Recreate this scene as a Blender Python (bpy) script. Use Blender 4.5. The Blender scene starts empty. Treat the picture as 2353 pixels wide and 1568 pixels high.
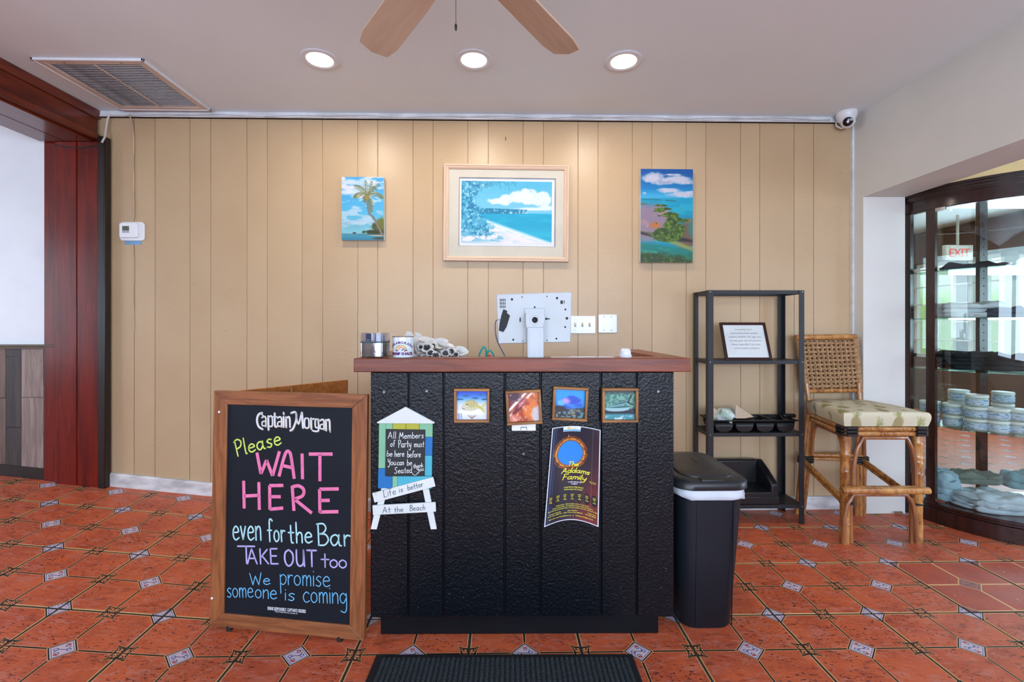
import bpy, bmesh, math, random
import numpy as np
from mathutils import Vector, Matrix
PI = math.pi
random.seed(7)
SC = bpy.context.scene
COL = SC.collection

# ---------------------------------------------------------------- camera, sky, lights, exposure
F, HZ, CX, H, PHI = 1058.0, 752.0, 1176.5, 1.186, 0.018
RGT = Vector((math.cos(PHI), -math.sin(PHI), 0)); FWD = Vector((math.sin(PHI), math.cos(PHI), 0)); CAM = Vector((0, 0, H))
cd = bpy.data.cameras.new('camera'); cam = bpy.data.objects.new('camera', cd); COL.objects.link(cam)
cd.sensor_width = 36; cd.lens = F / 2353 * 36; cd.shift_y = -32 / 2353
cd.clip_start = .05
cam.location = CAM; cam.rotation_euler = (PI / 2, 0, -PHI)
SC.camera = cam
SC.view_settings.view_transform = 'Standard'; SC.view_settings.look = 'None'
SC.view_settings.exposure = 0.22; SC.view_settings.gamma = 1.0; SC.view_settings.use_curve_mapping = False

def lin(c):
    r = []
    for v in c[:3]:
        v = v / 255.0
        r.append(v / 12.92 if v <= .04045 else ((v + .055) / 1.055) ** 2.4)
    return (r[0], r[1], r[2], 1.0)

w = bpy.data.worlds.new('sky'); SC.world = w; w.use_nodes = True
nt = w.node_tree; nt.nodes.clear()
out = nt.nodes.new('ShaderNodeOutputWorld'); bg = nt.nodes.new('ShaderNodeBackground')
tc = nt.nodes.new('ShaderNodeTexCoord'); sp = nt.nodes.new('ShaderNodeSeparateXYZ'); rp = nt.nodes.new('ShaderNodeValToRGB')
nt.links.new(tc.outputs['Generated'], sp.inputs[0]); nt.links.new(sp.outputs['Z'], rp.inputs[0])
mr = rp.color_ramp; mr.elements[0].position = 0.0; mr.elements[0].color = lin((120, 135, 95)); mr.elements[1].position = .12; mr.elements[1].color = lin((225, 238, 250))
e = mr.elements.new(.04); e.color = lin((130, 155, 95))
nt.links.new(rp.outputs[0], bg.inputs[0]); bg.inputs[1].default_value = 2.2
nt.links.new(bg.outputs[0], out.inputs[0])

def area(name, loc, tgt, sx, sy, power, col, spread=PI):
    l = bpy.data.lights.new(name, 'AREA'); l.shape = 'RECTANGLE'; l.size = sx; l.size_y = sy; l.energy = power; l.color = lin(col)[:3]; l.spread = spread
    o = bpy.data.objects.new(name, l); COL.objects.link(o); o.location = loc
    o.rotation_euler = (Vector(tgt) - Vector(loc)).to_track_quat('-Z', 'Y').to_euler()
    return o
# daylight entering through the windows behind the camera and in the neighbouring rooms
WCOL = (208, 227, 255)
area('window_light', (-1.75, -3.0, 1.45), (-1.75, 0, 1.95), 1.7, 1.5, 78, WCOL)
area('window_light', (.4, -3.0, 1.45), (.4, 0, 1.95), 1.7, 1.5, 74, WCOL)
area('window_light', (1.78, -3.0, 1.45), (1.78, 0, 1.95), .8, 1.5, 56, WCOL)
area('window_light', (3.6, -3.0, 1.45), (3.4, 0, 1.6), 1.7, 1.5, 85, WCOL)
area('window_light', (-5.9, .8, 1.5), (-3, 1.6, 1.5), 2.4, 1.5, 52, (215, 232, 255))
area('window_light', (5.9, .9, 1.45), (3, 1.9, 1.5), 2.2, 1.3, 80, (212, 230, 255))
area('far_room_fill', (4.2, 5.4, 2.45), (4.2, 5.4, 0), 2.0, 2.0, 26, (240, 244, 255))  # unseen overhead fill, added to brighten the far room and cabinet contents
area('window_light', (5.9, 5, 1.45), (3, 5, 1.5), 2.0, 1.3, 60, (220, 234, 255))

# ---------------------------------------------------------------- picture to place
def ray(px, py): return RGT * ((px - CX) / F) + FWD + Vector((0, 0, (HZ - py) / F))
def P(px, py, d): return CAM + ray(px, py) * d
def onX(px, py, x): r = ray(px, py); return CAM + r * (x / r.x)
def onY(px, py, y): r = ray(px, py); return CAM + r * (y / r.y)
def onZ(px, py, z): r = ray(px, py); return CAM + r * ((z - H) / r.z)

class Pl:
    """a real upright or leaning surface: x to the right, z up, y into it"""
    def __init__(s, o, u, v):
        s.o = Vector(o); s.u = Vector(u).normalized(); v = Vector(v); s.v = (v - s.u * v.dot(s.u)).normalized()
        s.w = s.v.cross(s.u).normalized()
        s.w = -s.u.cross(s.v) if s.w.dot(s.u.cross(s.v)) > 0 else s.w
        s.m = Matrix(((s.u.x, s.w.x, s.v.x, s.o.x), (s.u.y, s.w.y, s.v.y, s.o.y), (s.u.z, s.w.z, s.v.z, s.o.z), (0, 0, 0, 1)))
        s.mi = s.m.inverted()
    def hit(s, px, py, c=0.0):
        r = ray(px, py); o = s.o - s.w * c
        t = (o - CAM).dot(s.w) / r.dot(s.w)
        q = s.mi @ (CAM + r * t)
        return (q.x, q.z)

# ---------------------------------------------------------------- scene bookkeeping
def tag(o, label=None, cat=None, group=None, kind=None):
    if label: o['label'] = label
    if cat: o['category'] = cat
    if group: o['group'] = group
    if kind: o['kind'] = kind
    return o
def thing(name, label, cat, loc=(0, 0, 0), rz=0, group=None, mat=None):
    o = bpy.data.objects.new(name, None); COL.objects.link(o); o.empty_display_size = .05
    if mat is not None: o.matrix_world = mat
    else: o.location = loc; o.rotation_euler = (0, 0, rz)
    return tag(o, label, cat, group)
def children(o): return [c for c in COL.objects if c.parent == o]
def copy_tree(o, parent=None):
    c = o.copy(); COL.objects.link(c); c.parent = parent
    for ch in children(o): copy_tree(ch, c)
    return c

class MB:
    def __init__(s): s.v = []; s.f = []; s.mi = []; s.cur = 0; s.M = None
    def add(s, vs, fs):
        b = len(s.v)
        for p in vs:
            p = Vector(p)
            s.v.append(tuple(s.M @ p) if s.M is not None else tuple(p))
        for f in fs: s.f.append(tuple(i + b for i in f)); s.mi.append(s.cur)
        return s
    def box(s, x0, x1, y0, y1, z0, z1):
        return s.add([(x0, y0, z0), (x1, y0, z0), (x1, y1, z0), (x0, y1, z0), (x0, y0, z1), (x1, y0, z1), (x1, y1, z1), (x0, y1, z1)],
                     [(0, 3, 2, 1), (4, 5, 6, 7), (0, 1, 5, 4), (1, 2, 6, 5), (2, 3, 7, 6), (3, 0, 4, 7)])
    def prism(s, poly, a, b, axis='z'):
        n = len(poly)
        def q(p, h):
            return (p[0], p[1], h) if axis == 'z' else ((p[0], h, p[1]) if axis == 'y' else (h, p[0], p[1]))
        vs = [q(p, a) for p in poly] + [q(p, b) for p in poly]
        fs = [tuple(range(n - 1, -1, -1)), tuple(range(n, 2 * n))] + [(i, (i + 1) % n, n + (i + 1) % n, n + i) for i in range(n)]
        if axis == 'y': fs = [tuple(reversed(f)) for f in fs]
        return s.add(vs, fs)
    def lathe(s, prof, n=24, c=(0, 0, 0), cap=True, a0=0, a1=2 * PI):
        full = abs(a1 - a0 - 2 * PI) < 1e-6; m = n if full else n + 1
        vs = []
        for r, z in prof:
            for i in range(m):
                a = a0 + (a1 - a0) * i / n
                vs.append((c[0] + r * math.cos(a), c[1] + r * math.sin(a), c[2] + z))
        fs = []
        for k in range(len(prof) - 1):
            for i in range(n):
                j = (i + 1) % m
                fs.append((k * m + i, k * m + j, (k + 1) * m + j, (k + 1) * m + i))
        if cap and full:
            if prof[0][0] > 1e-5: fs.append(tuple(range(m - 1, -1, -1)))
            if prof[-1][0] > 1e-5: fs.append(tuple((len(prof) - 1) * m + i for i in range(m)))
        return s.add(vs, fs)
    def tube(s, pts, r, n=8, caps=True, flat=1.0):
        pts = [Vector(p) for p in pts]; k = len(pts)
        rr = r if isinstance(r, (list, tuple)) else [r] * k
        vs = []; ref = None
        for i, p in enumerate(pts):
            t = (pts[min(i + 1, k - 1)] - pts[max(i - 1, 0)]).normalized()
            if ref is None:
                ref = Vector((0, 0, 1)) if abs(t.z) < .9 else Vector((0, 1, 0))
            a = (ref - t * ref.dot(t)).normalized(); ref = a; b = t.cross(a)
            for j in range(n):
                an = 2 * PI * j / n
                vs.append(p + a * (math.cos(an) * rr[i] * flat) + b * (math.sin(an) * rr[i]))
        fs = []
        for i in range(k - 1):
            for j in range(n):
                q = (j + 1) % n
                fs.append((i * n + j, i * n + q, (i + 1) * n + q, (i + 1) * n + j))
        if caps: fs += [tuple(range(n - 1, -1, -1)), tuple((k - 1) * n + j for j in range(n))]
        return s.add(vs, fs)
    def grid(s, fn, nu, nv, close=False):
        vs = [fn(i / nu, j / nv) for j in range(nv + 1) for i in range(nu + 1)]
        fs = [(j * (nu + 1) + i, j * (nu + 1) + i + 1, (j + 1) * (nu + 1) + i + 1, (j + 1) * (nu + 1) + i) for j in range(nv) for i in range(nu)]
        return s.add(vs, fs)
    def disc(s, c, r, n=16, axis='y', thick=0.0):
        return s.prism([(c[0] + r * math.cos(2 * PI * i / n), c[1] + r * math.sin(2 * PI * i / n)) for i in range(n)], c[2] - thick, c[2], axis)
    def build(s, name, m, parent=None, smooth=False, bevel=0, seg=2, sub=0, angle=40):
        me = bpy.data.meshes.new(name); me.from_pydata(s.v, [], s.f)
        ms = m if isinstance(m, (list, tuple)) else [m]
        for x in ms: me.materials.append(x)
        if len(ms) > 1: me.polygons.foreach_set('material_index', s.mi)
        me.validate(); me.update()
        if smooth or bevel:
            me.polygons.foreach_set('use_smooth', [True] * len(me.polygons))
            try: me.set_sharp_from_angle(angle=math.radians(angle))
            except Exception: pass
        o = bpy.data.objects.new(name, me); COL.objects.link(o)
        if parent is not None: o.parent = parent
        if bevel:
            b = o.modifiers.new('bevel', 'BEVEL'); b.width = bevel; b.segments = seg; b.limit_method = 'ANGLE'; b.angle_limit = math.radians(40)
            b.harden_normals = False
        if sub:
            b = o.modifiers.new('sub', 'SUBSURF'); b.levels = sub; b.render_levels = sub
        return o
def bx(name, m, parent, x0, x1, y0, y1, z0, z1, bevel=.003, **k):
    return MB().box(x0, x1, y0, y1, z0, z1).build(name, m, parent, bevel=bevel, **k)
def struct(o): o['kind'] = 'structure'; return o

# ---------------------------------------------------------------- materials
class E:
    def __init__(s, nt, o): s.nt = nt; s.o = o
    def op(s, kind, *a, clamp=False):
        n = s.nt.nodes.new('ShaderNodeMath'); n.operation = kind; n.use_clamp = clamp
        for i, x in enumerate((s,) + a):
            if isinstance(x, E): s.nt.links.new(x.o, n.inputs[i])
            else: n.inputs[i].default_value = x
        return E(s.nt, n.outputs[0])
    def __add__(s, b): return s.op('ADD', b)
    def __sub__(s, b): return s.op('SUBTRACT', b)
    def __mul__(s, b): return s.op('MULTIPLY', b)
    def __truediv__(s, b): return s.op('DIVIDE', b)
    def abs(s): return s.op('ABSOLUTE')
    def mn(s, b): return s.op('MINIMUM', b)
    def mx(s, b): return s.op('MAXIMUM', b)
    def lt(s, b): return s.op('LESS_THAN', b)
    def gt(s, b): return s.op('GREATER_THAN', b)
    def inv(s): return (s * -1) + 1
    def ss(s, a, b):
        n = s.nt.nodes.new('ShaderNodeMapRange'); n.interpolation_type = 'SMOOTHSTEP'
        s.nt.links.new(s.o, n.inputs[0]); n.inputs[1].default_value = a; n.inputs[2].default_value = b
        return E(s.nt, n.outputs[0])
def newmat(name):
    m = bpy.data.materials.new(name); m.use_nodes = True
    nt = m.node_tree; return m, nt, nt.nodes['Principled BSDF']
def coords(nt, scale=(1, 1, 1), rot=(0, 0, 0), rnd=0, kind='Object'):
    t = nt.nodes.new('ShaderNodeTexCoord'); mp = nt.nodes.new('ShaderNodeMapping')
    nt.links.new(t.outputs[kind], mp.inputs[0]); mp.inputs['Scale'].default_value = scale; mp.inputs['Rotation'].default_value = rot
    if rnd:
        oi = nt.nodes.new('ShaderNodeObjectInfo'); vm = nt.nodes.new('ShaderNodeVectorMath'); vm.operation = 'SCALE'
        cb = nt.nodes.new('ShaderNodeCombineXYZ')
        for i in range(3): nt.links.new(oi.outputs['Random'], cb.inputs[i])
        nt.links.new(cb.outputs[0], vm.inputs[0]); vm.inputs['Scale'].default_value = rnd
        nt.links.new(vm.outputs[0], mp.inputs['Location'])
    return mp.outputs[0]
def noise(nt, vec, scale, detail=3, rough=.5, dist=0):
    n = nt.nodes.new('ShaderNodeTexNoise'); nt.links.new(vec, n.inputs['Vector'])
    n.inputs['Scale'].default_value = scale; n.inputs['Detail'].default_value = detail; n.inputs['Roughness'].default_value = rough; n.inputs['Distortion'].default_value = dist
    return E(nt, n.outputs['Fac'])
def mix(nt, f, a, b):
    n = nt.nodes.new('ShaderNodeMix'); n.data_type = 'RGBA'
    if isinstance(f, E): nt.links.new(f.o, n.inputs[0])
    else: n.inputs[0].default_value = f
    for x, i in ((a, 6), (b, 7)):
        if isinstance(x, tuple): n.inputs[i].default_value = x if len(x) == 4 and max(x) <= 1 else lin(x)
        else: nt.links.new(x, n.inputs[i])
    return n.outputs[2]
def bumpn(nt, b, h, st, dist=.002):
    n = nt.nodes.new('ShaderNodeBump'); n.inputs['Strength'].default_value = st; n.inputs['Distance'].default_value = dist
    nt.links.new(h.o, n.inputs['Height']); nt.links.new(n.outputs[0], b.inputs['Normal'])
def plain(name, c, rough=.5, var=.12, vs=6, bump=0, bs=60, stretch=(1, 1, 1), metal=0, spec=.5, coat=0, rnd=0, bd=.002, c2=None, det=3, rvar=0):
    m, nt, b = newmat(name)
    v = coords(nt, stretch, rnd=rnd)
    n = noise(nt, v, vs, det)
    c2 = c2 or tuple(x * (1 - var) for x in c)
    nt.links.new(mix(nt, n.ss(.3, .7), c, c2), b.inputs['Base Color'])
    b.inputs['Roughness'].default_value = rough; b.inputs['Metallic'].default_value = metal; b.inputs['Specular IOR Level'].default_value = spec; b.inputs['Coat Weight'].default_value = coat
    b.inputs['Coat Roughness'].default_value = .15
    if rvar: nt.links.new((noise(nt, v, vs * 3, 4) * rvar + (rough - rvar / 2)).o, b.inputs['Roughness'])
    if bump: bumpn(nt, b, noise(nt, v, bs, 4), bump, bd)
    return m
def wood(name, c1, c2, axis='x', sc=1.0, rough=.4, bump=.2, coat=0, rnd=5, c3=None, spec=.5, contrast=(.35, .65)):
    m, nt, b = newmat(name)
    st = {'x': (1.2, 14, 14), 'y': (14, 1.2, 14), 'z': (14, 14, 1.2)}[axis]
    v = coords(nt, tuple(s * sc for s in st), rnd=rnd)
    n = noise(nt, v, 3, 6, .6, .6); n2 = noise(nt, v, 14, 3, .6)
    col = mix(nt, n.ss(*contrast), c1, c2)
    if c3: col = mix(nt, (n2.ss(.55, .75)) * .6, col, c3)
    nt.links.new(col, b.inputs['Base Color']); b.inputs['Roughness'].default_value = rough
    b.inputs['Coat Weight'].default_value = coat; b.inputs['Coat Roughness'].default_value = .12; b.inputs['Specular IOR Level'].default_value = spec
    if bump: bumpn(nt, b, n + n2, bump, .001)
    return m
def glass(name, tint=(235, 245, 240), refl=1.0):
    m, nt, b = newmat(name); nt.nodes.remove(b)
    o = [n for n in nt.nodes if n.type == 'OUTPUT_MATERIAL'][0]
    t = nt.nodes.new('ShaderNodeBsdfTransparent'); t.inputs[0].default_value = lin(tint)
    g = nt.nodes.new('ShaderNodeBsdfGlossy'); g.inputs['Roughness'].default_value = .01
    fr = nt.nodes.new('ShaderNodeLayerWeight'); fr.inputs[0].default_value = .5; fre = E(nt, fr.outputs['Facing']).op('POWER', 4.0) * .9 + .045
    mx = nt.nodes.new('ShaderNodeMixShader')
    nt.links.new((fre * refl).mn(1.0).o, mx.inputs[0]); nt.links.new(t.outputs[0], mx.inputs[1]); nt.links.new(g.outputs[0], mx.inputs[2]); nt.links.new(mx.outputs[0], o.inputs[0])
    return m
def emit(name, c, st):
    m, nt, b = newmat(name); b.inputs['Base Color'].default_value = (0, 0, 0, 1); b.inputs['Emission Color'].default_value = lin(c); b.inputs['Emission Strength'].default_value = st
    return m
def vcol(name, rough=.4, spec=.5, coat=0, bump=0, bs=200):
    m, nt, b = newmat(name)
    a = nt.nodes.new('ShaderNodeAttribute'); a.attribute_name = 'paint'
    nt.links.new(a.outputs['Color'], b.inputs['Base Color']); b.inputs['Roughness'].default_value = rough; b.inputs['Specular IOR Level'].default_value = spec; b.inputs['Coat Weight'].default_value = coat
    if bump: bumpn(nt, b, noise(nt, coords(nt), bs, 2), bump, .0008)
    return m

M = {}
M['beige'] = None
def wall_board_mat():
    m, nt, b = newmat('beige_paint')
    v = coords(nt, (1, 1, 1), rnd=3); vg = coords(nt, (6, 1, 90), rnd=3)
    g = noise(nt, vg, 3.5, 3); big = noise(nt, v, 1.3, 2); sp = noise(nt, v, 45, 2)
    col = mix(nt, big.ss(.3, .7), (188, 161, 126), (180, 152, 117))
    col = mix(nt, (sp.ss(.74, .78)) * .5, col, (150, 122, 88))
    nt.links.new(col, b.inputs['Base Color']); b.inputs['Roughness'].default_value = .33; b.inputs['Specular IOR Level'].default_value = .5
    bumpn(nt, b, g * .7 + noise(nt, v, 60, 3) * .5, .35, .003)
    return m
M['beige'] = wall_board_mat()
M['groove'] = plain('beige_groove', (188, 160, 122), .5)
M['white'] = plain('white_paint', (226, 228, 232), .45, .04, 3, .1, 40)
M['cream_wall'] = plain('cream_wall', (212, 210, 203), .6, .03, 2, .12, 30)
M['ceil'] = plain('ceiling_paint', (228, 238, 242), .7, .03, .8, .15, 60)
M['trimw'] = plain('trim_white', (222, 224, 228), .45, .12, 9, .2, 30)
M['basew'] = plain('scuffed_white', (215, 212, 210), .5, .22, 7, .2, 30, stretch=(1, 1, 3))
M['mahog'] = wood('mahogany', (108, 24, 10), (80, 14, 7), 'z', .45, .3, .06, .05, c3=(132, 40, 16), spec=.3)
M['mahog_beam'] = wood('mahogany_beam', (112, 42, 18), (80, 24, 10), 'y', .6, .28, .12, .25, c3=(120, 52, 22))
M['dark_wood'] = wood('dark_wood', (34, 20, 16), (20, 12, 10), 'z', .8, .35, .2)
M['far_brown'] = plain('far_brown', (104, 82, 70), .5)
M['yellow_wall'] = plain('yellow_wall', (222, 190, 130), .6, .04)
M['grout'] = plain('grout', (50, 46, 42), .9, .2, 40)
# ---------------------------------------------------------------- floor
def fold(y): return -1.15 + (y - 1.67) * .245
def fz(x, y):
    d = fold(y) - x
    if d <= 0: return 0.0
    return d * (.082 + max(-.4, min(1.4, y - 1.8)) * .022)
TW, TD = .4136, .408
TX0, TY0 = 1.112, 1.878       # a crossing of real grout joints
def tile_mat(name, variant=0):
    m, nt, b = newmat(name)
    t = nt.nodes.new('ShaderNodeTexCoord'); sp = nt.nodes.new('ShaderNodeSeparateXYZ'); nt.links.new(t.outputs['Object'], sp.inputs[0])
    def wrap(o, p):
        return E(nt, o).op('WRAP', p / 2, -p / 2)
    x = wrap(sp.outputs['X'], TW); y = wrap(sp.outputs['Y'], TD)
    ax, ay = x.abs(), y.abs()
    hx, hy = TW / 2, TD / 2
    bxx, byy = (ax * -1) + hx, (ay * -1) + hy          # distance to the tile's edges
    v = coords(nt, (1, 1, 1), rnd=37); vs = coords(nt, (1, 2.4, 1), (0, 0, .5), rnd=53)
    big = noise(nt, v, 7, 4, .6, .5); mid = noise(nt, vs, 16, 5, .65, .8)
    if variant == 0:
        col = mix(nt, big.ss(.32, .68), (196, 94, 56), (176, 80, 50))
        col = mix(nt, mid.ss(.48, .68) * .7, col, (190, 118, 100))
        col = mix(nt, noise(nt, vs, 11, 6, .7, 1.0).ss(.52, .68) * .75, col, (130, 56, 38))
        spots = noise(nt, vs, 60, 3, .65, .5).ss(.585, .63) * noise(nt, v, 6, 2).ss(.38, .55)
        col = mix(nt, spots * .9, col, (58, 26, 24))
        tan, blk, lw, tw = (206, 158, 104), (30, 28, 28), .0034, .0054
    else:
        col = mix(nt, big.ss(.35, .65), (172, 74, 48), (158, 70, 52))
        col = mix(nt, noise(nt, vs, 34, 4, .6, 1.5).ss(.68, .70) * .9, col, (214, 170, 120))
        tan, blk, lw, tw = (206, 162, 112), (206, 162, 112), .0036, .0052
    dc = ax + ay                                  # centre diamond
    dk = bxx + byy                                # corner diamonds
    dd = dc.mn(dk)
    # printed joint lines through the centre
    ln = ax.mn(ay)
    col = mix(nt, ln.lt(tw), col, tan); 
    edge = bxx.mn(byy)
    col = mix(nt, edge.lt(.0086 if variant == 0 else .0115), col, tan)
    col = mix(nt, ln.lt(lw), col, blk)
    # scroll ornament at the middle of each side
    if variant == 0:
        for a_, b_ in ((ax, byy), (ay, bxx)):     # a_ along the side, b_ away from the side
            mnab = a_.mn(b_)
            star = a_.mx(b_) - mnab * mnab * 7.0 + a_.mx(b_).gt(.041)
            col = mix(nt, star.lt(.0300), col, tan)
            col = mix(nt, star.lt(.0284), col, blk)
            inn = star.lt(.0242)
            col = mix(nt, inn, col, (196, 128, 82))
            def ring(cx, cy, r, wd):
                d = ((a_ - cx).op('POWER', 2.0) + (b_ - cy).op('POWER', 2.0)).op('SQRT')
                return (d - r).abs().lt(wd)
            rg = ring(.018, .012, .0062, .0021) * (a_ - .016).gt(0).mx((b_ - .013).gt(0))
            rg = rg.mx(ring(.008, .021, .0048, .0019) * (b_ - .020).gt(0)).mx(ring(.026, .022, .0035, .0020))
            rg = rg.mx(a_.lt(.0022) * b_.gt(.006)).mx(ring(.0, .0, .012, .0017) * (a_ - b_).gt(0))
            col = mix(nt, rg * inn, col, blk)
    # diamonds
    R = .047
    col = mix(nt, dd.lt(R + .009), col, tan)
    col = mix(nt, dd.lt(R + (.006 if variant == 0 else .002)), col, (34, 32, 32))
    dcol = mix(nt, dd.lt(R - .0), (34, 32, 32), (190, 172, 176) if variant == 0 else (150, 100, 88))
    inner = dd.lt(R)
    base = (196, 178, 182) if variant == 0 else (150, 98, 86)
    col = mix(nt, inner, col, base)
    blue = (60, 84, 150) if variant == 0 else (84, 60, 84)
    col = mix(nt, (dd - (R - .006)).abs().lt(.0012) * inner, col, blue)
    # blue scroll in S shape with two small red flowers, turned along the diamond
    s_ = (x + y) * .7071; t_ = (x - y) * .7071
    wv = (s_ * 150).op('SINE') * .007
    sc1 = (t_ - wv).abs().lt(.0021) * s_.abs().lt(.024)
    sc2 = ((((s_.abs() - .016).op('POWER', 2.0)) + ((t_.abs() - .013).op('POWER', 2.0))).op('SQRT') - .006).abs().lt(.0014)
    col = mix(nt, sc1.mx(sc2) * dc.lt(R - .007), col, blue)
    fl = (((x.abs() - .003).op('POWER', 2.0)) + ((y.abs() - .026).op('POWER', 2.0))).op('SQRT').lt(.0048)
    col = mix(nt, fl, col, (178, 78, 60))
    cn = noise(nt, v, 150, 2).ss(.55, .58) * dk.lt(R - .006) * .75
    col = mix(nt, cn, col, blue)
    nt.links.new(col, b.inputs['Base Color'])
    rr = noise(nt, v, 9, 4) * .25 + .30
    nt.links.new(rr.o, b.inputs['Roughness']); b.inputs['Specular IOR Level'].default_value = .35
    bumpn(nt, b, noise(nt, vs, 25, 5) + ln.lt(lw).inv() * .6, .25, .0015)
    return m
M['tile'] = tile_mat('terracotta_tile'); M['tile2'] = tile_mat('repair_tile', 1)
fl = MB(); 
xs_ = [-6.2, -4.5, -3.5, -3, -2.6, -2.2, -1.9, -1.7, -1.5, -1.4, -1.3, -1.2, -1.1, -1, -.9, -.8, -.6, 0, 2, 6.2]; ys_ = []
xs = [TX0 + k * TW / 2 for k in range(-36, 26)]; ys = [TY0 + k * TD / 2 for k in range(-25, 32)]
nx_ = len(xs)
fl.add([(x, y, fz(x, y) - .0022) for y in ys for x in xs], [(j * nx_ + i, j * nx_ + i + 1, (j + 1) * nx_ + i + 1, (j + 1) * nx_ + i) for j in range(len(ys) - 1) for i in range(nx_ - 1)])
fl.add([(-6.2, -3.2, -.3), (6.2, -3.2, -.3), (6.2, 8.2, -.3), (-6.2, 8.2, -.3)], [(0, 3, 2, 1)])
floor = struct(fl.build('floor', M['grout']))
def tile_mesh(cx, cy, g=.0035, e=.0):
    vs = []; hx, hy = TW / 2 - g, TD / 2 - g
    for j in (-1, 0, 1):
        for i in (-1, 0, 1):
            vs.append((i * hx, j * hy, fz(cx + i * hx, cy + j * hy) - fz(cx, cy)))
    o = len(vs); rim = [0, 1, 2, 5, 8, 7, 6, 3]
    for k in rim: x, y, z = vs[k]; vs.append((x * 1.0015, y * 1.0015, z - .0085))
    fs = [(0, 1, 4, 3), (1, 2, 5, 4), (3, 4, 7, 6), (4, 5, 8, 7)] + [(rim[k], o + k, o + (k + 1) % 8, rim[(k + 1) % 8]) for k in range(8)]
    return vs, fs
flat = None
rest = MB(); ti = 0
for j in range(-13, 16):
    for i in range(-19, 13):
        cx = TX0 + (i + .5) * TW; cy = TY0 + (j + .5) * TD
        if cx < -6 or cx > 6 or cy < -3 or cy > 7.7: continue
        if -3 <= j <= 2 and -12 <= i <= 6 and cy < 3.15 and not (j == -3 and abs(cx) > 2):
            if fz(cx - .22, cy + .22) == 0 and fz(cx - .22, cy - .22) == 0:
                if flat is None:
                    mbt = MB(); mbt.add(*tile_mesh(1, 1, .0050)); o = mbt.build('tile', M['tile'], floor); flat = o.data
                else:
                    me = flat
                    o = bpy.data.objects.new('tile', me); COL.objects.link(o); o.parent = floor
            else:
                mbt = MB(); mbt.add(*tile_mesh(cx, cy, .0052)); o = mbt.build('tile', M['tile'], floor)
            o.location = (cx, cy, fz(cx, cy) + random.uniform(-.0006, .0006))
            if i >= 2 and j == 0 or (i >= 3 and j == -1):
                if o.data == flat:
                    mbt = MB(); mbt.add(*tile_mesh(1, 1, .0078)); bpy.data.objects.remove(o); o = mbt.build('tile', M['tile2'], floor); o.location = (cx, cy, 0)
                    tag(o, 'repair tile with wide tan printed joints and thick dark grout')
        else:
            vs, fs = tile_mesh(cx, cy)
            z0 = fz(cx, cy)
            rest.add([(v[0] + cx - TX0 - TW / 2, v[1] + cy - TY0 - TD / 2, v[2] + z0) for v in vs], fs)
rs = rest.build('tile', M['tile'], floor); rs.location = (TX0 + TW / 2, TY0 + TD / 2, 0); rs['kind'] = 'stuff'

# ---------------------------------------------------------------- shell
WY = 2.977; CZ = 2.556
def sbox(name, m, x0, x1, y0, y1, z0, z1, bevel=0, parent=None):
    o = MB().box(x0, x1, y0, y1, z0, z1).build(name, m, parent, bevel=bevel)
    return struct(o) if parent is None else o
sbox('ceiling', M['ceil'], -6.2, 6.2, -3.2, 8.2, CZ, CZ + .12)
XC = 2.285                                # inner face of the right wall
wb = struct(MB().box(-2.62, XC + .27, WY + .005, WY + .13, -.05, CZ).build('wall_back', M['groove']))
gpx = [243, 308, 356, 436, 484, 567, 614, 694, 741, 822, 868, 949, 995, 1075, 1122, 1202, 1249, 1328, 1374, 1453, 1498, 1577, 1622, 1702, 1746, 1825, 1870, 1951]
gx = [onY(p, 700, WY).x for p in gpx]
gx[0] = -2.60; gx[-1] = XC
for a, b_ in zip(gx[:-1], gx[1:]):
    o = MB().box(-(b_ - a) / 2 + .0014, (b_ - a) / 2 - .0014, 0, .012, 0, CZ - .05).build('plank', M['beige'], wb, bevel=.002)
    o.location = ((a + b_) / 2, WY, .05)
# baseboard along the back wall following the sloping floor
bb = MB()
bxs = [-2.56, -2.2, -1.9, -1.5, -1.2, -.85, 0, 1, XC]
vs = []
for x in bxs:
    z = fz(x, WY); vs += [(x, WY - .02, z - .002), (x, WY - .02, z + .072), (x, WY - .014, z + .082), (x, WY + .003, z + .082), (x, WY + .003, z - .002)]
fs = []
for k in range(len(bxs) - 1):
    for q in range(5): a = k * 5 + q; c = k * 5 + (q + 1) % 5; fs.append((a, a + 5, c + 5, c))
fs += [(4, 3, 2, 1, 0)[::-1], tuple((len(bxs) - 1) * 5 + q for q in range(5))]
bb.add(vs, fs); struct(bb.build('baseboard_back', M['basew']))
t1 = MB().box(-2.56, XC, WY - .018, WY + .002, CZ - .038, CZ).box(-2.56, XC, WY - .026, WY + .002, CZ - .038, CZ - .030)
struct(t1.build('trim_1', M['trimw'], bevel=.002))
# right wall with the wide opening
HZ_ = onX(1983.6, 452.7, XC); oz = HZ_.z; oy = HZ_.y
wr = MB(); wr.box(XC, XC + .27, oy, WY + .02, -.05, CZ); wr.box(XC, XC + .27, -3.0, oy, oz, CZ); wr.box(XC, XC + .27, -3.0, .2, -.05, oz)
struct(wr.build('wall_right', M['cream_wall']))
cr = MB().box(XC - .012, XC + .002, WY - .016, WY + .002, .08, CZ - .04); struct(cr.build('trim_2', M['trimw']))
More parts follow.
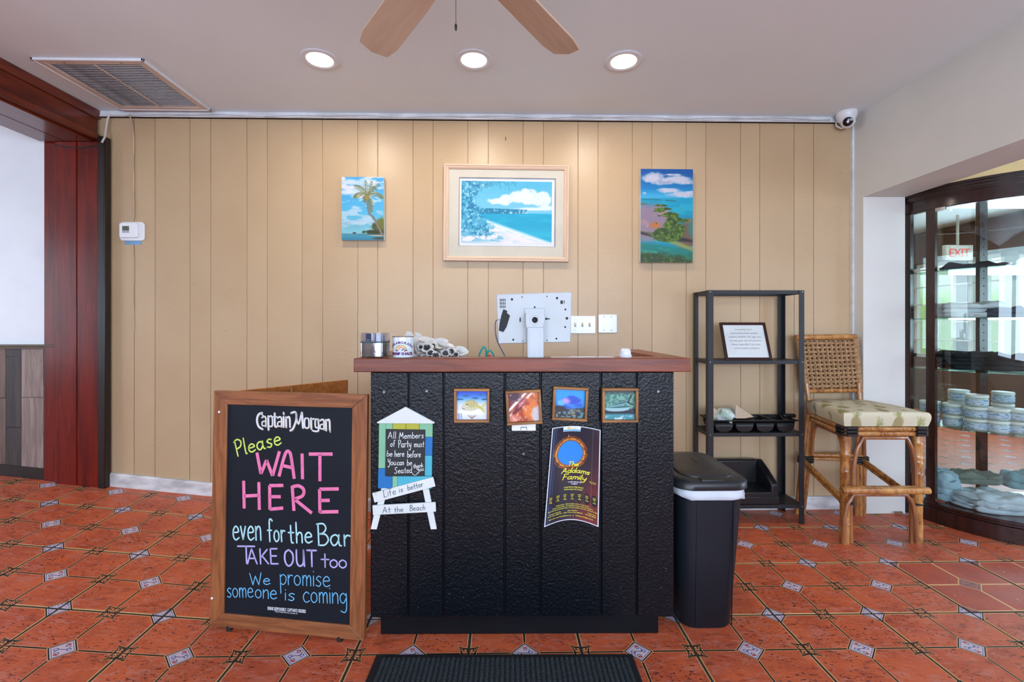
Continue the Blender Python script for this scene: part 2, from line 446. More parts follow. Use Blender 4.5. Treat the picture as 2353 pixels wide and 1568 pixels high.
# left: beam over the opening and its cased post
BL, BR = -2.90, -2.565; bz = 2.36
beam = thing('ceiling_beam', None, None, (0, 0, 0)); del_ = [beam]
bpy.data.objects.remove(beam)
bm_ = struct(MB().box(BL, BR, -3.0, WY - .03, bz, CZ).build('wall_left', M['mahog_beam']))
MB().box(BR, BR + .014, -3, WY - .02, CZ - .055, CZ - .001).build('trim', M['mahog_beam'], bm_, bevel=.004)
MB().box(BR, BR + .012, -3, WY - .02, bz, bz + .045).build('trim', M['mahog_beam'], bm_, bevel=.004)
for k, (a, b_) in enumerate(((BL, BL + .155), (BL + .158, BR - .012))):
    MB().box(a, b_, -3, WY - .045, bz - .012, bz).build('board', M['mahog_beam'], bm_, bevel=.003)
pt = struct(MB().box(BL + .01, BR - .01, WY - .028, WY + .12, 0.1, bz).build('door_1', M['mahog']))
pz = lambda px: fz(onY(px, 900, WY - .05).x, WY) 
x1, x2, x3, x4 = [onY(p, 800, WY - .05).x for p in (125, 176, 226, 243)]
for a, b_, mm in ((x1, x2 - .002, M['mahog']), (x2 + .002, x3, M['mahog'])):
    q = MB().box(a, b_, WY - .05, WY - .028, fz(b_, WY) - .01, bz - .012).build('board', mm, pt, bevel=.004)
MB().box(x3 + .002, x4, WY - .058, WY - .01, fz(x4, WY) - .01, bz + .02).build('trim', M['dark_wood'], pt, bevel=.005)
# neighbouring room on the left
wl = sbox('wall_far_left', M['white'], -6.0, BL + .02, WY + .0, WY + .12, 0, CZ)
yl = WY - .004
xa = [-6.0, -5.5, -5.2, -4.8, -4.4, -4.0] + [onY(p, 900, yl).x for p in (-100, -40, 18, 53, 104)] + [x1 + .01]
M['plank_a'] = wood('barn_brown', (112, 88, 76), (84, 66, 58), 'z', .8, .6, .4)
M['plank_b'] = wood('barn_pale', (150, 130, 120), (118, 98, 88), 'z', .8, .6, .4)
M['plank_c'] = wood('barn_dark', (66, 54, 50), (46, 38, 38), 'z', .8, .6, .4)
seq = ['plank_a', 'plank_c', 'plank_a', 'plank_b', 'plank_c', 'plank_a', 'plank_b', 'plank_a', 'plank_c', 'plank_b', 'plank_c']
rz = onY(60, 797, yl).z
for k in range(len(xa) - 1):
    a, b_ = xa[k], xa[k + 1]; zb = fz((a + b_) / 2, WY) + .06
    cuts = [zb, zb + random.uniform(.15, .35), zb + random.uniform(.5, .7), rz] if k % 2 == 0 else [zb, zb + random.uniform(.3, .5), rz]
    for z0, z1 in zip(cuts[:-1], cuts[1:]):
        m_ = M[seq[k]] if random.random() < .55 else M[random.choice(['plank_a', 'plank_b', 'plank_c'])]
        if k >= len(xa) - 5 : m_ = M[seq[k]]
        if k == len(xa) - 2 : m_ = M['plank_c' if z0 < rz - .6 else 'plank_a'] if (z0, z1)[1] < rz else M['plank_c']
        MB().box(a + .001, b_ - .001, yl - .012, yl + .006, z0 + .001, z1 - .001).build('plank', m_, wl, bevel=.0015)
struct(MB().box(-6, x1, yl - .03, yl + .004, rz, rz + .014).box(-6, x1, yl - .022, yl + .004, rz - .014, rz).build('trim_3', plain('rail_brown', (96, 78, 58), .5), bevel=.003))
bl = MB(); a, b_ = -6.0, x1
bl.add([(a, yl - .02, fz(a, WY)), (b_, yl - .02, fz(b_, WY)), (b_, yl + .004, fz(b_, WY)), (a, yl + .004, fz(a, WY)), (a, yl - .02, fz(a, WY) + .07), (b_, yl - .02, fz(b_, WY) + .07), (b_, yl + .004, fz(b_, WY) + .07), (a, yl + .004, fz(a, WY) + .07)],
       [(0, 3, 2, 1), (4, 5, 6, 7), (0, 1, 5, 4), (1, 2, 6, 5), (2, 3, 7, 6), (3, 0, 4, 7)])
struct(bl.build('baseboard_left', M['dark_wood']))
# outer walls with windows
def wall_with_windows(name, m, fixed, axis, a0, a1, z0w, z1w, wins, frame):
    mb = MB()
    def b3(p0, p1, q0, q1):
        if axis == 'y': mb.box(p0, p1, fixed, fixed + .1, q0, q1)
        else: mb.box(fixed, fixed + .1, p0, p1, q0, q1)
    cur = a0
    for w0, w1 in wins:
        b3(cur, w0, -.05, CZ); b3(w0, w1, -.05, z0w); b3(w0, w1, z1w, CZ); cur = w1
    b3(cur, a1, -.05, CZ)
    wo = struct(mb.build(name, m))
    for k, (w0, w1) in enumerate(wins):
        f = MB()
        def b4(p0, p1, q0, q1, t=.06):
            if axis == 'y': f.box(p0, p1, fixed + .01, fixed + t, q0, q1)
            else: f.box(fixed + .01, fixed + t, p0, p1, q0, q1)
        b4(w0, w0 + .05, z0w, z1w); b4(w1 - .05, w1, z0w, z1w); b4(w0, w1, z0w, z0w + .05); b4(w0, w1, z1w - .05, z1w)
        b4((w0 + w1) / 2 - .02, (w0 + w1) / 2 + .02, z0w, z1w)
        wn = struct(f.build('window_%d' % (wall_with_windows.n + 1), frame)); wall_with_windows.n += 1
    return wo
wall_with_windows.n = 0
wall_with_windows('wall_front', M['cream_wall'], -3.2, 'y', -6, 6, .7, 2.2, [(-2.6, -.9), (-.45, 1.25), (1.38, 2.2), (2.75, 4.45)], M['white'])
wall_with_windows('wall_outer_left', M['white'], -6.2, 'x', -3.1, 3.1, .75, 2.25, [(-.6, 2.2)], M['white'])
sbox('wall_header', M['yellow_wall'], XC + .27, 6.1, 3.06, 3.16, 2.06, CZ)
wall_with_windows('wall_outer_right', M['far_brown'], 6.1, 'x', -3.1, 8, .75, 2.1, [(0, 2.2), (4, 5.35), (5.5, 5.95), (6.1, 6.75)], M['white'])
wf = wall_with_windows('wall_far', M['yellow_wall'], 8.0, 'y', 2.55, 6.1, .8, 1.95, [(3.0, 4.3), (4.9, 5.9)], M['white'])
sbox('trim_4', wood('far_wood', (96, 66, 54), (78, 52, 44), 'y', 1, .5), 6.02, 6.12, 3, 8.0, 2.12, 2.5)
for k in range(5): struct(MB().box(6.04, 6.09, 5.5, 6.75, 1.0 + k * .25, 1.015 + k * .25).build('trim_%d' % (5 + k), M['white']))
sbox('wall_inner', M['yellow_wall'], XC + .15, XC + .27, WY + .02, 8.0, -.05, CZ)
# ---------------------------------------------------------------- lettering
G = {
 'a': (.5, [[(.38, .40), (.25, .5), (.08, .42), (.02, .22), (.12, .02), (.26, .05), (.38, .25)], [(.40, .5), (.38, .25), (.42, .03), (.5, 0)]]),
 'b': (.42, [[(.05, 1), (.05, 0)], [(.05, .35), (.2, .5), (.38, .4), (.4, .18), (.25, 0), (.05, .08)]]),
 'c': (.4, [[(.38, .42), (.22, .5), (.05, .35), (.04, .15), (.18, 0), (.4, .08)]]),
 'd': (.46, [[(.38, .38), (.2, .5), (.04, .35), (.04, .12), (.18, 0), (.38, .18)], [(.4, 1), (.39, .1), (.46, 0)]]),
 'e': (.42, [[(.05, .27), (.38, .3), (.34, .45), (.2, .5), (.05, .35), (.05, .12), (.2, 0), (.42, .08)]]),
 'f': (.35, [[(.38, .92), (.27, 1), (.16, .88), (.14, 0)], [(0, .5), (.3, .5)]]),
 'g': (.42, [[(.38, .4), (.2, .5), (.04, .35), (.06, .12), (.22, .03), (.38, .25)], [(.4, .5), (.4, -.2), (.28, -.42), (.05, -.35)]]),
 'h': (.4, [[(.05, 1), (.05, 0)], [(.05, .3), (.2, .5), (.35, .42), (.36, 0)]]),
 'i': (.1, [[(.05, .5), (.05, 0)], [(.05, .70), (.05, .73)]]),
 'k': (.4, [[(.05, 1), (.05, 0)], [(.35, .5), (.06, .22)], [(.15, .3), (.38, 0)]]),
 'l': (.12, [[(.05, 1), (.05, .08), (.12, 0)]]),
 'm': (.54, [[(.03, .5), (.03, 0)], [(.03, .3), (.14, .5), (.25, .42), (.26, 0)], [(.26, .3), (.38, .5), (.49, .42), (.5, 0)]]),
 'n': (.38, [[(.03, .5), (.03, 0)], [(.03, .3), (.18, .5), (.33, .42), (.35, 0)]]),
 'o': (.42, [[(.2, .5), (.05, .38), (.03, .15), (.18, 0), (.36, .12), (.36, .38), (.2, .5)]]),
 'p': (.42, [[(.05, .5), (.07, -.45)], [(.05, .35), (.2, .5), (.38, .4), (.38, .15), (.22, .0), (.06, .08)]]),
 'r': (.3, [[(.03, .5), (.04, 0)], [(.04, .3), (.15, .48), (.3, .46)]]),
 's': (.34, [[(.32, .45), (.18, .5), (.05, .38), (.16, .27), (.3, .15), (.2, 0), (.02, .05)]]),
 't': (.3, [[(.14, .85), (.15, .08), (.26, 0)], [(0, .5), (.3, .5)]]),
 'u': (.42, [[(.04, .5), (.05, .15), (.17, 0), (.33, .12), (.35, .5)], [(.36, .5), (.37, .08), (.44, 0)]]),
 'v': (.36, [[(.02, .5), (.16, .02)], [(.16, .02), (.34, .5)]]),
 'w': (.5, [[(.02, .5), (.12, .02)], [(.12, .02), (.25, .4)], [(.25, .4), (.37, .02)], [(.37, .02), (.5, .5)]]),
 'y': (.4, [[(.03, .5), (.08, .15), (.2, .08), (.34, .25)], [(.37, .5), (.33, -.2), (.18, -.45), (.0, -.3)]]),
 'z': (.4, [[(0, .5), (.38, .5)], [(.38, .5), (0, 0)], [(0, 0), (.4, 0)]]),
 'A': (.6, [[(0, 0), (.27, 1)], [(.27, 1), (.55, 0)], [(.1, .36), (.47, .36)]]),
 'B': (.5, [[(.06, 1), (.08, 0)], [(.0, .98), (.3, 1), (.42, .8), (.3, .58), (.08, .52)], [(.1, .52), (.4, .5), (.52, .25), (.35, .02), (.06, 0)]]),
 'C': (.5, [[(.48, .85), (.3, 1), (.08, .8), (.03, .45), (.15, .08), (.35, 0), (.5, .15)]]),
 'E': (.45, [[(.04, 1), (.04, 0)], [(.04, 1), (.42, 1)], [(.04, .52), (.36, .52)], [(.04, 0), (.44, 0)]]),
 'F': (.45, [[(.08, 1), (.06, 0)], [(0, 1), (.45, 1)], [(.08, .52), (.36, .52)]]),
 'H': (.5, [[(.04, 1), (.04, 0)], [(.46, 1), (.46, 0)], [(.04, .5), (.46, .5)]]),
 'K': (.5, [[(.05, 1), (.05, 0)], [(.46, .95), (.07, .42)], [(.16, .52), (.5, 0)]]),
 'L': (.4, [[(.06, 1), (.04, 0)], [(.04, 0), (.38, .02)]]),
 'M': (.65, [[(.0, 0), (.1, 1)], [(.1, 1), (.3, .3)], [(.3, .3), (.5, 1)], [(.5, 1), (.62, 0)]]),
 'O': (.52, [[(.25, 1), (.06, .8), (.03, .35), (.15, .03), (.32, .02), (.47, .3), (.46, .75), (.25, 1)]]),
 'P': (.45, [[(.06, .97), (.1, -.02)], [(.0, .9), (.22, 1.02), (.42, .85), (.36, .55), (.08, .42)]]),
 'R': (.5, [[(.06, 1), (.06, 0)], [(.0, .97), (.3, 1), (.42, .78), (.3, .56), (.08, .5)], [(.15, .5), (.5, 0)]]),
 'S': (.5, [[(.44, .88), (.25, 1), (.06, .8), (.2, .55), (.38, .35), (.32, .05), (.12, -.02), (.0, .12)]]),
 'T': (.5, [[(0, 1), (.5, 1)], [(.25, 1), (.25, 0)]]),
 'U': (.5, [[(.04, 1), (.05, .25), (.2, 0), (.4, .2), (.42, 1)], [(.42, 1), (.46, .0)]]),
 'W': (.7, [[(.0, 1), (.14, 0)], [(.14, 0), (.33, .75)], [(.33, .75), (.5, 0)], [(.5, 0), (.7, 1)]]),
 'Y': (.45, [[(.02, 1), (.08, .6), (.22, .5), (.36, .7)], [(.4, 1), (.36, .1), (.2, -.3), (.02, -.15)]]),
 '.': (.1, [[(.04, .0), (.04, .03)]]), '-': (.3, [[(0, .3), (.28, .3)]]), '+': (.4, [[(.2, .85), (.2, 0)], [(0, .5), (.4, .5)]]),
}
def catmull(p, n=6):
    if len(p) < 3: return list(p)
    q = [p[0]] + list(p) + [p[-1]]; r = []
    for i in range(1, len(q) - 2):
        a, b, c, d = q[i - 1], q[i], q[i + 1], q[i + 2]
        for k in range(n):
            t = k / n
            r.append(tuple(.5 * (2 * b[j] + (c[j] - a[j]) * t + (2 * a[j] - 5 * b[j] + 4 * c[j] - d[j]) * t * t + (3 * b[j] - a[j] - 3 * c[j] + d[j]) * t ** 3) for j in (0, 1)))
    return r + [tuple(p[-1])]
def ribbon(mb, pts, wd, mp, off=-.0012, cap=True, z=0):
    """flat painted stroke of width wd on the surface mp(a, b, c)"""
    k = len(pts); L = []; R_ = []
    for i in range(k):
        a = pts[max(i - 1, 0)]; b = pts[min(i + 1, k - 1)]
        dx, dy = b[0] - a[0], b[1] - a[1]; l = math.hypot(dx, dy) or 1
        w_ = wd(i / max(k - 1, 1)) if callable(wd) else wd
        nx, ny = -dy / l * w_ / 2, dx / l * w_ / 2
        L.append((pts[i][0] + nx, pts[i][1] + ny)); R_.append((pts[i][0] - nx, pts[i][1] - ny))
    vs = [mp(x, y, off) for x, y in L] + [mp(x, y, off) for x, y in R_]
    mb.add(vs, [(i, k + i, k + i + 1, i + 1) for i in range(k - 1)])
    if cap:
        for p in (pts[0], pts[-1]):
            w_ = (wd(0) if p is pts[0] else wd(1)) if callable(wd) else wd
            mb.add([mp(p[0] + w_ / 2 * math.cos(2 * PI * j / 8), p[1] + w_ / 2 * math.sin(2 * PI * j / 8), off) for j in range(8)], [tuple(range(8))])
ident = lambda a, b, c: (a, c, b)
def word(mb, text, A, B, cap, wd, mp=ident, off=-.0012, shear=0, gap=.11):
    """hand lettering from baseline point A to baseline point B (surface coordinates), capital height cap"""
    tot = sum(G[c][0] if c in G else .3 for c in text) + gap * (len(text) - 1)
    ux, uy = (B[0] - A[0]) / tot, (B[1] - A[1]) / tot
    l = math.hypot(ux, uy); px, py = -uy / l * cap, ux / l * cap
    x = 0
    for c in text:
        if c in G:
            for st in G[c][1]:
                pp = [(A[0] + (x + sx + shear * sy) * ux + sy * px, A[1] + (x + sx + shear * sy) * uy + sy * py) for sx, sy in catmull(st)]
                ribbon(mb, pp, wd, mp, off)
            x += G[c][0] + gap
        else: x += .3 + gap
_tm = {}
def type_text(mb, s, A, B, h, mp=ident, off=-.0012, bold=0.0):
    """printed lettering with Blender's own font, fitted between A and B, letter height h"""
    if (s, bold) not in _tm:
        cu = bpy.data.curves.new('t', 'FONT'); cu.body = s; cu.size = 1; cu.resolution_u = 2; cu.offset = bold
        o = bpy.data.objects.new('t', cu); COL.objects.link(o); bpy.context.view_layer.update()
        me = bpy.data.meshes.new_from_object(o.evaluated_get(bpy.context.evaluated_depsgraph_get()))
        vs = [(v.co.x, v.co.y) for v in me.vertices]; fs = [tuple(p.vertices) for p in me.polygons]
        bpy.data.objects.remove(o); bpy.data.curves.remove(cu); bpy.data.meshes.remove(me)
        _tm[(s, bold)] = (vs, fs)
    vs, fs = _tm[(s, bold)]
    if not vs: return
    x0 = min(v[0] for v in vs); x1 = max(v[0] for v in vs)
    ux, uy = (B[0] - A[0]) / (x1 - x0), (B[1] - A[1]) / (x1 - x0); l = math.hypot(ux, uy)
    px, py = -uy / l * h / .7, ux / l * h / .7
    mb.add([mp(A[0] + (v[0] - x0) * ux + v[1] * px, A[1] + (v[0] - x0) * uy + v[1] * py, off) for v in vs], fs)

# ---------------------------------------------------------------- painted prints (colour per vertex, computed here)
def vnoise(x, y, seed=0):
    xi = np.floor(x).astype(int); yi = np.floor(y).astype(int); fx = x - xi; fy = y - yi
    def h(a, b):
        n = (a * 374761393 + b * 668265263 + seed * 982451653) & 0x7fffffff
        n = ((n ^ (n >> 13)) * 1274126177) & 0x7fffffff
        return ((n ^ (n >> 16)) & 0xffff) / 65535.0
    ux = fx * fx * (3 - 2 * fx); uy = fy * fy * (3 - 2 * fy)
    return (h(xi, yi) * (1 - ux) + h(xi + 1, yi) * ux) * (1 - uy) + (h(xi, yi + 1) * (1 - ux) + h(xi + 1, yi + 1) * ux) * uy
def fbm(x, y, seed=0, o=4):
    s = 0; a = .5; t = 0
    for k in range(o): s = s + a * vnoise(x * 2 ** k, y * 2 ** k, seed + k); t += a; a *= .55
    return s / t
def sm(a, b, x): t = np.clip((x - a) / (b - a), 0, 1); return t * t * (3 - 2 * t)
class Pt:
    def __init__(s, U, V, c): s.U = U; s.V = V; s.c = np.zeros(U.shape + (3,)) + np.array(c, float)
    def put(s, m, c):
        m = np.clip(m, 0, 1)[..., None]; c = np.array(c, float) if not isinstance(c, np.ndarray) else c
        s.c = s.c * (1 - m) + c * m
    def ell(s, x, y, rx, ry, c, soft=.15, rot=0, n=0, seed=1, ns=8):
        dx = s.U - x; dy = s.V - y; ca, sa = math.cos(rot), math.sin(rot)
        d = np.hypot((dx * ca + dy * sa) / rx, (-dx * sa + dy * ca) / ry)
        if n: d = d + (fbm(s.U * ns, s.V * ns, seed) - .5) * n
        s.put(1 - sm(1 - soft, 1 + soft, d), c)
    def line(s, pts, wd, c, soft=.5):
        for (x0, y0), (x1, y1) in zip(pts[:-1], pts[1:]):
            dx, dy = x1 - x0, y1 - y0; L = dx * dx + dy * dy + 1e-9
            t = np.clip(((s.U - x0) * dx + (s.V - y0) * dy) / L, 0, 1)
            d = np.hypot(s.U - x0 - t * dx, s.V - y0 - t * dy)
            s.put(1 - sm(wd * (1 - soft), wd * (1 + soft), d), c)
def lin_np(c):
    c = np.clip(c / 255.0, 0, 1); return np.where(c <= .04045, c / 12.92, ((c + .055) / 1.055) ** 2.4)
def printed(name, fn, nx, ny, mat, parent, mp, aspect):
    """sheet of (nx x ny) cells; U in 0..aspect, V in 0..1 ; mp(s,t) -> local point"""
    s = np.linspace(0, 1, nx + 1); t = np.linspace(0, 1, ny + 1); S, T = np.meshgrid(s, t)
    p = fn(S * aspect, T)
    vs = [mp(a, b) for b in t for a in s]
    idx = np.arange((nx + 1) * (ny + 1)).reshape(ny + 1, nx + 1)
    f = np.stack([idx[:-1, :-1], idx[:-1, 1:], idx[1:, 1:], idx[1:, :-1]], -1).reshape(-1, 4)
    me = bpy.data.meshes.new(name); me.from_pydata(vs, [], f.tolist()); me.materials.append(mat)
    a = me.color_attributes.new('paint', 'FLOAT_COLOR', 'POINT')
    col = np.ones(((nx + 1) * (ny + 1), 4)); col[:, :3] = lin_np(p.c.reshape(-1, 3)) * (.74 if mat == M['canvas'] else 1); a.data.foreach_set('color', col.ravel())
    me.update(); me.polygons.foreach_set('use_smooth', [True] * len(me.polygons))
    o = bpy.data.objects.new(name, me); COL.objects.link(o)
    if parent is not None: o.parent = parent
    return o
def flat_map(x0, x1, z0, z1, y): return lambda s, t: (x0 + (x1 - x0) * s, y, z0 + (z1 - z0) * t)
M['print'] = vcol('print', .35, .5); M['print_gloss'] = vcol('print_gloss', .15, .5, .2); M['canvas'] = vcol('canvas_print', .45, .4, 0, .15, 700)

# ---------------------------------------------------------------- counter
def black_paint():
    m, nt, b = newmat('black_gloss_paint')
    v = coords(nt, (1, 1, 1), rnd=2); vz = coords(nt, (5, 5, 1), rnd=2)
    sp = noise(nt, v, 70, 2, .6)
    col = mix(nt, noise(nt, v, 3, 2), (7, 14, 21), (5, 9, 15))
    col = mix(nt, (sp.ss(.77, .79)) * .8, col, (130, 140, 150))
    nt.links.new(col, b.inputs['Base Color']); b.inputs['Roughness'].default_value = .26; b.inputs['Specular IOR Level'].default_value = .28
    bumpn(nt, b, noise(nt, v, 110, 3, .55, .3) + noise(nt, vz, 14, 3) * .5, .7, .0035)
    return m
M['black'] = black_paint()
M['ledge'] = wood('cherry_ledge', (130, 62, 36), (102, 46, 27), 'x', .8, .35, .1, .05, rnd=0, c3=(142, 78, 48), spec=.35)
M['kick'] = plain('kick_paint', (10, 14, 20), .45, .2, 8, .2, 60, spec=.2)
Hc = 1.07
ZL = (H - Hc) * F / 72                                    # camera distance of the ledge's front edge
pA = P(850, 1400, ZL * 1.018); pB = P(1550, 1397, ZL * 1.018)
u = (RGT + FWD * .006).normalized()
CO = pA.copy(); CO.z = 0
cp = Pl(CO, u, (0, 0, 1))                                 # front face of the counter, x from its left edge
counter = thing('host_counter', 'black painted plank counter with a reddish brown wooden ledge', 'counter', mat=cp.m)
W = cp.hit(1550, 1100)[0]
zb = cp.hit(1200, 1419)[1]; zt = cp.hit(1200, 855)[1]
gc = [0] + [cp.hit(p, 1000)[0] for p in (939, 1019.5, 1160, 1242, 1381, 1463)] + [W]
for a, b_ in zip(gc[:-1], gc[1:]):
    o = MB().box(-(b_ - a) / 2 + .0022, (b_ - a) / 2 - .0022, 0, .018, 0, zt - zb).build('plank', M['black'], counter, bevel=.004)
    o.location = ((a + b_) / 2, 0, zb)
DB = .66
MB().box(.002, W - .002, .008, .03, zb + .003, zt).build('backing', M['kick'], counter)
for s_, (a, b_) in enumerate(((0, .03), (W - .03, W))):
    MB().box(a, b_, .018, DB, zb, zt).build('side_panel', M['black'], counter, bevel=.003)
kx0, kx1 = cp.hit(868, 1440)[0] , cp.hit(1521, 1440)[0]
MB().box(kx0, kx1, .04, .06, 0, zb).box(kx0, kx0 + .02, .06, DB, 0, zb).box(kx1 - .02, kx1, .06, DB, 0, zb).build('toe_kick', M['kick'], counter, bevel=.003)
MB().box(.03, W - .03, .05, DB, .93, .955).build('work_shelf', M['ledge'], counter)
MB().box(.03, W - .03, .05, DB, zb, zb + .02).build('bottom_board', M['kick'], counter)
l0 = cp.hit(812, 840, .03)[0]; l1 = cp.hit(1588, 840, .03)[0]; lt = cp.hit(1200, 824, .03)[1]; lb = cp.hit(1200, 855, .03)[1]
LT = Hc
MB().box(l0, l1, -.03, .075, LT - .051, LT).build('ledge', M['ledge'], counter, bevel=.003)
MB().box(l0, l0 + .095, .0755, DB, LT - .051, LT).build('ledge', M['ledge'], counter, bevel=.003)
MB().box(l1 - .095, l1, .0755, DB, LT - .051, LT).build('ledge', M['ledge'], counter, bevel=.003)
M['steel'] = plain('steel', (190, 190, 195), .25, .1, 20, metal=1)
M['screw'] = plain('screw_grey', (150, 155, 160), .35, .1, 20, metal=.8)
for px, py in ((883, 901), (981, 899), (1512, 900), (1203, 1043)):
    a, b_ = cp.hit(px, py); q = MB(); q.disc((a, b_, 0), .0042, 12, 'y', .004); q.cur = 1; q.disc((a, b_, -.004), .0016, 8, 'y', .001); q.build('screw', [M['screw'], M['kick']], counter)
a, b_ = cp.hit(1306, 1210); MB().disc((a, b_, .0), .0085, 16, 'y', .0015).build('cable_hole', plain('hole_black', (4, 4, 5), .9), counter)

# white plastic hanger left on the planks under the second box picture
mw = plain('white_plastic', (232, 234, 236), .35, .03)
a0, b0 = cp.hit(1176, 990); a1, b1 = cp.hit(1231, 974)
hg = thing('picture_hanger', 'white plastic picture hanger plate showing below the red box picture', 'hanger', mat=cp.m @ Matrix.Translation((0, 0, 0)))
MB().box(a0, a1, -.0035, 0, b0, b1 + .003).build('plate', mw, hg, bevel=.001)
q = MB(); q.tube([((a0 + a1) / 2 - .012, -.004, b0 + .004), ((a0 + a1) / 2 - .011, -.004, b0 + .013), ((a0 + a1) / 2 + .011, -.004, b0 + .013), ((a0 + a1) / 2 + .012, -.004, b0 + .004)], .0012, 6); q.build('wire', M['kick'], hg)

# ---------------------------------------------------------------- four boxed prints
M['boxwood'] = wood('stained_box_wood', (164, 112, 52), (116, 72, 32), 'x', 1.5, .5, .3, rnd=9)
M['boxwoodz'] = wood('stained_box_wood_upright', (164, 112, 52), (116, 72, 32), 'z', 1.5, .5, .3, rnd=9)
def fish_yellow(U, V):
    p = Pt(U, V, (215, 220, 240)); p.put(sm(.45, .8, V), (90, 170, 225)); p.put(sm(.62, 1.0, V), (20, 70, 200))
    for x, y, r in ((.1, .7, .12), (.62, .74, .1), (.9, .7, .1), (.3, .82, .1), (.8, .85, .07)): p.ell(x, y, r, .03, (30, 90, 130), .5, n=.8)
    p.ell(.48, .25, .5, .12, (235, 238, 250), .5)
    p.ell(.45, .46, .28, .17, (205, 200, 165), .12); p.ell(.48, .52, .2, .1, (190, 180, 120), .4); p.ell(.27, .4, .13, .1, (205, 200, 170), .2)
    p.line([(.7, .45), (.85, .36)], .05, (200, 190, 90)); p.line([(.82, .42), (.93, .55)], .035, (200, 200, 110)); p.line([(.82, .38), (.9, .26)], .035, (195, 195, 110))
    p.put((np.sin(U * 70) > .4) * (1 - sm(.15, .2, np.hypot((U - .5), (V - .5) * 1.4))) * .3, (160, 150, 70))
    p.ell(.33, .52, .02, .025, (30, 30, 30)); p.line([(.3, .62), (.5, .68), (.65, .58)], .02, (170, 160, 90))
    p.line([(.18, .38), (.25, .36)], .01, (120, 100, 80))
    for x in (.05, .1, .16): p.line([(x, .02), (x - .02, .2)], .012, (110, 120, 190))
    for x in (.35, .42, .5, .58, .64): p.line([(.5, .02), (x, .14)], .01, (150, 110, 80))
    return p
def conch_red(U, V):
    n = fbm(U * 5 + V * 3, V * 2 - U * 2, 3); p = Pt(U, V, (170, 60, 30)); d = V - U * 1.0
    p.put(sm(.35, .6, n), (215, 110, 50)); p.put(sm(.25, .35, d), (120, 40, 40)); p.put(sm(.1, .16, d) * (1 - sm(.2, .26, d)), (235, 225, 220)); p.put(sm(.3, .36, d) * (1 - sm(.42, .5, d)), (238, 230, 225))
    p.ell(.2, .85, .2, .16, (70, 30, 50), .3, n=.5); p.ell(.35, .5, .08, .35, (110, 25, 25), .3, -.75, n=.4); p.ell(.45, .62, .05, .2, (200, 120, 130), .4, -.75)
    p.ell(.7, .4, .14, .3, (225, 120, 40), .4, -.6, n=.6); p.ell(.95, .2, .2, .3, (205, 195, 195), .3, n=.5); p.ell(.1, .1, .2, .12, (220, 130, 110), .5, n=.9)
    p.put(sm(.62, .7, fbm(U * 14, V * 14, 8)) * .6, (240, 210, 200)); return p
def fish_blue(U, V):
    p = Pt(U, V, (20, 150, 225)); p.put(sm(.45, .3, V), (20, 40, 60)); n = fbm(U * 12, V * 12, 5)
    p.put(sm(.5, .62, n) * sm(.36, .25, V), (150, 140, 100)); p.put(sm(.62, .7, n) * sm(.3, .2, V), (40, 130, 160))
    p.ell(.5, .52, .45, .2, (40, 130, 220), .15, 0, .25); p.ell(.6, .62, .25, .14, (30, 70, 190), .3, n=.5); p.ell(.35, .58, .16, .1, (190, 150, 220), .6, n=.6); p.ell(.3, .4, .3, .06, (40, 90, 200), .4, -.25)
    p.ell(.2, .5, .12, .1, (90, 180, 230), .4, n=.4); p.ell(.8, .45, .14, .06, (30, 90, 200), .4, .1); p.ell(.15, .3, .2, .1, (30, 25, 35), .4, n=.7); return p
def fish_silver(U, V):
    n = fbm(U * 16, V * 16, 6); p = Pt(U, V, (50, 110, 100)); p.put(sm(.4, .65, n), (110, 165, 145)); p.put(sm(.82, 1, V), (15, 30, 35))
    p.put(sm(.3, .2, V), (60, 140, 150)); p.put(sm(.4, .33, V) * sm(.15, .22, V), (12, 22, 40))
    p.ell(.45, .36, .42, .09, (150, 190, 190), .15, .04); p.ell(.5, .42, .36, .03, (40, 90, 95), .5, .04); p.ell(.5, .52, .34, .055, (110, 165, 165), .2, .25); p.ell(.55, .55, .28, .02, (30, 70, 75), .5, .25)
    p.line([(.78, .58), (.88, .82)], .025, (15, 25, 30)); p.line([(.78, .58), (.95, .5)], .025, (15, 25, 30)); p.line([(.84, .36), (.98, .22)], .02, (30, 60, 70))
    p.put(sm(.55, .7, fbm(U * 8, V * 8, 9)) * sm(.16, .08, V), (210, 225, 230)); return p
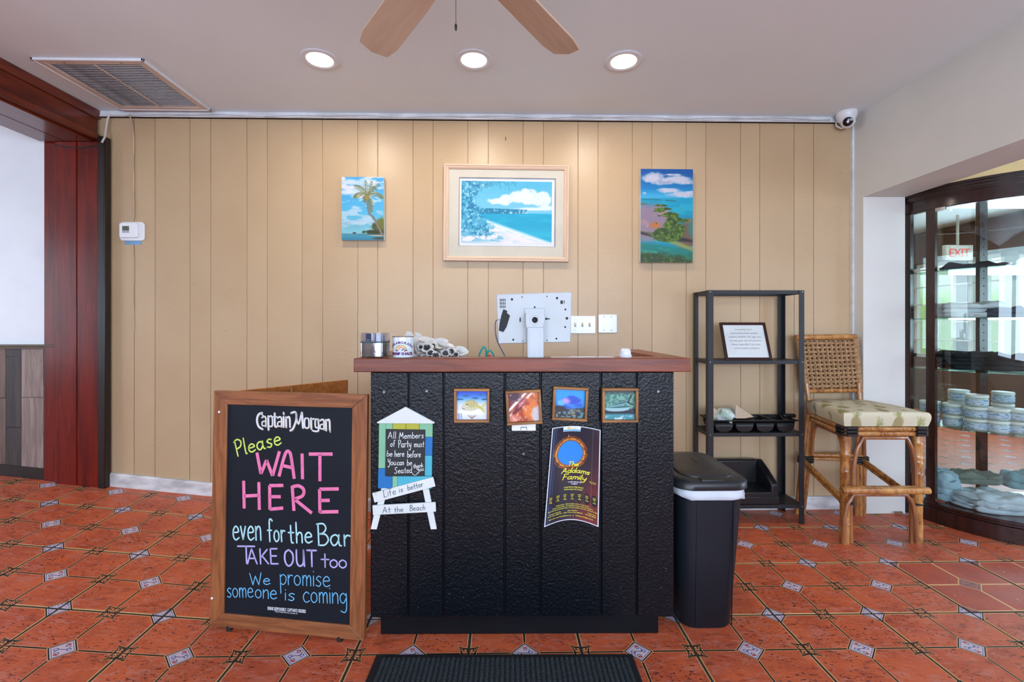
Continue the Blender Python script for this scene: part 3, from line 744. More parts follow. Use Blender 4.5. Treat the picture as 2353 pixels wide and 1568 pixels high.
def boxpic(cs, lab, fn, depth=.03):
    # cs: corners TL TR BR BL of the front rim in the picture
    pts = [cp.hit(x, y, depth) for x, y in cs]
    cx = sum(p[0] for p in pts) / 4; cz = sum(p[1] for p in pts) / 4
    w_ = (math.dist(pts[0], pts[1]) + math.dist(pts[2], pts[3])) / 2; h_ = (math.dist(pts[1], pts[2]) + math.dist(pts[3], pts[0])) / 2
    rot = (math.atan2(pts[1][1] - pts[0][1], pts[1][0] - pts[0][0]) + math.atan2(pts[2][1] - pts[3][1], pts[2][0] - pts[3][0])) / 2
    t = thing('boxed_print', lab, 'picture', mat=cp.m @ Matrix.Translation((cx, 0, cz)) @ Matrix.Rotation(-rot, 4, 'Y'), group='small boxed sea life prints on the counter front')
    e = .0095
    MB().box(-w_ / 2, w_ / 2, -depth, -.001, h_ / 2 - e, h_ / 2).build('frame_rail', M['boxwood'], t, bevel=.0012)
    MB().box(-w_ / 2, w_ / 2, -depth, -.001, -h_ / 2, -h_ / 2 + e).build('frame_rail', M['boxwood'], t, bevel=.0012)
    MB().box(-w_ / 2, -w_ / 2 + e, -depth + .0006, -.001, -h_ / 2 + e + .0003, h_ / 2 - e - .0003).build('frame_rail', M['boxwoodz'], t, bevel=.0012)
    MB().box(w_ / 2 - e, w_ / 2, -depth + .0006, -.001, -h_ / 2 + e + .0003, h_ / 2 - e - .0003).build('frame_rail', M['boxwoodz'], t, bevel=.0012)
    printed('print', fn, 110, 110, M['print'], t, flat_map(-w_ / 2 + e, w_ / 2 - e, -h_ / 2 + e, h_ / 2 - e, -.012), 1)
boxpic([(1042, 894), (1125, 894), (1124, 972), (1044, 972)], 'small wooden box picture of a pale yellow fish over white sand', fish_yellow)
boxpic([(1161, 900), (1243, 896), (1246, 974), (1166, 979)], 'small tilted wooden box picture with a red and orange shell close up', conch_red)
boxpic([(1272, 889), (1354, 893), (1348, 970), (1269, 966)], 'small wooden box picture of a bright blue fish over a reef', fish_blue)
boxpic([(1384, 893), (1469, 893), (1466, 972), (1385, 972)], 'small wooden box picture of two silver fish in green water', fish_silver)

# ---------------------------------------------------------------- theatre poster curling off the counter
pc = [cp.hit(x, y, c) for x, y, c in ((1268.5, 983, .004), (1379, 987.5, .006), (1373, 1206.6, .012), (1249.6, 1207, .014))]
def poster_map(s, t, off=0):
    (x0, z0), (x1, z1), (x2, z2), (x3, z3) = pc
    bow = math.sin(PI * s)
    x = (x0 * (1 - s) + x1 * s) * t + (x3 * (1 - s) + x2 * s) * (1 - t)
    z = (z0 * (1 - s) + z1 * s) * t + (z3 * (1 - s) + z2 * s) * (1 - t) + bow * (.010 * t + .020 * (1 - t))
    c = (.004 * (1 - s) + .006 * s) * t + (.014 * (1 - s) + .012 * s) * (1 - t) + (1 - bow) * (.016) * (.4 + .6 * (1 - t))
    return (x, -c + off - .003, z)
def poster_paint(U, V):
    s = U / .5; p = Pt(s, V, (24, 30, 46))
    p.put(sm(.55, 1.1, s + (.5 - V) * .6) * sm(.75, .25, V), (112, 40, 42)); p.put(sm(.6, 1.1, s) * .45, (92, 44, 44)); p.put(sm(.95, 1, V) * sm(.2, 0, s), (90, 50, 45)); p.put(sm(.2, .0, s) * .5, (26, 52, 84))
    p.put((1 - sm(.0, .10, np.abs(V - .45))) * sm(.1, .3, s) * .35, (70, 30, 32))
    for k in range(7):
        x = .085 + k * .138; p.put((1 - sm(.9, 1.02, np.hypot((s - x) / .066, (V - .245) / .062))), (20, 24, 36))
    d = np.hypot((s - .41) / .34, (V - .715) / .175)
    p.put(1 - sm(.97, 1.03, d), (170, 100, 40)); p.put((1 - sm(.0, .05, np.abs(d - .93))), (90, 44, 18)); p.put((1 - sm(.0, .04, np.abs(d - .84))), (225, 165, 90)); p.put((1 - sm(.74, .78, d)), (110, 60, 26)); p.put((1 - sm(.72, .75, d)), (24, 130, 215))
    p.put((1 - sm(.0, .3, np.abs(d - .98))) * (fbm(s * 26, V * 50, 2) > .58) * (d < 1), (70, 34, 14))
    p.put((1 - sm(0, .012, np.abs(s - .36))) * (V > .885) * (V < .905), (220, 180, 120))
    m = (s > .24) * (s < .60) * (V > .945) * (V < .995); p.put(m.astype(float), (225, 232, 238)); p.put((m * (np.abs(V - .957) < .008)).astype(float), (60, 160, 205)); p.put(m * (np.hypot((s - .35) / .03, (V - .978) / .012) < 1), (225, 180, 90)); p.put(m * (np.abs(V - .977) < .0035) * (s > .36) * (s < .52), (215, 185, 130))
    p.put((np.abs(s - .85) < .006) * .25, (190, 200, 220)); p.put((np.abs(s - .06) < .01) * .3, (110, 140, 180)); p.put((np.abs(s - .1) < .004) * .3, (110, 160, 210))
    b = np.minimum(np.minimum(s, 1 - s) * .5, np.minimum(V, 1 - V)); p.put(1 - sm(.007, .010, b), (225, 230, 242)); return p
poster = thing('show_poster', 'dark curling theatre poster with a gold oval frame and yellow script title', 'poster', mat=cp.m)
printed('sheet', poster_paint, 120, 230, M['print_gloss'], poster, lambda s, t: poster_map(s, t), .5)
pm = lambda a, b, c: poster_map(a, b, c)
ylw = plain('yellow_ink', (232, 226, 60), .4, .02); wht = plain('white_ink', (225, 228, 240), .4, .02)
mb = MB()
def wp(t, x0, x1, y, cap, wd, sh=0): 
    # lettering in sheet units: 0..1 across, 0..1 up (sheet is about .18 x .36)
    tot = sum(G[c][0] for c in t) + .05 * (len(t) - 1); k = (x1 - x0) / tot; x = 0
    for c in t:
        for st in G[c][1]:
            pp = [(x0 + (x + a + sh * b) * k, y + b * cap) for a, b in catmull(st)]
            # keep stroke width true although the units differ across and up
            mp2 = lambda a, b, c_: poster_map(a / .18, b / .36, c_)
            ribbon(mb, [(a * .18, b * .36) for a, b in pp], wd, mp2, -.001)
        x += G[c][0] + .05
wp('The', .37, .58, .575, .045, .0024, .2); wp('Addams', .26, .80, .505, .052, .0028, .2); wp('Family', .28, .74, .435, .055, .0028, .2)
mb.build('title', ylw, poster)
mb = MB()
def tp(t, x0, x1, y, h, b=.0): type_text(mb, t, (x0, y), (x1, y), h, pm, -.001, b)
tp('Coral Shores High School', .33, .70, .345, .014, .02); tp('Performing Arts Center', .34, .69, .322, .014, .02)
mb.build('small_print', ylw, poster); mb = MB()
for k, (a, b_, c_, d_) in enumerate((('THU', 'OCT', '24', '7 PM'), ('FRI', 'OCT', '25', '7 PM'), ('SAT', 'OCT', '26', '7 PM'), ('SUN', 'OCT', '27', '2 PM'), ('FRI', 'NOV', '1', '7 PM'), ('SAT', 'NOV', '2', '7 PM'), ('SUN', 'NOV', '3', '2 PM'))):
    x = .085 + k * .138
    for j, t in enumerate((a, b_, c_, d_)): hw = .028 if len(t) > 2 else .012 if len(t) == 2 else .005; tp(t, x - hw, x + hw, .268 - j * .0165, .011, .01)
mb.build('small_print', ylw, poster); mb = MB()
tp('Adult tickets - $20 (available online or at the door)', .2, .82, .168, .011, .01); tp('Advance ticket sales - $15 (available at ticket outlets listed below)', .13, .89, .148, .011, .01)
tp('High school age and younger tickets - $10 (only available at the door with proof of age)', .05, .97, .128, .011, .01)
tp('Key Largo Chocolates', .08, .3, .098, .011, .01); tp('Sheer Paradise', .43, .61, .098, .011, .01); tp('Positive Store', .8, .95, .098, .011, .01)
mb.build('small_print', ylw, poster); mb = MB()
tp('& Ice Cream, MM 100.5', .06, .32, .078, .011, .01); tp('Cedar Towers Plaza, MM 99.2', .35, .71, .078, .011, .01); tp('Plaza 88, MM 88', .76, .95, .078, .011, .01)
mb.build('small_print', ylw, poster); mb = MB()
tp('More info: www.TheKeyPlayers.org    or    KeyPlayersinfo@gmail.com', .08, .9, .045, .011, .01)
mb.build('small_print', ylw, poster); mb = MB()
tp('QR Code for', .81, .94, .432, .008, .01); tp('ticket sales', .82, .93, .42, .008, .01)
mb.build('small_print', ylw, poster)
mb = MB(); tp('A NEW MUSICAL', .40, .66, .398, .015, .01); tp('COMEDY', .46, .59, .377, .015, .01); mb.build('subtitle', wht, poster)

# ---------------------------------------------------------------- little beach hut sign hanging on the counter
hut = thing('beach_hut_sign', 'painted lifeguard hut sign with a chalkboard note and white slats', 'sign', mat=cp.m)
def c3(x, y, c=.0): return cp.hit(840 + x / 4.126, 860 + y / 4.126, c)
def worn(name, c): 
    m, nt, b = newmat(name); v = coords(nt, (1, 1, 1), rnd=6); n = noise(nt, coords(nt, (30, 30, 2), rnd=6), 4, 2)
    col = mix(nt, noise(nt, v, 12, 3), c, tuple(x * .9 for x in c)); col = mix(nt, n.ss(.72, .74), col, (84, 70, 52))
    nt.links.new(col, b.inputs['Base Color']); b.inputs['Roughness'].default_value = .6; bumpn(nt, b, n, .2, .001); return m
for k, c in (('h_white', (222, 226, 222)), ('h_green', (130, 190, 150)), ('h_yellow', (178, 176, 52)), ('h_blue', (14, 112, 182)), ('h_aqua', (70, 176, 196))): M[k] = worn(k, c)
def polyp(name, m, pts, c0, c1, **k):
    q = [c3(x, y, c1) for x, y in pts]; q = q[::-1]
    a = sum(q[i][0] * q[(i + 1) % len(q)][1] - q[(i + 1) % len(q)][0] * q[i][1] for i in range(len(q)))
    if a < 0: q = q[::-1]
    return MB().prism(q, -c1, -c0, 'y').build(name, m, hut, bevel=.0008, **k)
polyp('roof_board', M['h_white'], [(105, 458), (378, 312), (656, 460), (650, 470), (112, 468)], .0045, .016)
for nm, pts in (('h_green', [(128, 466), (192, 466), (192, 893), (122, 893)]), ('h_green', [(193.5, 466), (254, 466), (254, 528), (193.5, 528)]), ('h_yellow', [(257, 466), (380, 466), (380, 528), (257, 528)]), ('h_yellow', [(383, 466), (509, 466), (509, 528), (383, 528)]),
                ('h_green', [(512, 466), (635, 466), (634, 597), (562, 597), (562, 528), (512, 528)]), ('h_blue', [(562, 599), (634, 599), (631, 770), (562, 770)]), ('h_aqua', [(560, 773), (630, 773), (628, 966), (558, 966)]),
                ('h_blue', [(121, 896), (192, 896), (192, 970), (254, 970), (252, 1085), (117, 1085)]), ('h_green', [(256, 970), (302, 970), (301, 1085), (254, 1085)]), ('h_aqua', [(304, 970), (628, 970), (624, 1087), (303, 1085)])):
    polyp('painted_board', M[nm], pts, .001, .009)
polyp('chalkboard', plain('slate', (26, 30, 34), .6, .2, 10), [(190, 522), (567, 528), (560, 969), (184, 968)], .0085, .0115)
for pts in ([(150, 1083), (205, 1083), (170, 1245), (108, 1245)], [(78, 1335), (140, 1335), (104, 1475), (48, 1472)], [(540, 1090), (600, 1088), (624, 1218), (566, 1218)], [(582, 1308), (642, 1306), (674, 1472), (618, 1474)]):
    polyp('leg', M['h_white'], pts, .001, .009)
polyp('slat', M['h_white'], [(62, 1132), (640, 978), (661, 1066), (84, 1221)], .010, .018)
polyp('slat', M['h_white'], [(65, 1248), (663, 1217), (667, 1306), (69, 1338)], .010, .018)
mb = MB()
def hw(t, x0, y0, x1, y1, cap, wd, c, sh=.1):
    A = c3(x0, y0, c); B = c3(x1, y1, c); k = .00162 / 4.126 * cap
    word(mb, t, A, B, k, wd, ident, -c - .0007, sh)
cb = .0115
for a in (('All', 213, 612, 288, 607, 62), ('Members', 318, 612, 550, 606, 58), ('of', 236, 688, 278, 686, 60), ('Party', 310, 696, 432, 690, 70), ('must', 460, 692, 555, 690, 60), ('be', 200, 780, 252, 780, 56), ('here', 275, 784, 366, 780, 60), ('before', 395, 790, 522, 786, 60),
          ('You', 210, 865, 287, 862, 62), ('can', 298, 864, 362, 862, 56), ('be', 392, 866, 440, 864, 56), ('Seated', 275, 942, 440, 935, 58), ('thank', 455, 894, 546, 880, 40), ('You', 490, 930, 552, 912, 42)):
    hw(a[0], *a[1:5], a[5], .0021, cb)
hw('.', 460, 926, 470, 926, 30, .002, cb); hw('.', 474, 926, 484, 926, 30, .002, cb)
ribbon(mb, [c3(445 + 23 - 23 * math.cos(t), 938 + 20 * math.sin(t), cb) for t in [PI * k / 8 for k in range(9)]], .0021, ident, -cb - .0007)
mb.build('chalk_writing', plain('chalk_white', (228, 232, 230), .8, .1), hut)
mb = MB()
nvp = plain('navy_paint', (20, 60, 100), .6)
for a in (('Life', 175, 1170, 290, 1138, 66), ('is', 318, 1124, 357, 1114, 52), ('better', 402, 1104, 548, 1064, 52), ('At', 163, 1320, 236, 1310, 56), ('the', 272, 1312, 356, 1304, 52), ('Beach', 418, 1298, 564, 1288, 54)):
    mb = MB(); hw(a[0], *a[1:5], a[5], .0019, .018); mb.build('painted_word', nvp, hut)

# ---------------------------------------------------------------- book-fold chalkboard sign on the floor
bl_ = P(481.4, 1438.8, 1.166 * F / 685); br_ = P(836.5, 1473.9, 1.171 * F / 721); tl_ = P(501, 899, 1.812)
sp_ = Pl(bl_, br_ - bl_, tl_ - bl_)
SW = sp_.hit(836.5, 1473.9)[0]; SH = sp_.hit(501, 899)[1]
sign = thing('chalkboard_sign', 'large floor chalkboard with orange brown wooden frame reading Please wait here', 'sign', mat=sp_.m)
M['signwood'] = wood('sign_wood_x', (150, 92, 54), (118, 68, 38), 'x', 1.4, .45, .25, rnd=4, c3=(104, 60, 34))
M['signwoodz'] = wood('sign_wood_z', (152, 92, 52), (118, 68, 36), 'z', 1.4, .45, .25, rnd=4, c3=(104, 60, 34))
M['slate'] = plain('blackboard', (17, 27, 36), .5, .15, 5, .06, 60, spec=.25)
fw = sp_.hit(513.5, 1408)[0]; fh = .052
MB().prism([(0, 0), (SW, 0), (SW - fw, fh), (fw, fh)], 0, .022, 'y').build('frame_rail', M['signwood'], sign, bevel=.002)
MB().prism([(fw, SH - fh), (SW - fw, SH - fh), (SW, SH), (0, SH)], 0, .022, 'y').build('frame_rail', M['signwood'], sign, bevel=.002)
MB().prism([(0, 0), (fw, fh), (fw, SH - fh), (0, SH)], 0.0003, .022, 'y').build('frame_rail', M['signwoodz'], sign, bevel=.002)
MB().prism([(SW - fw, fh), (SW, 0), (SW, SH), (SW - fw, SH - fh)], 0.0003, .022, 'y').build('frame_rail', M['signwoodz'], sign, bevel=.002)
MB().box(fw - .004, SW - fw + .004, .007, .016, fh - .004, SH - fh + .004).build('board', M['slate'], sign)
rub = plain('rubber_black', (22, 22, 24), .6)
for px, py in ((523, 1440), (778, 1466)):
    a, b_ = sp_.hit(px, py)
    MB().lathe([(.010, 0), (.013, .02), (.012, .03)], 14, (a, .011, -.024)).build('foot', rub, sign, smooth=True)
for px, py in ((504, 947), (487.5, 1375)):
    a, b_ = sp_.hit(px, py); MB().disc((a, b_, 0), .0045, 12, 'y', .002).build('screw_cap', mw, sign)
def c1(x, y): return sp_.hit(460 + x / 4.612, 860 + y / 4.612, -.007)
def c2(x, y): return sp_.hit(460 + x / 4.9, 1180 + y / 4.9, -.007)
K1 = 1.75 / F / 4.612; K2 = 1.75 / F / 4.9; so = .007 - .0008
def chalk(name, c): return plain(name, c, .7, .08, 30, .05)
mb = MB()
word(mb, 'Please', c1(385, 870), c1(862, 742), 170 * K1, .0058, ident, so, .05)
mb.build('yellow_writing', chalk('ink_yellow', (205, 226, 98)), sign)
mb = MB()
for st in ([(603, 832), (645, 1058)], [(645, 1058), (705, 912)], [(705, 912), (768, 1078)], [(768, 1078), (842, 818)], [(836, 1085), (885, 900), (915, 825), (945, 825), (965, 880), (998, 1110)], [(875, 970), (975, 992)],
           [(1081, 842), (1086, 1114)], [(1152, 848), (1404, 848)], [(1270, 850), (1270, 1136)],
           [(462, 1130), (468, 1425)], [(623, 1145), (628, 1440)], [(468, 1293), (620, 1285)], [(883, 1180), (733, 1182)], [(737, 1182), (740, 1436)], [(738, 1432), (881, 1420)], [(745, 1300), (855, 1300)],
           [(976, 1184), (995, 1450)], [(978, 1195), (1045, 1185), (1098, 1225), (1085, 1290), (1000, 1325)], [(1000, 1325), (1185, 1474)], [(1470, 1217), (1265, 1220)], [(1266, 1220), (1270, 1470)], [(1265, 1462), (1466, 1458)], [(1275, 1340), (1374, 1338)]):
    ribbon(mb, [c1(*p) for p in catmull(st)], 36 * K1, ident, so, cap=False)
mb.build('pink_writing', chalk('ink_pink', (232, 118, 165)), sign)
mb = MB()
for t, x0, y0, x1, y1, cap in (('even', 370, 298, 690, 302, 310), ('for', 765, 318, 958, 318, 255), ('the', 1000, 332, 1262, 332, 230), ('Bar', 1318, 358, 1692, 368, 240)):
    word(mb, t, c2(x0, y0), c2(x1, y1), cap * K2, 18 * K2, ident, so, .0)
mb.build('pale_blue_writing', chalk('ink_mint', (176, 224, 228)), sign)
mb = MB()
word(mb, 'T', c2(430, 562), c2(620, 565), 195 * K2, 19 * K2, ident, so); word(mb, 'AKE', c2(535, 568), c2(880, 568), 170 * K2, 18 * K2, ident, so)
mb.build('lilac_writing', chalk('ink_lilac', (182, 174, 226)), sign); mb = MB()
word(mb, 'OUT', c2(950, 588), c2(1312, 600), 180 * K2, 20 * K2, ident, so); mb.build('lilac_writing', chalk('ink_lilac', (182, 174, 226)), sign); mb = MB(); word(mb, '+oo', c2(1365, 606), c2(1655, 616), 175 * K2, 16 * K2, ident, so, gap=.04)
mb.build('lilac_writing', chalk('ink_lilac', (182, 174, 226)), sign)
mb = MB()
for t, x0, y0, x1, y1, cap in (('We', 570, 808, 790, 800, 135), ('promise', 895, 800, 1462, 828, 225), ('some', 305, 945, 600, 946, 210), ('one', 620, 950, 862, 966, 190), ('is', 950, 975, 1066, 985, 160), ('coming', 1160, 1000, 1652, 1020, 230)):
    word(mb, t, c2(x0, y0), c2(x1, y1), cap * K2, 10.5 * K2, ident, so, .0, .08)
mb.build('sky_blue_writing', chalk('ink_blue', (110, 190, 236)), sign)
# printed name, bold condensed with a tan shadow
def logo(mb, dx, dy, extra):
    S = []
    def thick(pts, w): S.append((pts, w))
    def X(x, y): return (x, y)
    thick([(655, 410), (618, 430), (602, 490), (620, 555), (660, 582)], 22); thick([(640, 412), (672, 445)], 12)
    def a(x, y): thick([(x + 2, y - 95), (x + 30, y - 108), (x + 44, y - 85), (x + 44, y)], 16); thick([(x + 44, y - 58), (x + 8, y - 50), (x + 6, y - 12), (x + 40, y - 8)], 13)
    def n(x, y, h=105): thick([(x + 2, y - h), (x + 4, y)], 20); thick([(x + 6, y - h + 12), (x + 38, y - h), (x + 44, y)], 18)
    a(652, 556); thick([(722, 445), (724, 590)], 20); thick([(726, 455), (760, 448), (764, 545), (728, 552)], 15)
    thick([(790, 415), (792, 545), (812, 556)], 20); thick([(772, 452), (815, 452)], 12); a(818, 560); thick([(884, 452), (884, 560)], 20); thick([(884, 408), (886, 425)], 18); n(908, 562)
    thick([(965, 412), (1010, 404), (1018, 480), (985, 575), (955, 598)], 20); thick([(1012, 408), (1040, 530), (1075, 410)], 16); thick([(1078, 408), (1090, 568)], 22)
    thick([(1130, 465), (1108, 480), (1108, 555), (1130, 572), (1152, 556), (1150, 480), (1130, 465)], 16); thick([(1175, 468), (1178, 580)], 20); thick([(1182, 480), (1208, 472)], 16)
    thick([(1255, 480), (1222, 482), (1222, 560), (1252, 566)], 15); thick([(1250, 478), (1255, 590), (1225, 606), (1190, 598)], 16); a(1268, 588); n(1330, 596, 110); thick([(1374, 590), (1378, 615)], 10)
    for pts, w_ in S:
        ribbon(mb, [c1(p[0] + dx, p[1] + dy) for p in catmull(pts, 5)], (w_ + extra) * K1, ident, so + (.0002 if extra or dx else 0), cap=True)
mb = MB(); logo(mb, 5, 4, 2); mb.build('logo_shadow', plain('logo_tan', (150, 120, 78), .6), sign)
mb = MB(); logo(mb, 0, 0, 0)
mb.build('printed_logo', plain('logo_white', (216, 222, 226), .6, .05), sign); mb = MB()
type_text(mb, "DRINK RESPONSIBLY. CAPTAIN'S ORDERS!", c2(760, 1086), c2(1190, 1122), 36 * K2, ident, so, .03)
type_text(mb, 'Captain Morgan Rum Co., Norwalk, CT.', c2(842, 1110), c2(1100, 1138), 13 * K2, ident, so, .02)
mb.build('small_print', plain('logo_white', (216, 222, 226), .6, .05), sign)
# the back leaf, hinged along the left edge
bt = P(793, 874, 2.36)
hx = sp_.mi @ bt
v2 = Vector((hx.x, hx.y, 0)).normalized(); Lf = math.hypot(hx.x, hx.y)
q = MB(); ang = math.atan2(v2.y, v2.x)
q.M = Matrix.Translation((0.004, .026, 0)) @ Matrix.Rotation(ang, 4, 'Z')
Hb = hx.z
q.box(0, Lf, 0, .012, .02, Hb); lf = q.build('back_leaf', wood('leaf_wood', (178, 112, 58), (156, 92, 44), 'x', 1, .4, .1, rnd=0), sign, bevel=.002)
q = MB(); q.M = Matrix.Translation((0.004, .026, 0)) @ Matrix.Rotation(ang, 4, 'Z')
q.box(Lf * .02, Lf, -.014, 0, .02, .07); q.build('leaf_batten', M['signwood'], sign, bevel=.002)
c0_ = Vector(((bt.x), 0, 0)); p0 = Vector((SW * .5, .02, SH - .015)); p1 = Matrix.Rotation(ang, 4, 'Z') @ Vector((Lf * .5, 0, 0)) + Vector((0, .026, Hb - .005))
q = MB()
nl = 16
for k in range(nl):
    t = k / nl; a = p0.lerp(p1, t); b_ = p0.lerp(p1, t + 1.25 / nl); sag = lambda s: -.0 - .03 * math.sin(PI * s)
    a.z += sag(t); b_.z += sag(t + 1.25 / nl); o_ = Vector((.003, 0, 0)) if k % 2 else Vector((0, 0, .003))
    q.tube([a - o_, a + o_, b_ + o_, b_ - o_, a - o_], .0011, 5)
q.build('chain', M['steel'], sign)
# ---------------------------------------------------------------- pictures on the back wall
wp_ = Pl((0, WY, 0), (1, 0, 0), (0, 0, 1))
def wl_(px, py, c=0): return wp_.hit(px, py, c)
def clouds(p, col, th, sx, sy, seed, msk=1, so=.12, k=1): p.put(sm(th, th + so, fbm(p.U * sx, p.V * sy, seed, 5)) * msk * k, col)
def palm_art(U, V):
    p = Pt(U, V, (90, 190, 225)); p.put(sm(.2, 1, V), (66, 165, 225)); p.put(sm(.45, .1, V), (130, 200, 215))
    clouds(p, (196, 218, 232), .48, 5, 14, 3, sm(.1, .2, V), k=.8); clouds(p, (225, 225, 232), .6, 5, 12, 9, sm(.4, .9, V))
    p.put(sm(.6, .1, fbm(U * 4, V * 26, 5)) * sm(.45, .3, V) * sm(.15, .2, V) * .4, (110, 150, 175))
    p.ell(.1, .76, .16, .04, (215, 225, 235), .6, n=.6); p.ell(.28, .7, .12, .03, (220, 225, 232), .6, n=.6); p.ell(.1, .92, .2, .04, (200, 220, 235), .6, n=.8)
    p.put(1 - sm(.085, .095, V), (60, 150, 175)); p.put((1 - sm(.02, .06, V)) * .6, (50, 120, 150)); p.ell(.6, .03, .1, .02, (70, 70, 60), .5)
    p.line([(.0, .10), (.6, .092)], .004, (60, 60, 80)); p.ell(.2, .115, .03, .012, (80, 60, 50), .2)
    for x, r in ((.35, .022), (.43, .025), (.52, .03)): p.ell(x, .13, r * 1.4, r, (70, 90, 60), .4, n=1.2, ns=30)
    p.ell(.62, .2, .14, .1, (70, 80, 30), .25, n=.9, ns=16); p.ell(.63, .26, .09, .09, (110, 115, 40), .4, n=1.2, ns=22); p.ell(.5, .13, .12, .03, (50, 60, 30), .4, n=.8, ns=20); p.ell(.6, .075, .16, .008, (205, 180, 140), .4)
    tr = [(.41, .72), (.405, .6), (.415, .5), (.44, .42), (.5, .36), (.55, .28), (.6, .18), (.645, .09)]
    for a, b in zip(tr[:-1], tr[1:]): p.line([a, b], .010 + .009 * (1 - a[1]), (120, 104, 98)); p.line([(a[0] - .006, a[1]), (b[0] - .006, b[1])], .004, (160, 145, 135), 1)
    for pts in ([(.4, .7), (.36, .78), (.28, .84), (.2, .87)], [(.4, .7), (.38, .82), (.38, .95)], [(.4, .7), (.45, .82), (.48, .94)], [(.4, .7), (.5, .8), (.6, .9)], [(.4, .7), (.5, .74), (.6, .72), (.66, .67)], [(.4, .7), (.33, .74), (.24, .72), (.2, .68)], [(.4, .7), (.45, .64), (.47, .55), (.475, .45)], [(.4, .7), (.36, .67), (.385, .64)], [(.4, .7), (.46, .79), (.53, .86)]):
        q = catmull(pts, 5)
        for i in range(len(q) - 1):
            (x0, y0), (x1, y1) = q[i], q[i + 1]; t = i / len(q)
            for s in (-1, 1):
                dx, dy = x1 - x0, y1 - y0; L = math.hypot(dx, dy) + 1e-6
                ln = .055 * math.sin(PI * min(1, t * .9 + .12))
                p.line([(x0, y0), (x0 + (dx / L * .7 - s * dy / L * .7) * ln, y0 + (dy / L * .7 + s * dx / L * .7) * ln - .012)], .0042, (96 + 40 * (s > 0), 112 + 26 * (s > 0), 60))
        p.line(q, .004, (110, 110, 60))
    p.ell(.41, .68, .03, .03, (170, 130, 60), .5, n=.8, ns=30)
    return p
def beach_art(U, V):
    p = Pt(U, V, (120, 200, 230)); p.put(sm(.5, 1, V), (84, 186, 222)); 
    # clouds
    for x, y, rx, ry in ((.62, .68, .2, .05), (.7, .7, .1, .09), (.9, .75, .12, .1), (1.06, .76, .16, .12), (1.2, .72, .16, .1), (1.02, .84, .07, .05), (1.3, .72, .12, .12)): p.ell(x, y, rx, ry, (226, 238, 245), .2, n=.5, ns=14)
    p.put(sm(.50, .7, fbm(U * 9, V * 9, 4)) * (np.abs(V - .74) < .12) * sm(.5, .8, U) * .35, (150, 205, 228)); p.ell(1.1, .56, .22, .025, (222, 236, 244), .5, n=.6, ns=12); p.ell(1.35, .58, .12, .04, (222, 236, 244), .5, n=.6, ns=12)
    p.put((V < .49) * 1.0, (6, 168, 208)); p.put((V < .49) * sm(.55, .7, fbm(U * 3, V * 22, 6)) * .5, (40, 190, 222)); p.put((V < .49) * sm(.49, .46, V) * sm(.3, .2, V) * .3, (60, 196, 224))
    p.line([(.42, .49), (1.05, .494)], .006, (230, 225, 220)); p.put((np.abs(V - .52) < .03 + (1.0 - U) * .03) * (U < 1.05) * (fbm(U * 40, V * 30, 2) > .4), (20, 130, 170))
    d = V - (.42 - .62 * (U - .3) * .55)   # shoreline
    p.put(sm(.01, -.005, d), (150, 215, 235)); p.put(sm(-.015, -.03, d), (226, 240, 246)); p.put(sm(-.055, -.07, d) * (fbm(U * 20, V * 40, 3) > .5) * .4, (120, 190, 220)); p.put(sm(-.06, -.09, d), (240, 236, 238))
    # shadow on sand
    p.put(sm(.56, .60, fbm(U * 3.2 + V * 3, V * 12, 12)) * sm(.30, .2, V) * sm(1.05, .5, U), (110, 190, 220)); p.put((V < .2) * sm(.9, .1, U) * sm(.44, .5, fbm(U * 4, V * 10, 7)) * .9, (120, 192, 220)); p.put(sm(.05, .0, V) * .8, (238, 236, 240))
    # foliage
    lim = .52 - .38 * np.abs(V - .62) - .0 ; n = fbm(U * 14, V * 14, 3, 5)
    f = sm(.06, -.06, U - (.34 + .12 * np.sin(V * 7) + .22 * sm(.85, 1.0, V) + (n - .5) * .5)) * sm(.1, .22, V + (n - .5) * .3)
    p.put(f, (70, 172, 206)); p.put(f * sm(.5, .62, fbm(U * 26, V * 26, 6)), (24, 130, 176)); p.put(f * sm(.56, .66, fbm(U * 34, V * 30, 15)), (150, 214, 232)); p.put(f * sm(.34, .24, U) * sm(.4, .5, V) * sm(.45, .6, fbm(U * 12, V * 12, 22)) * .8, (10, 110, 160))
    p.put(sm(.84, .98, V + (fbm(U * 16, V * 8, 21) - .5) * .3) * (fbm(U * 40, V * 18, 23) > .55) * sm(1.2, .8, U) * .8, (60, 160, 196))
    return p
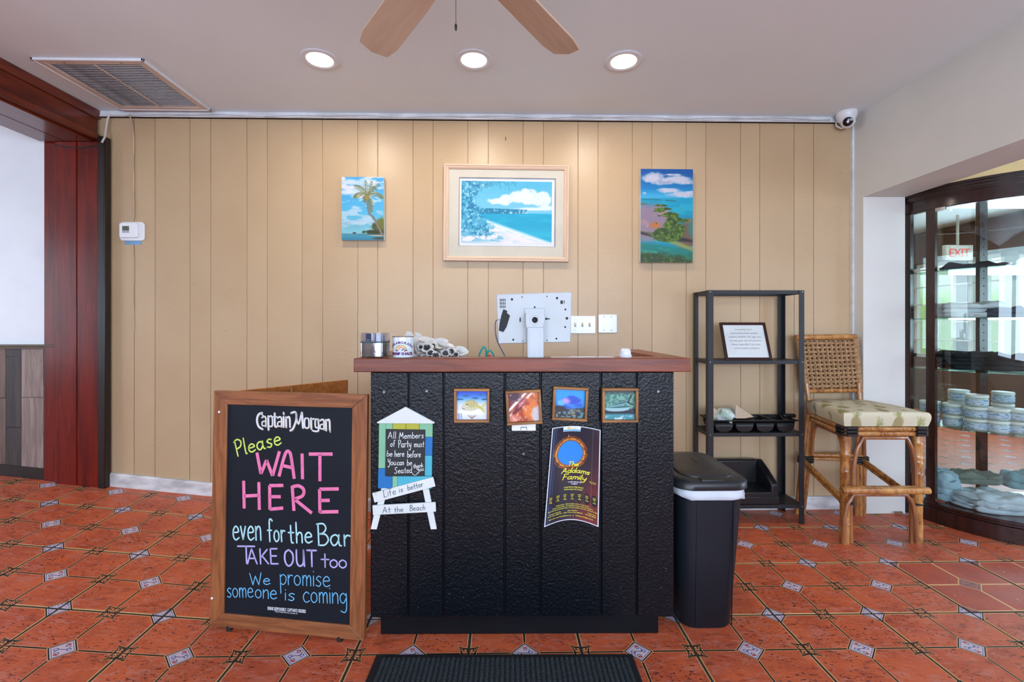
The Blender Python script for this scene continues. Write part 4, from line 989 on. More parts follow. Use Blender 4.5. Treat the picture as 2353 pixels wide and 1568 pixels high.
def island_art(U, V):
    p = Pt(U, V, (20, 150, 210)); p.put(sm(.68, 1, V), (14, 88, 165)); p.put(sm(.8, .69, V), (70, 180, 225))
    for x, y, rx, ry in ((.13, .91, .11, .05), (.22, .87, .13, .035), (.42, .89, .14, .035), (.5, .86, .1, .025), (.3, .77, .12, .025), (.45, .73, .16, .03), (.54, .75, .08, .02), (.04, .74, .02, .012), (.35, .94, .08, .01)): p.ell(x, y, rx, ry, (205, 208, 224), .35, n=.9, ns=16)
    p.put((V > .7) * sm(.5, .7, fbm(U * 14, V * 20, 9)) * sm(.5, .8, p.c[..., 0] / 255) * .5, (130, 150, 190))
    p.put((V < .69) * 1.0, (10, 160, 198)); p.put((V < .69) * sm(.66, .4, V) * .4, (0, 130, 160)); p.put((V < .69) * sm(.55, .65, fbm(U * 4, V * 30, 5)) * .4, (60, 200, 215))
    p.line([(.02, .672), (.22, .670)], .003, (60, 90, 90)); p.line([(.27, .665), (.38, .660)], .004, (60, 90, 80)); p.ell(.03, .625, .05, .008, (60, 90, 50), .3)
    n = fbm(U * 7, V * 7, 11, 5)
    p.ell(.12, .42, .22, .2, (150, 130, 150), .25, n=.5, ns=5); p.put(sm(.5, .66, n) * (1 - sm(.8, 1.1, np.hypot((U - .12) / .24, (V - .42) / .2))) * .8, (200, 150, 140)); p.ell(.16, .40, .05, .03, (200, 120, 60), .6, n=.8)
    p.ell(.5, .28, .1, .15, (120, 92, 72), .5, n=.6, ns=6); p.ell(.5, .45, .05, .02, (190, 120, 80), .6, n=.6); p.ell(.58, .35, .06, .1, (60, 130, 120), .6, n=.6)
    p.put(sm(.24, .18, V + U * .12) * 1.0, (24, 130, 120)); p.put(sm(.55, .7, fbm(U * 6 + V * 3, V * 26, 8)) * sm(.3, .2, V) * .5, (90, 190, 160)); p.ell(.3, .27, .35, .02, (40, 36, 44), .6, -.15, n=.8, ns=8)
    p.ell(.4, .2, .3, .02, (150, 160, 90), .8, -.35, n=.5)
    g = (66, 96, 30)
    for x, y, rx, ry in ((.22, .61, .07, .012), (.24, .575, .09, .014), (.2, .55, .06, .014), (.32, .51, .09, .03), (.36, .46, .09, .03), (.45, .45, .08, .018), (.34, .4, .09, .05), (.4, .36, .08, .05), (.24, .30, .11, .065), (.36, .29, .1, .06), (.28, .26, .14, .04)):
        p.ell(x, y, rx, ry, g, .12, n=.45, ns=18)
    gm = np.clip(1 - np.abs(p.c - np.array(g)).sum(-1) / 40, 0, 1); p.put(gm * sm(.45, .65, fbm(U * 50, V * 50, 4)), (110, 140, 50)); p.put(gm * sm(.5, .3, fbm(U * 26, V * 26, 14)) * .7, (34, 60, 18))
    p.ell(.2, .5, .02, .008, g); p.ell(.17, .42, .01, .007, g)
    p.put(sm(.15, .09, V + (fbm(U * 9, V * 9, 31) - .5) * .16 + U * .1), (50, 74, 36)); p.put(sm(.14, .08, V + U * .1) * sm(.5, .7, fbm(U * 40, V * 40, 33)) * .8, (96, 124, 54)); return p
def canvas(name, lab, fn, c, asp, nx, ny, th=.03):
    (xa_, z1), (xb, z1b), (xc, z0), (xd, z0b) = [wl_(x, y, th) for x, y in c]
    x0, x1, z0, z1 = (xa_ + xd) / 2, (xb + xc) / 2, (z0 + z0b) / 2, (z1 + z1b) / 2
    cx, cz = (x0 + x1) / 2, (z0 + z1) / 2; w_, h_ = (x1 - x0) / 2, (z1 - z0) / 2
    t = thing(name, lab, 'picture', (cx, WY, cz)); t.rotation_euler = (.0, -math.atan2(z1b - z1, x1 - x0) * 1.0, 0)
    MB().box(-w_, w_, -th, -.001, -h_, h_).build('canvas_frame', plain('canvas_edge', (206, 214, 216), .6), t, bevel=.001)
    printed('print', fn, nx, ny, M['canvas'], t, flat_map(-w_, w_, -h_, h_, -th - .0006), asp); return t
canvas('palm_canvas', 'small canvas print of a tall bent palm tree against blue sky', palm_art, [(785, 407), (882, 407), (882, 551.5), (785.5, 553)], .67, 170, 250)
canvas('island_canvas', 'tall canvas print of a green island from the air in turquoise sea', island_art, [(1473, 388), (1594, 389.5), (1590, 604.5), (1471, 603)], .56, 190, 340)
# framed beach painting
th = .03
(fx0, fz1) = wl_(1019, 376, th); (fx1, fz1b) = wl_(1308, 378, th); (fx1b, fz0) = wl_(1307, 602, th)
fx0b, fz0b = wl_(1018.5, 599, th)
x0, x1, z0, z1 = (fx0 + fx0b) / 2, (fx1 + fx1b) / 2, (fz0 + fz0b) / 2, (fz1 + fz1b) / 2
t = thing('beach_painting', 'large framed painting of a blue beach with pale pink wooden frame', 'picture', ((x0 + x1) / 2, WY, (z0 + z1) / 2)); t.rotation_euler = (0, math.radians(.45), 0)
w_, h_ = (x1 - x0) / 2, (z1 - z0) / 2; e = .033
pinkw = wood('limed_pink_wood', (206, 178, 154), (196, 166, 142), 'x', 1, .45, .08, rnd=3)
def rail(L, nm):
    # moulded profile along x, outer edge at z=0, going inwards to z=-e
    prof = [(0, -.001), (0, -th + .003), (-.003, -th), (-.012, -th), (-.015, -th + .004), (-.019, -th + .002), (-.024, -th + .004), (-e + .002, -th + .010), (-e, -.012), (-e, -.001)]
    vs = [(-L / 2 - z, y, z) for z, y in prof] + [(L / 2 + z, y, z) for z, y in prof]; n = len(prof)
    return MB().add(vs, [(i, n + i, n + (i + 1) % n, (i + 1) % n) for i in range(n)] + [tuple(range(n))[::-1], tuple(range(n, 2 * n))]).build(nm, pinkw, t, smooth=True, angle=30)
r1 = rail(2 * w_, 'frame_rail'); r1.location = (0, 0, h_); r2 = rail(2 * w_, 'frame_rail'); r2.location = (0, 0, -h_); r2.rotation_euler = (0, PI, 0)
for r_ in (r1, r2): r_.data.transform(Matrix.Identity(4))
def fixr(o, loc, rot): o.location = loc; o.rotation_euler = rot
fixr(r1, (0, 0, h_), (0, 0, 0)); fixr(r2, (0, 0, -h_), (0, PI, 0))
r3 = rail(2 * h_, 'frame_rail'); fixr(r3, (w_, 0, 0), (0, PI / 2, 0)); r4 = rail(2 * h_, 'frame_rail'); fixr(r4, (-w_, 0, 0), (0, -PI / 2, 0))
def q2(px, py): a, b = wl_(px, py, .014); return a - (x0 + x1) / 2, b - (z0 + z1) / 2
ma, mb_ = q2(1054, 408), q2(1277, 567)
mat1 = plain('mat_cream', (194, 188, 174), .8, .03); mat2 = plain('mat_grey', (150, 154, 166), .8)
q = MB(); X0, X1, Z0, Z1 = -w_ + e - .002, w_ - e + .002, -h_ + e - .002, h_ - e + .002
a0, a1 = ma[0], mb_[0]; b1, b0 = ma[1], mb_[1]
for bx_ in ((X0, a0, Z0, Z1), (a1, X1, Z0, Z1), (a0, a1, Z0, b0), (a0, a1, b1, Z1)): q.box(bx_[0], bx_[1], -.014, -.010, bx_[2], bx_[3])
q.build('mat_board', mat1, t)
MB().box(a0 - .01, a1 + .01, -.0099, -.008, b0 - .01, b1 + .01).build('inner_mat', mat2, t)
ia, ib = q2(1056, 411.5), q2(1273, 566)
MB().box(ia[0], ib[0] + .002, -.0115, -.0100, ib[1], ia[1]).build('white_border', plain('border_white', (208, 210, 212), .7, .02), t)
ja, jb = q2(1060, 416), q2(1268, 561)
printed('print', beach_art, 330, 230, M['canvas'], t, flat_map(ja[0], jb[0], jb[1], ja[1], -.0122), 1.44)
# nail above the painting
a, b = wl_(1162, 322); q = MB(); q.tube([(a, WY, b), (a, WY - .02, b + .002), (a, WY - .022, b + .012)], .0022, 6); q.build('wall_nail', plain('nail_dark', (50, 44, 40), .5)); tag(bpy.data.objects['wall_nail'], 'small dark bent nail in the wall above the beach painting', 'nail')

# ---------------------------------------------------------------- thermostat, plates
def on_wall(px, py): a, b = wl_(px, py); return (a, WY, b)
tm = thing('thermostat', 'white wall thermostat with small grey display and blue tape', 'thermostat', on_wall(306, 532.5))
def rrect(w, h, r, n=5): return [((w / 2 - r) * sx + r * math.cos(a0 + PI / 2 * k / n), (h / 2 - r) * sz + r * math.sin(a0 + PI / 2 * k / n)) for sx, sz, a0 in ((1, 1, 0), (-1, 1, PI / 2), (-1, -1, PI), (1, -1, 1.5 * PI)) for k in range(n + 1)]
MB().prism(rrect(.152, .118, .018), -.010, 0, 'y').build('back_plate', mw, tm, bevel=.002)
MB().prism([(x - .012, z + .004) for x, z in rrect(.112, .094, .012)], -.026, -.0102, 'y').build('body', mw, tm, bevel=.004)
lcd = plain('lcd', (96, 102, 84), .2, .04); MB().box(-.047, -.005, -.0272, -.0262, .0, .030).build('display', lcd, tm)
q = MB(); type_text(q, '73', (-.035, .009), (-.017, .009), .014, ident, -.0278); q.build('digits', plain('lcd_dark', (52, 58, 48), .5), tm)
MB().box(-.047, -.027, -.0275, -.0262, -.012, -.003).build('button', plain('button_grey', (150, 158, 170), .5), tm, bevel=.001); MB().box(-.025, -.005, -.0275, -.0262, -.012, -.003).build('button', plain('button_grey2', (150, 158, 170), .5), tm, bevel=.001)
MB().box(-.052, .052, -.0018, -.0003, -.083, -.056).build('blue_tape', plain('blue_tape', (124, 172, 210), .7), tm)
plm = plain('plate_white', (196, 198, 204), .15, .03, coat=.3)
def plate(nm, lab, cat, c, wd, ht): 
    t = thing(nm, lab, cat, on_wall(*c)); MB().prism(rrect(wd, ht, .006), -.006, 0, 'y').build('plate', plm, t, bevel=.0025); return t
sw = plate('light_switch', 'white triple toggle light switch plate right of the monitor', 'light switch', (1338, 746.5), .172, .115)
for dx in (-.047, 0, .047):
    MB().box(dx - .006, dx + .006, -.0075, -.006, -.013, .013).build('slot', plain('slot_ivory', (196, 186, 150), .5), sw)
    q = MB(); q.M = Matrix.Translation((dx, -.0075, 0)) @ Matrix.Rotation(.5, 4, 'X'); q.box(-.0042, .0042, -.014, 0, -.005, .005); q.build('toggle', plain('toggle_ivory', (214, 206, 176), .4), sw, bevel=.001)
    for dz in (-.036, .036): MB().disc((dx, dz, -.006), .003, 10, 'y', .001).build('screw', M['screw'], sw)
bp_ = plate('blank_plate', 'white blank double wall plate beside the light switches', 'wall plate', (1396, 744), .122, .12)
for dx in (-.024, .024):
    for dz in (-.044, .044): MB().disc((dx, dz, -.006), .0032, 10, 'y', .001).build('screw', plain('screw_dark', (90, 88, 84), .4), bp_)

# ---------------------------------------------------------------- cables at the ceiling
cab = plain('cable_white', (206, 200, 192), .5); cabb = plain('cable_beige', (196, 172, 138), .6); cabk = plain('cable_black', (24, 22, 24), .5)
def W_(px, py, c=.03): a, b = wl_(px, py, c); return Vector((a, WY - c, b))
q = MB(); q.tube([W_(252, 262), W_(247, 275), W_(244, 295), W_(241, 315, .06), W_(234, 328, .08)], .0055, 8); tag(q.build('data_cable', cab, smooth=True), 'white cable hanging from the ceiling trim into the doorway corner', 'cable')
q = MB(); q.tube([W_(234, 328, .085), W_(222, 335, .1), W_(190, 340, .1), W_(150, 338, .1), W_(126, 333, .1)], .0035, 8); tag(q.build('data_cable', cabk, smooth=True), 'thin black cable sagging under the mahogany beam', 'cable')
q = MB(); pts = [W_(298, 262, .028), W_(300, 272, .022), W_(305, 290, .008)] + [W_(307 + random.uniform(-.8, .8), 300 + k * 12, .006) for k in range(18)]
q.tube(pts, .0042, 8); tag(q.build('thermostat_wire', cabb, smooth=True), 'beige painted wire running down the wall to the thermostat', 'wire')
q = MB(); q.tube([W_(306, 565, .004), W_(308, 600, .004), W_(307, 680, .004), W_(308, 760, .004)], .002, 6); tag(q.build('thermostat_wire', cabb, smooth=True), 'thin beige caulk line on the boards below the thermostat', 'wire')
for lab, ph in (('thin wavy cable stapled along the white ceiling trim', 0), ('second thin cable crossing it along the ceiling trim', 1)):
    pts = [W_(256 + k * 28, 264.5 + k * .17 + 3.4 * math.sin(k * .55 + ph * 2.1) * (1 - .3 * ph), .030) for k in range(60)]
    q = MB(); q.tube(pts, .0016, 5); tag(q.build('trim_cable', cab, smooth=True), lab, 'cable')

# ---------------------------------------------------------------- security camera
cw = plain('camera_white', (226, 226, 228), .3, .03)
cpz = P(1950, 262, 2.93)
scam = thing('security_camera', 'white dome security camera in the ceiling corner above the wall', 'camera', (cpz.x - .005, WY - .075, CZ))
MB().lathe([(.058, 0), (.060, -.012), (.056, -.03), (.046, -.052), (.03, -.066)], 28).build('housing', cw, scam, smooth=True)
def ball(r, n=20, m=12): return [(r * math.sin(PI * k / m), -r * math.cos(PI * k / m)) for k in range(m + 1)]
o = MB().lathe([(max(a, 1e-4), b) for a, b in ball(.041)], 24, cap=False).build('eyeball', cw, scam, smooth=True); o.location = (0, -.012, -.062)
q = MB(); q.lathe([(.0, -.0), (.014, -.0), (.026, -.003), (.028, -.008), (.027, -.012)], 24, cap=False); lens = q.build('lens_face', plain('lens_black', (14, 14, 22), .12), scam, smooth=True)
d_ = (CAM - Vector((cpz.x, WY - .09, CZ - .06))).normalized(); lens.location = Vector((0, -.012, -.062)) + d_ * .040; lens.rotation_euler = d_.to_track_quat('Z', 'Y').to_euler()
q = MB(); q.tube([W_(1921, 284, .02), W_(1922, 290, .03), W_(1932, 295, .05), W_(1944, 293, .07), W_(1950, 288, .08)], .0045, 8); q.tube([W_(1921, 284, .02), W_(1924, 278, .03), W_(1935, 276, .04)], .0045, 8)
o = q.build('lead', cw); o.parent = scam; o.matrix_parent_inverse = Matrix.Translation(-scam.location)

# ---------------------------------------------------------------- things on the counter
def at_counter(px, py, c, z=LT):
    """counter-frame point on top of the ledge (c behind the panel face)"""
    a, b = cp.hit(px, py, -c); return a
CM = lambda x, y, z, rz=0: cp.m @ Matrix.Translation((x, y, z)) @ Matrix.Rotation(rz, 4, 'Z')
# white point of sale monitor seen from behind
zt_, = (LT,)
pa, pb = cp.hit(1211, 800, -.02)[0], cp.hit(1249, 800, -.02)[0]
mon = thing('pos_monitor', 'white touch screen monitor on a square column, seen from behind', 'monitor', mat=CM((pa + pb) / 2, .025, LT))
m_ = plain('monitor_white', (182, 188, 190), .35, .04); m2 = plain('column_white', (188, 196, 200), .4, .03); dk = plain('port_black', (12, 12, 14), .6)
cw_ = (pb - pa); topz = cp.hit(1230, 752, -.02)[1] - LT
q = MB(); q.box(-cw_ / 2, cw_ / 2, -.022, .03, 0, topz); q.build('column', m2, mon, bevel=.004)
MB().box(-cw_ / 2 + .009, cw_ / 2 - .017, -.0235, -.0222, .004, topz - .012).build('column_panel', m2, mon, bevel=.001)
MB().box(-.03, .03, -.024, .045, .0002, .006).build('foot_plate', m2, mon, bevel=.002)
def mp(px, py, c=-.035): a, b = cp.hit(px, py, c); return a - (pa + pb) / 2, b - LT
mc = [mp(1140, 675.5), mp(1316, 670), mp(1313, 787), mp(1145, 791)]
head = MB().prism([mc[3], mc[2], mc[1], mc[0]], .035, .062, 'y').build('monitor_back', m_, mon, bevel=.003)
qq = MB(); 
def shift_poly(ps, s): cx = sum(p[0] for p in ps) / 4; cz = sum(p[1] for p in ps) / 4; return [(cx + (p[0] - cx) * s, cz + (p[1] - cz) * s) for p in ps]
MB().prism(shift_poly([mc[3], mc[2], mc[1], mc[0]], 1.012), .062, .072, 'y').build('screen_bezel', m2, mon, bevel=.002)
MB().prism(shift_poly([mc[3], mc[2], mc[1], mc[0]], .94), .0719, .0728, 'y').build('screen', plain('screen_black', (10, 11, 14), .08), mon)
for x, y, r in ((1176.5, 687.5, 3), (1200, 682, 1.6), (1258, 680.5, 1.6), (1281.5, 684.5, 3), (1301, 711, 2.4), (1304.5, 731.5, 3.4), (1300.5, 752, 2.4), (1280, 779, 2.4), (1179.5, 781.5, 2.6), (1202, 784, 1.4), (1258, 783, 1.6)):
    a, b = mp(x, y); q = MB(); q.disc((a, b, .0352), r * .0016, 14, 'y', .0004); q.build('hole', dk, mon); 
    q = MB(); q.disc((a + .0006, b - .0004, .0353), r * .0016 + .003, 18, 'y', .0002); q.build('dimple', m2, mon)
def slot(x0, y0, x1, y1, nm='slot'): a, b = mp(x0, y1); c, d = mp(x1, y0); MB().box(a, c, .0342, .0352, b, d).build(nm, dk, mon)
for i in range(4):
    for j in range(3): slot(1148.5 + i * 3.6, 686 + j * 7.8, 1150.4 + i * 3.6, 692 + j * 7.8, 'vent_slot')
slot(1289.5, 690, 1295, 698); slot(1297.3, 690, 1299, 697); slot(1194, 730, 1197.3, 740)
a, b = mp(1229.5, 704.5); q = MB(); q.disc((a, b, .0352), .0028, 12, 'y', .001); q.prism([(a - .0055, b - .010), (a + .0055, b - .010), (a + .0045, b - .004), (a - .0045, b - .004)], .0342, .0352, 'y'); q.box(a - .0018, a + .0018, .0342, .0352, b - .008, b + .002); q.build('keyhole', dk, mon)
a, b = mp(1256.5, 732.8); q = MB().box(a - .001, a + .014, .0342, .0352, b - .002, b + .002); q.disc((a, b, .0352), .0045, 12, 'y', .001); q.build('keyhole', dk, mon)
# hinge bracket with the round hole
a0, b0 = mp(1206, 753, -.0); a1, b1 = mp(1254, 712, -.0)
MB().box(a0, a1, .028, .0345, b0 + .004, b1 + .008).build('mount_plate', m_, mon, bevel=.002)
a2, b2 = mp(1209, 752, .012); a3, b3 = mp(1252, 719, .012)
q = MB(); nseg = 28; cxx, czz = mp(1230, 735.5, .012)
outer = []
for k in range(nseg):
    an = 2 * PI * k / nseg; outer.append((cxx + .0115 * math.cos(an), czz + .0115 * math.sin(an)))
rect = []
for k in range(nseg):
    an = 2 * PI * k / nseg; dx, dz = math.cos(an), math.sin(an); s = min(((a3 - cxx) if dx > 0 else (a2 - cxx)) / dx if abs(dx) > 1e-6 else 9, ((b3 - czz) if dz > 0 else (b2 - czz)) / dz if abs(dz) > 1e-6 else 9)
    rect.append((cxx + dx * s, czz + dz * s))
vs = [(x, -.012, z) for x, z in rect] + [(x, -.012, z) for x, z in outer] + [(x, .02, z) for x, z in outer] + [(x, .027, z) for x, z in rect]
fs = []
for k in range(nseg): j = (k + 1) % nseg; fs += [(k, j, nseg + j, nseg + k), (nseg + k, nseg + j, 2 * nseg + j, 2 * nseg + k), (k, 3 * nseg + k, 3 * nseg + j, j)]
q.add(vs, fs); q.build('hinge_bracket', m_, mon)
q = MB(); q.prism([(cxx + .018 * math.cos(2 * PI * k / 28), czz + .018 * math.sin(2 * PI * k / 28)) for k in range(28)], -.0126, -.0121, 'y')
MB().tube([(cxx + .018 * math.cos(2 * PI * k / 28), -.0122, czz + .018 * math.sin(2 * PI * k / 28)) for k in range(29)], .0012, 6, caps=False).build('ring', m2, mon, smooth=True)
MB().lathe([(.0, 0), (.011, 0)], 16, cap=False).build('hole', dk, mon).matrix_local = Matrix.Translation((cxx, .016, czz)) @ Matrix.Rotation(PI / 2, 4, 'X')
q = MB(); a4, b4 = mp(1209.5, 753.5, .02); a5, _ = mp(1251.5, 753, .02)
q.tube([(a4, -.02, b4 + .018), (a4, -.02, b4), (a5, -.02, b4), (a5, -.02, b4 + .018)], .0015, 6); q.build('wire_clip', m2, mon)
# black tape over the cable plug
tp_ = [mp(1156.5, 710.5), (mp(1165.5, 714)), mp(1164.5, 719), mp(1172, 725), mp(1168, 738), mp(1164, 751), mp(1156.5, 763.5), mp(1146, 760), mp(1148, 742), mp(1152.5, 723)]
MB().prism(tp_[::-1], .030, .0345, 'y').build('black_tape', plain('tape_black', (12, 12, 15), .45, spec=.25), mon, bevel=.001)
cable = [mp(1148, 735, -.03), mp(1139.5, 737, -.03), mp(1137, 750, -.03), mp(1139, 775, -.03), mp(1147, 797, -.03), mp(1160, 821, -.03)]
q = MB(); q.tube([(a, .034 + .01 * k / 5, b) for k, (a, b) in enumerate(catmull(cable, 4)) if True][:21], .0022, 8); q.build('cable', plain('cable_blue_grey', (84, 96, 118), .5), mon, smooth=True)
# acrylic lidded box
def xz(px, py, c): a, b = cp.hit(px, py, c); return a, b
ax_, bx_ = xz(828.5, 790, -.0)[0], xz(886.5, 790, -.0)[0]
wd = (bx_ - ax_); hb = xz(850, 786, 0)[1] - LT; ht = xz(850, 765, 0)[1] - LT
ab = thing('acrylic_box', 'mirrored box with clear lid and dark blue card, on the ledge end', 'box', mat=CM((ax_ + bx_) / 2, .028, LT, -.12))
chrome = plain('chrome', (205, 208, 212), .1, .25, 14, metal=1, bump=.3, bs=30); clr = glass('clear_acrylic', (228, 228, 240), 1.3)
MB().prism(rrect(wd * .93, .085, .012), .004, hb - .002).build('body', chrome, ab, bevel=.002)
MB().prism(rrect(wd * .96, .088, .012), hb - .002, hb + .002).build('rim', plain('rim_teal', (60, 90, 98), .3), ab)
q = MB(); pr = rrect(wd * .95, .086, .012); n = len(pr)
q.add([(x, y, hb + .002) for x, y in pr] + [(x, y, ht) for x, y in pr], [(i, (i + 1) % n, n + (i + 1) % n, n + i) for i in range(n)] + [tuple(n + i for i in range(n))]); q.build('lid', clr, ab, smooth=True)
MB().box(-.022, -.004, -.036, -.030, hb + .003, ht - .003).build('card', plain('card_blue', (34, 60, 92), .5), ab)
for k in range(3): MB().box(.004 + k * .009, .010 + k * .009, -.026, .03, hb + .002, ht - .006 - k * .002).build('card', plain('card_pale', (176, 178, 196), .6), ab)
q = MB(); type_text(q, 'DINE', (-.018, hb + .006), (-.008, hb + .006), .003, lambda a, b, c: (a, -.0365, b), 0); q.build('card_print', mw, ab)
for sx in (-1, 1):
    for sy in (-1, 1): MB().lathe([(.005, 0), (.005, .004)], 10, (sx * wd * .38, sy * .03, 0)).build('foot', clr, ab)
# enamel mug with printing
cxm = (xz(897, 795, 0)[0] + xz(949, 795, 0)[0]) / 2; rm = (xz(947, 800, 0)[0] - xz(898.5, 800, 0)[0]) / 2; hm = xz(920, 773, 0)[1] - LT
mug = thing('printed_mug', 'white enamel cup with steel rim and colourful arched lettering', 'cup', mat=CM(cxm, .026, LT))
en = plain('enamel_white', (214, 224, 232), .12, .03, coat=.4)
MB().lathe([(rm * .86, 0), (rm * .95, .002), (rm, .008), (rm, hm - .003), (rm - .0015, hm - .003), (rm - .0015, .01), (.0001, .006)], 40).build('body', en, mug, smooth=True)
MB().tube([((rm + .0004) * math.cos(2 * PI * k / 40), (rm + .0004) * math.sin(2 * PI * k / 40), hm - .002) for k in range(41)], .0016, 8, caps=False).build('rim', M['steel'], mug, smooth=True)
def cyl(a, b, c): t = a / rm; return ((rm + .0004 + abs(c)) * math.sin(t), -(rm + .0004 + abs(c)) * math.cos(t), b)
def arc_text(s, R, z0, span, h, colr, nm, bold=.04, off=0):
    mb = MB(); n = len(s)
    for k, ch in enumerate(s):
        if ch == ' ': continue
        t = (k - (n - 1) / 2) / n * span; x = math.sin(t) * R; z = z0 + math.cos(t) * R - R; wch = span * R / n * .42
        c_, s_ = math.cos(t), math.sin(t)
        type_text(mb, ch, (x - wch * c_, z + wch * s_), (x + wch * c_, z - wch * s_), h, cyl, off, bold)
    return mb.build(nm, colr, mug)
nav = plain('navy_print', (48, 44, 120), .3); redp = plain('red_print', (160, 50, 60), .3)
arc_text('ISLAMORADA', rm * 1.75, hm * .66, 1.5, .0085, redp, 'lettering_shadow', .07, .0002); arc_text('ISLAMORADA', rm * 1.75, hm * .662, 1.5, .0085, nav, 'lettering', .03, .0004)
mb = MB(); type_text(mb, 'SHRIMP SHACK', (-rm * 1.25, hm * .14), (rm * 1.25, hm * .14), .0095, cyl, .0002, .07); mb.build('lettering_shadow', redp, mug)
mb = MB(); type_text(mb, 'SHRIMP SHACK', (-rm * 1.25, hm * .142), (rm * 1.25, hm * .142), .0095, cyl, .0004, .03); mb.build('lettering', nav, mug)
mb = MB(); ribbon(mb, [(.018 * math.cos(t), hm * .36 + .016 * math.sin(t)) for t in [PI * k / 14 for k in range(15)]], .005, cyl, .0002, cap=False); mb.build('sun_emblem', plain('sun_yellow', (226, 200, 60), .4), mug)
mb = MB(); ribbon(mb, [(.0205 * math.cos(t), hm * .36 + .0185 * math.sin(t)) for t in [PI * k / 14 for k in range(15)]], .0015, cyl, .0002, cap=False); ribbon(mb, [(-.022, hm * .36), (-.014, hm * .33), (.014, hm * .33), (.024, hm * .36)], .0042, cyl, .0004, cap=False); mb.build('boat_emblem', plain('boat_brown', (90, 44, 52), .4), mug)
mb = MB(); ribbon(mb, [(-.008, hm * .38), (-.006, hm * .46), (.002, hm * .5), (.008, hm * .46)], .005, cyl, .0005); mb.build('shrimp_emblem', plain('shrimp_pink', (226, 150, 160), .4), mug)
mb = MB(); ribbon(mb, [(.004, hm * .36), (.012, hm * .42)], .004, cyl, .0006); mb.build('net_emblem', plain('net_blue', (70, 70, 120), .4), mug)

# ---------------------------------------------------------------- cutlery rolled in white napkins behind the ledge
nap = plain('napkin_paper', (212, 208, 202), .8, .06, 20, .2, 60); napc = plain('napkin_cream', (216, 204, 184), .8, .06, 20, .2, 60); uten = plain('utensil_black', (34, 30, 28), .35)
def roll(px, py, d, ax, L, r, open_, mt, dark, lab, wob=0):
    """napkin roll: mouth centred at picture point, axis ax (counter frame) pointing at the mouth"""
    a, b = cp.hit(px, py, -d); rs_ = random.Random(int(px * 7 + py))
    ax = Vector(ax).normalized()
    rot = ax.to_track_quat('Z', 'Y').to_matrix().to_4x4()
    r *= 1.22
    t = thing('napkin_roll', lab, 'napkin roll', mat=cp.m @ Matrix.Translation((a, d, b)) @ rot, group='cutlery rolls heaped behind the counter ledge')
    q = MB(); n = 18
    prof = [(r * .55, -L, 0), (r * .8, -L * .7, 0), (r * .85, -L * .35, .1), (r * 1.0, 0, 1), (r * 1.15 * open_, r * .8 * wob, 1)]
    vs = []
    for pr, pz_, k in prof:
        for i in range(n):
            an = 2 * PI * i / n; w1 = 1 + .10 * math.sin(3 * an + rs_.random() * .2 + px) + .07 * math.sin(5 * an + py)
            vs.append((pr * w1 * math.cos(an), pr * w1 * math.sin(an) * .8, pz_ + k * r * .7 * wob * math.sin(an + px)))
    # inner lining
    for pr, pz_ in ((r * .8, -.002), (r * .45, -L * .3)):
        for i in range(n): an = 2 * PI * i / n; vs.append((pr * math.cos(an), pr * math.sin(an) * .75, pz_))
    m = len(vs) // n; fs = [(k * n + i, k * n + (i + 1) % n, (k + 1) * n + (i + 1) % n, (k + 1) * n + i) for k in range(m - 1) for i in range(n)] + [tuple(range(n))[::-1], tuple((m - 1) * n + i for i in range(n))]
    q.add(vs, fs); q.build('napkin', mt, t, smooth=True, angle=60)
    if dark:
        for s in ((0,) if dark == 1 else (-.35, .35)):
            q = MB(); pp = [(r * s + r * (.60 if dark == 1 else .3) * math.cos(2 * PI * i / 12) * (1), r * .62 * math.sin(2 * PI * i / 12)) for i in range(12)]
            q.prism(pp, -L * .28, .004); q.build('utensil', uten, t, bevel=.0012)
    return t
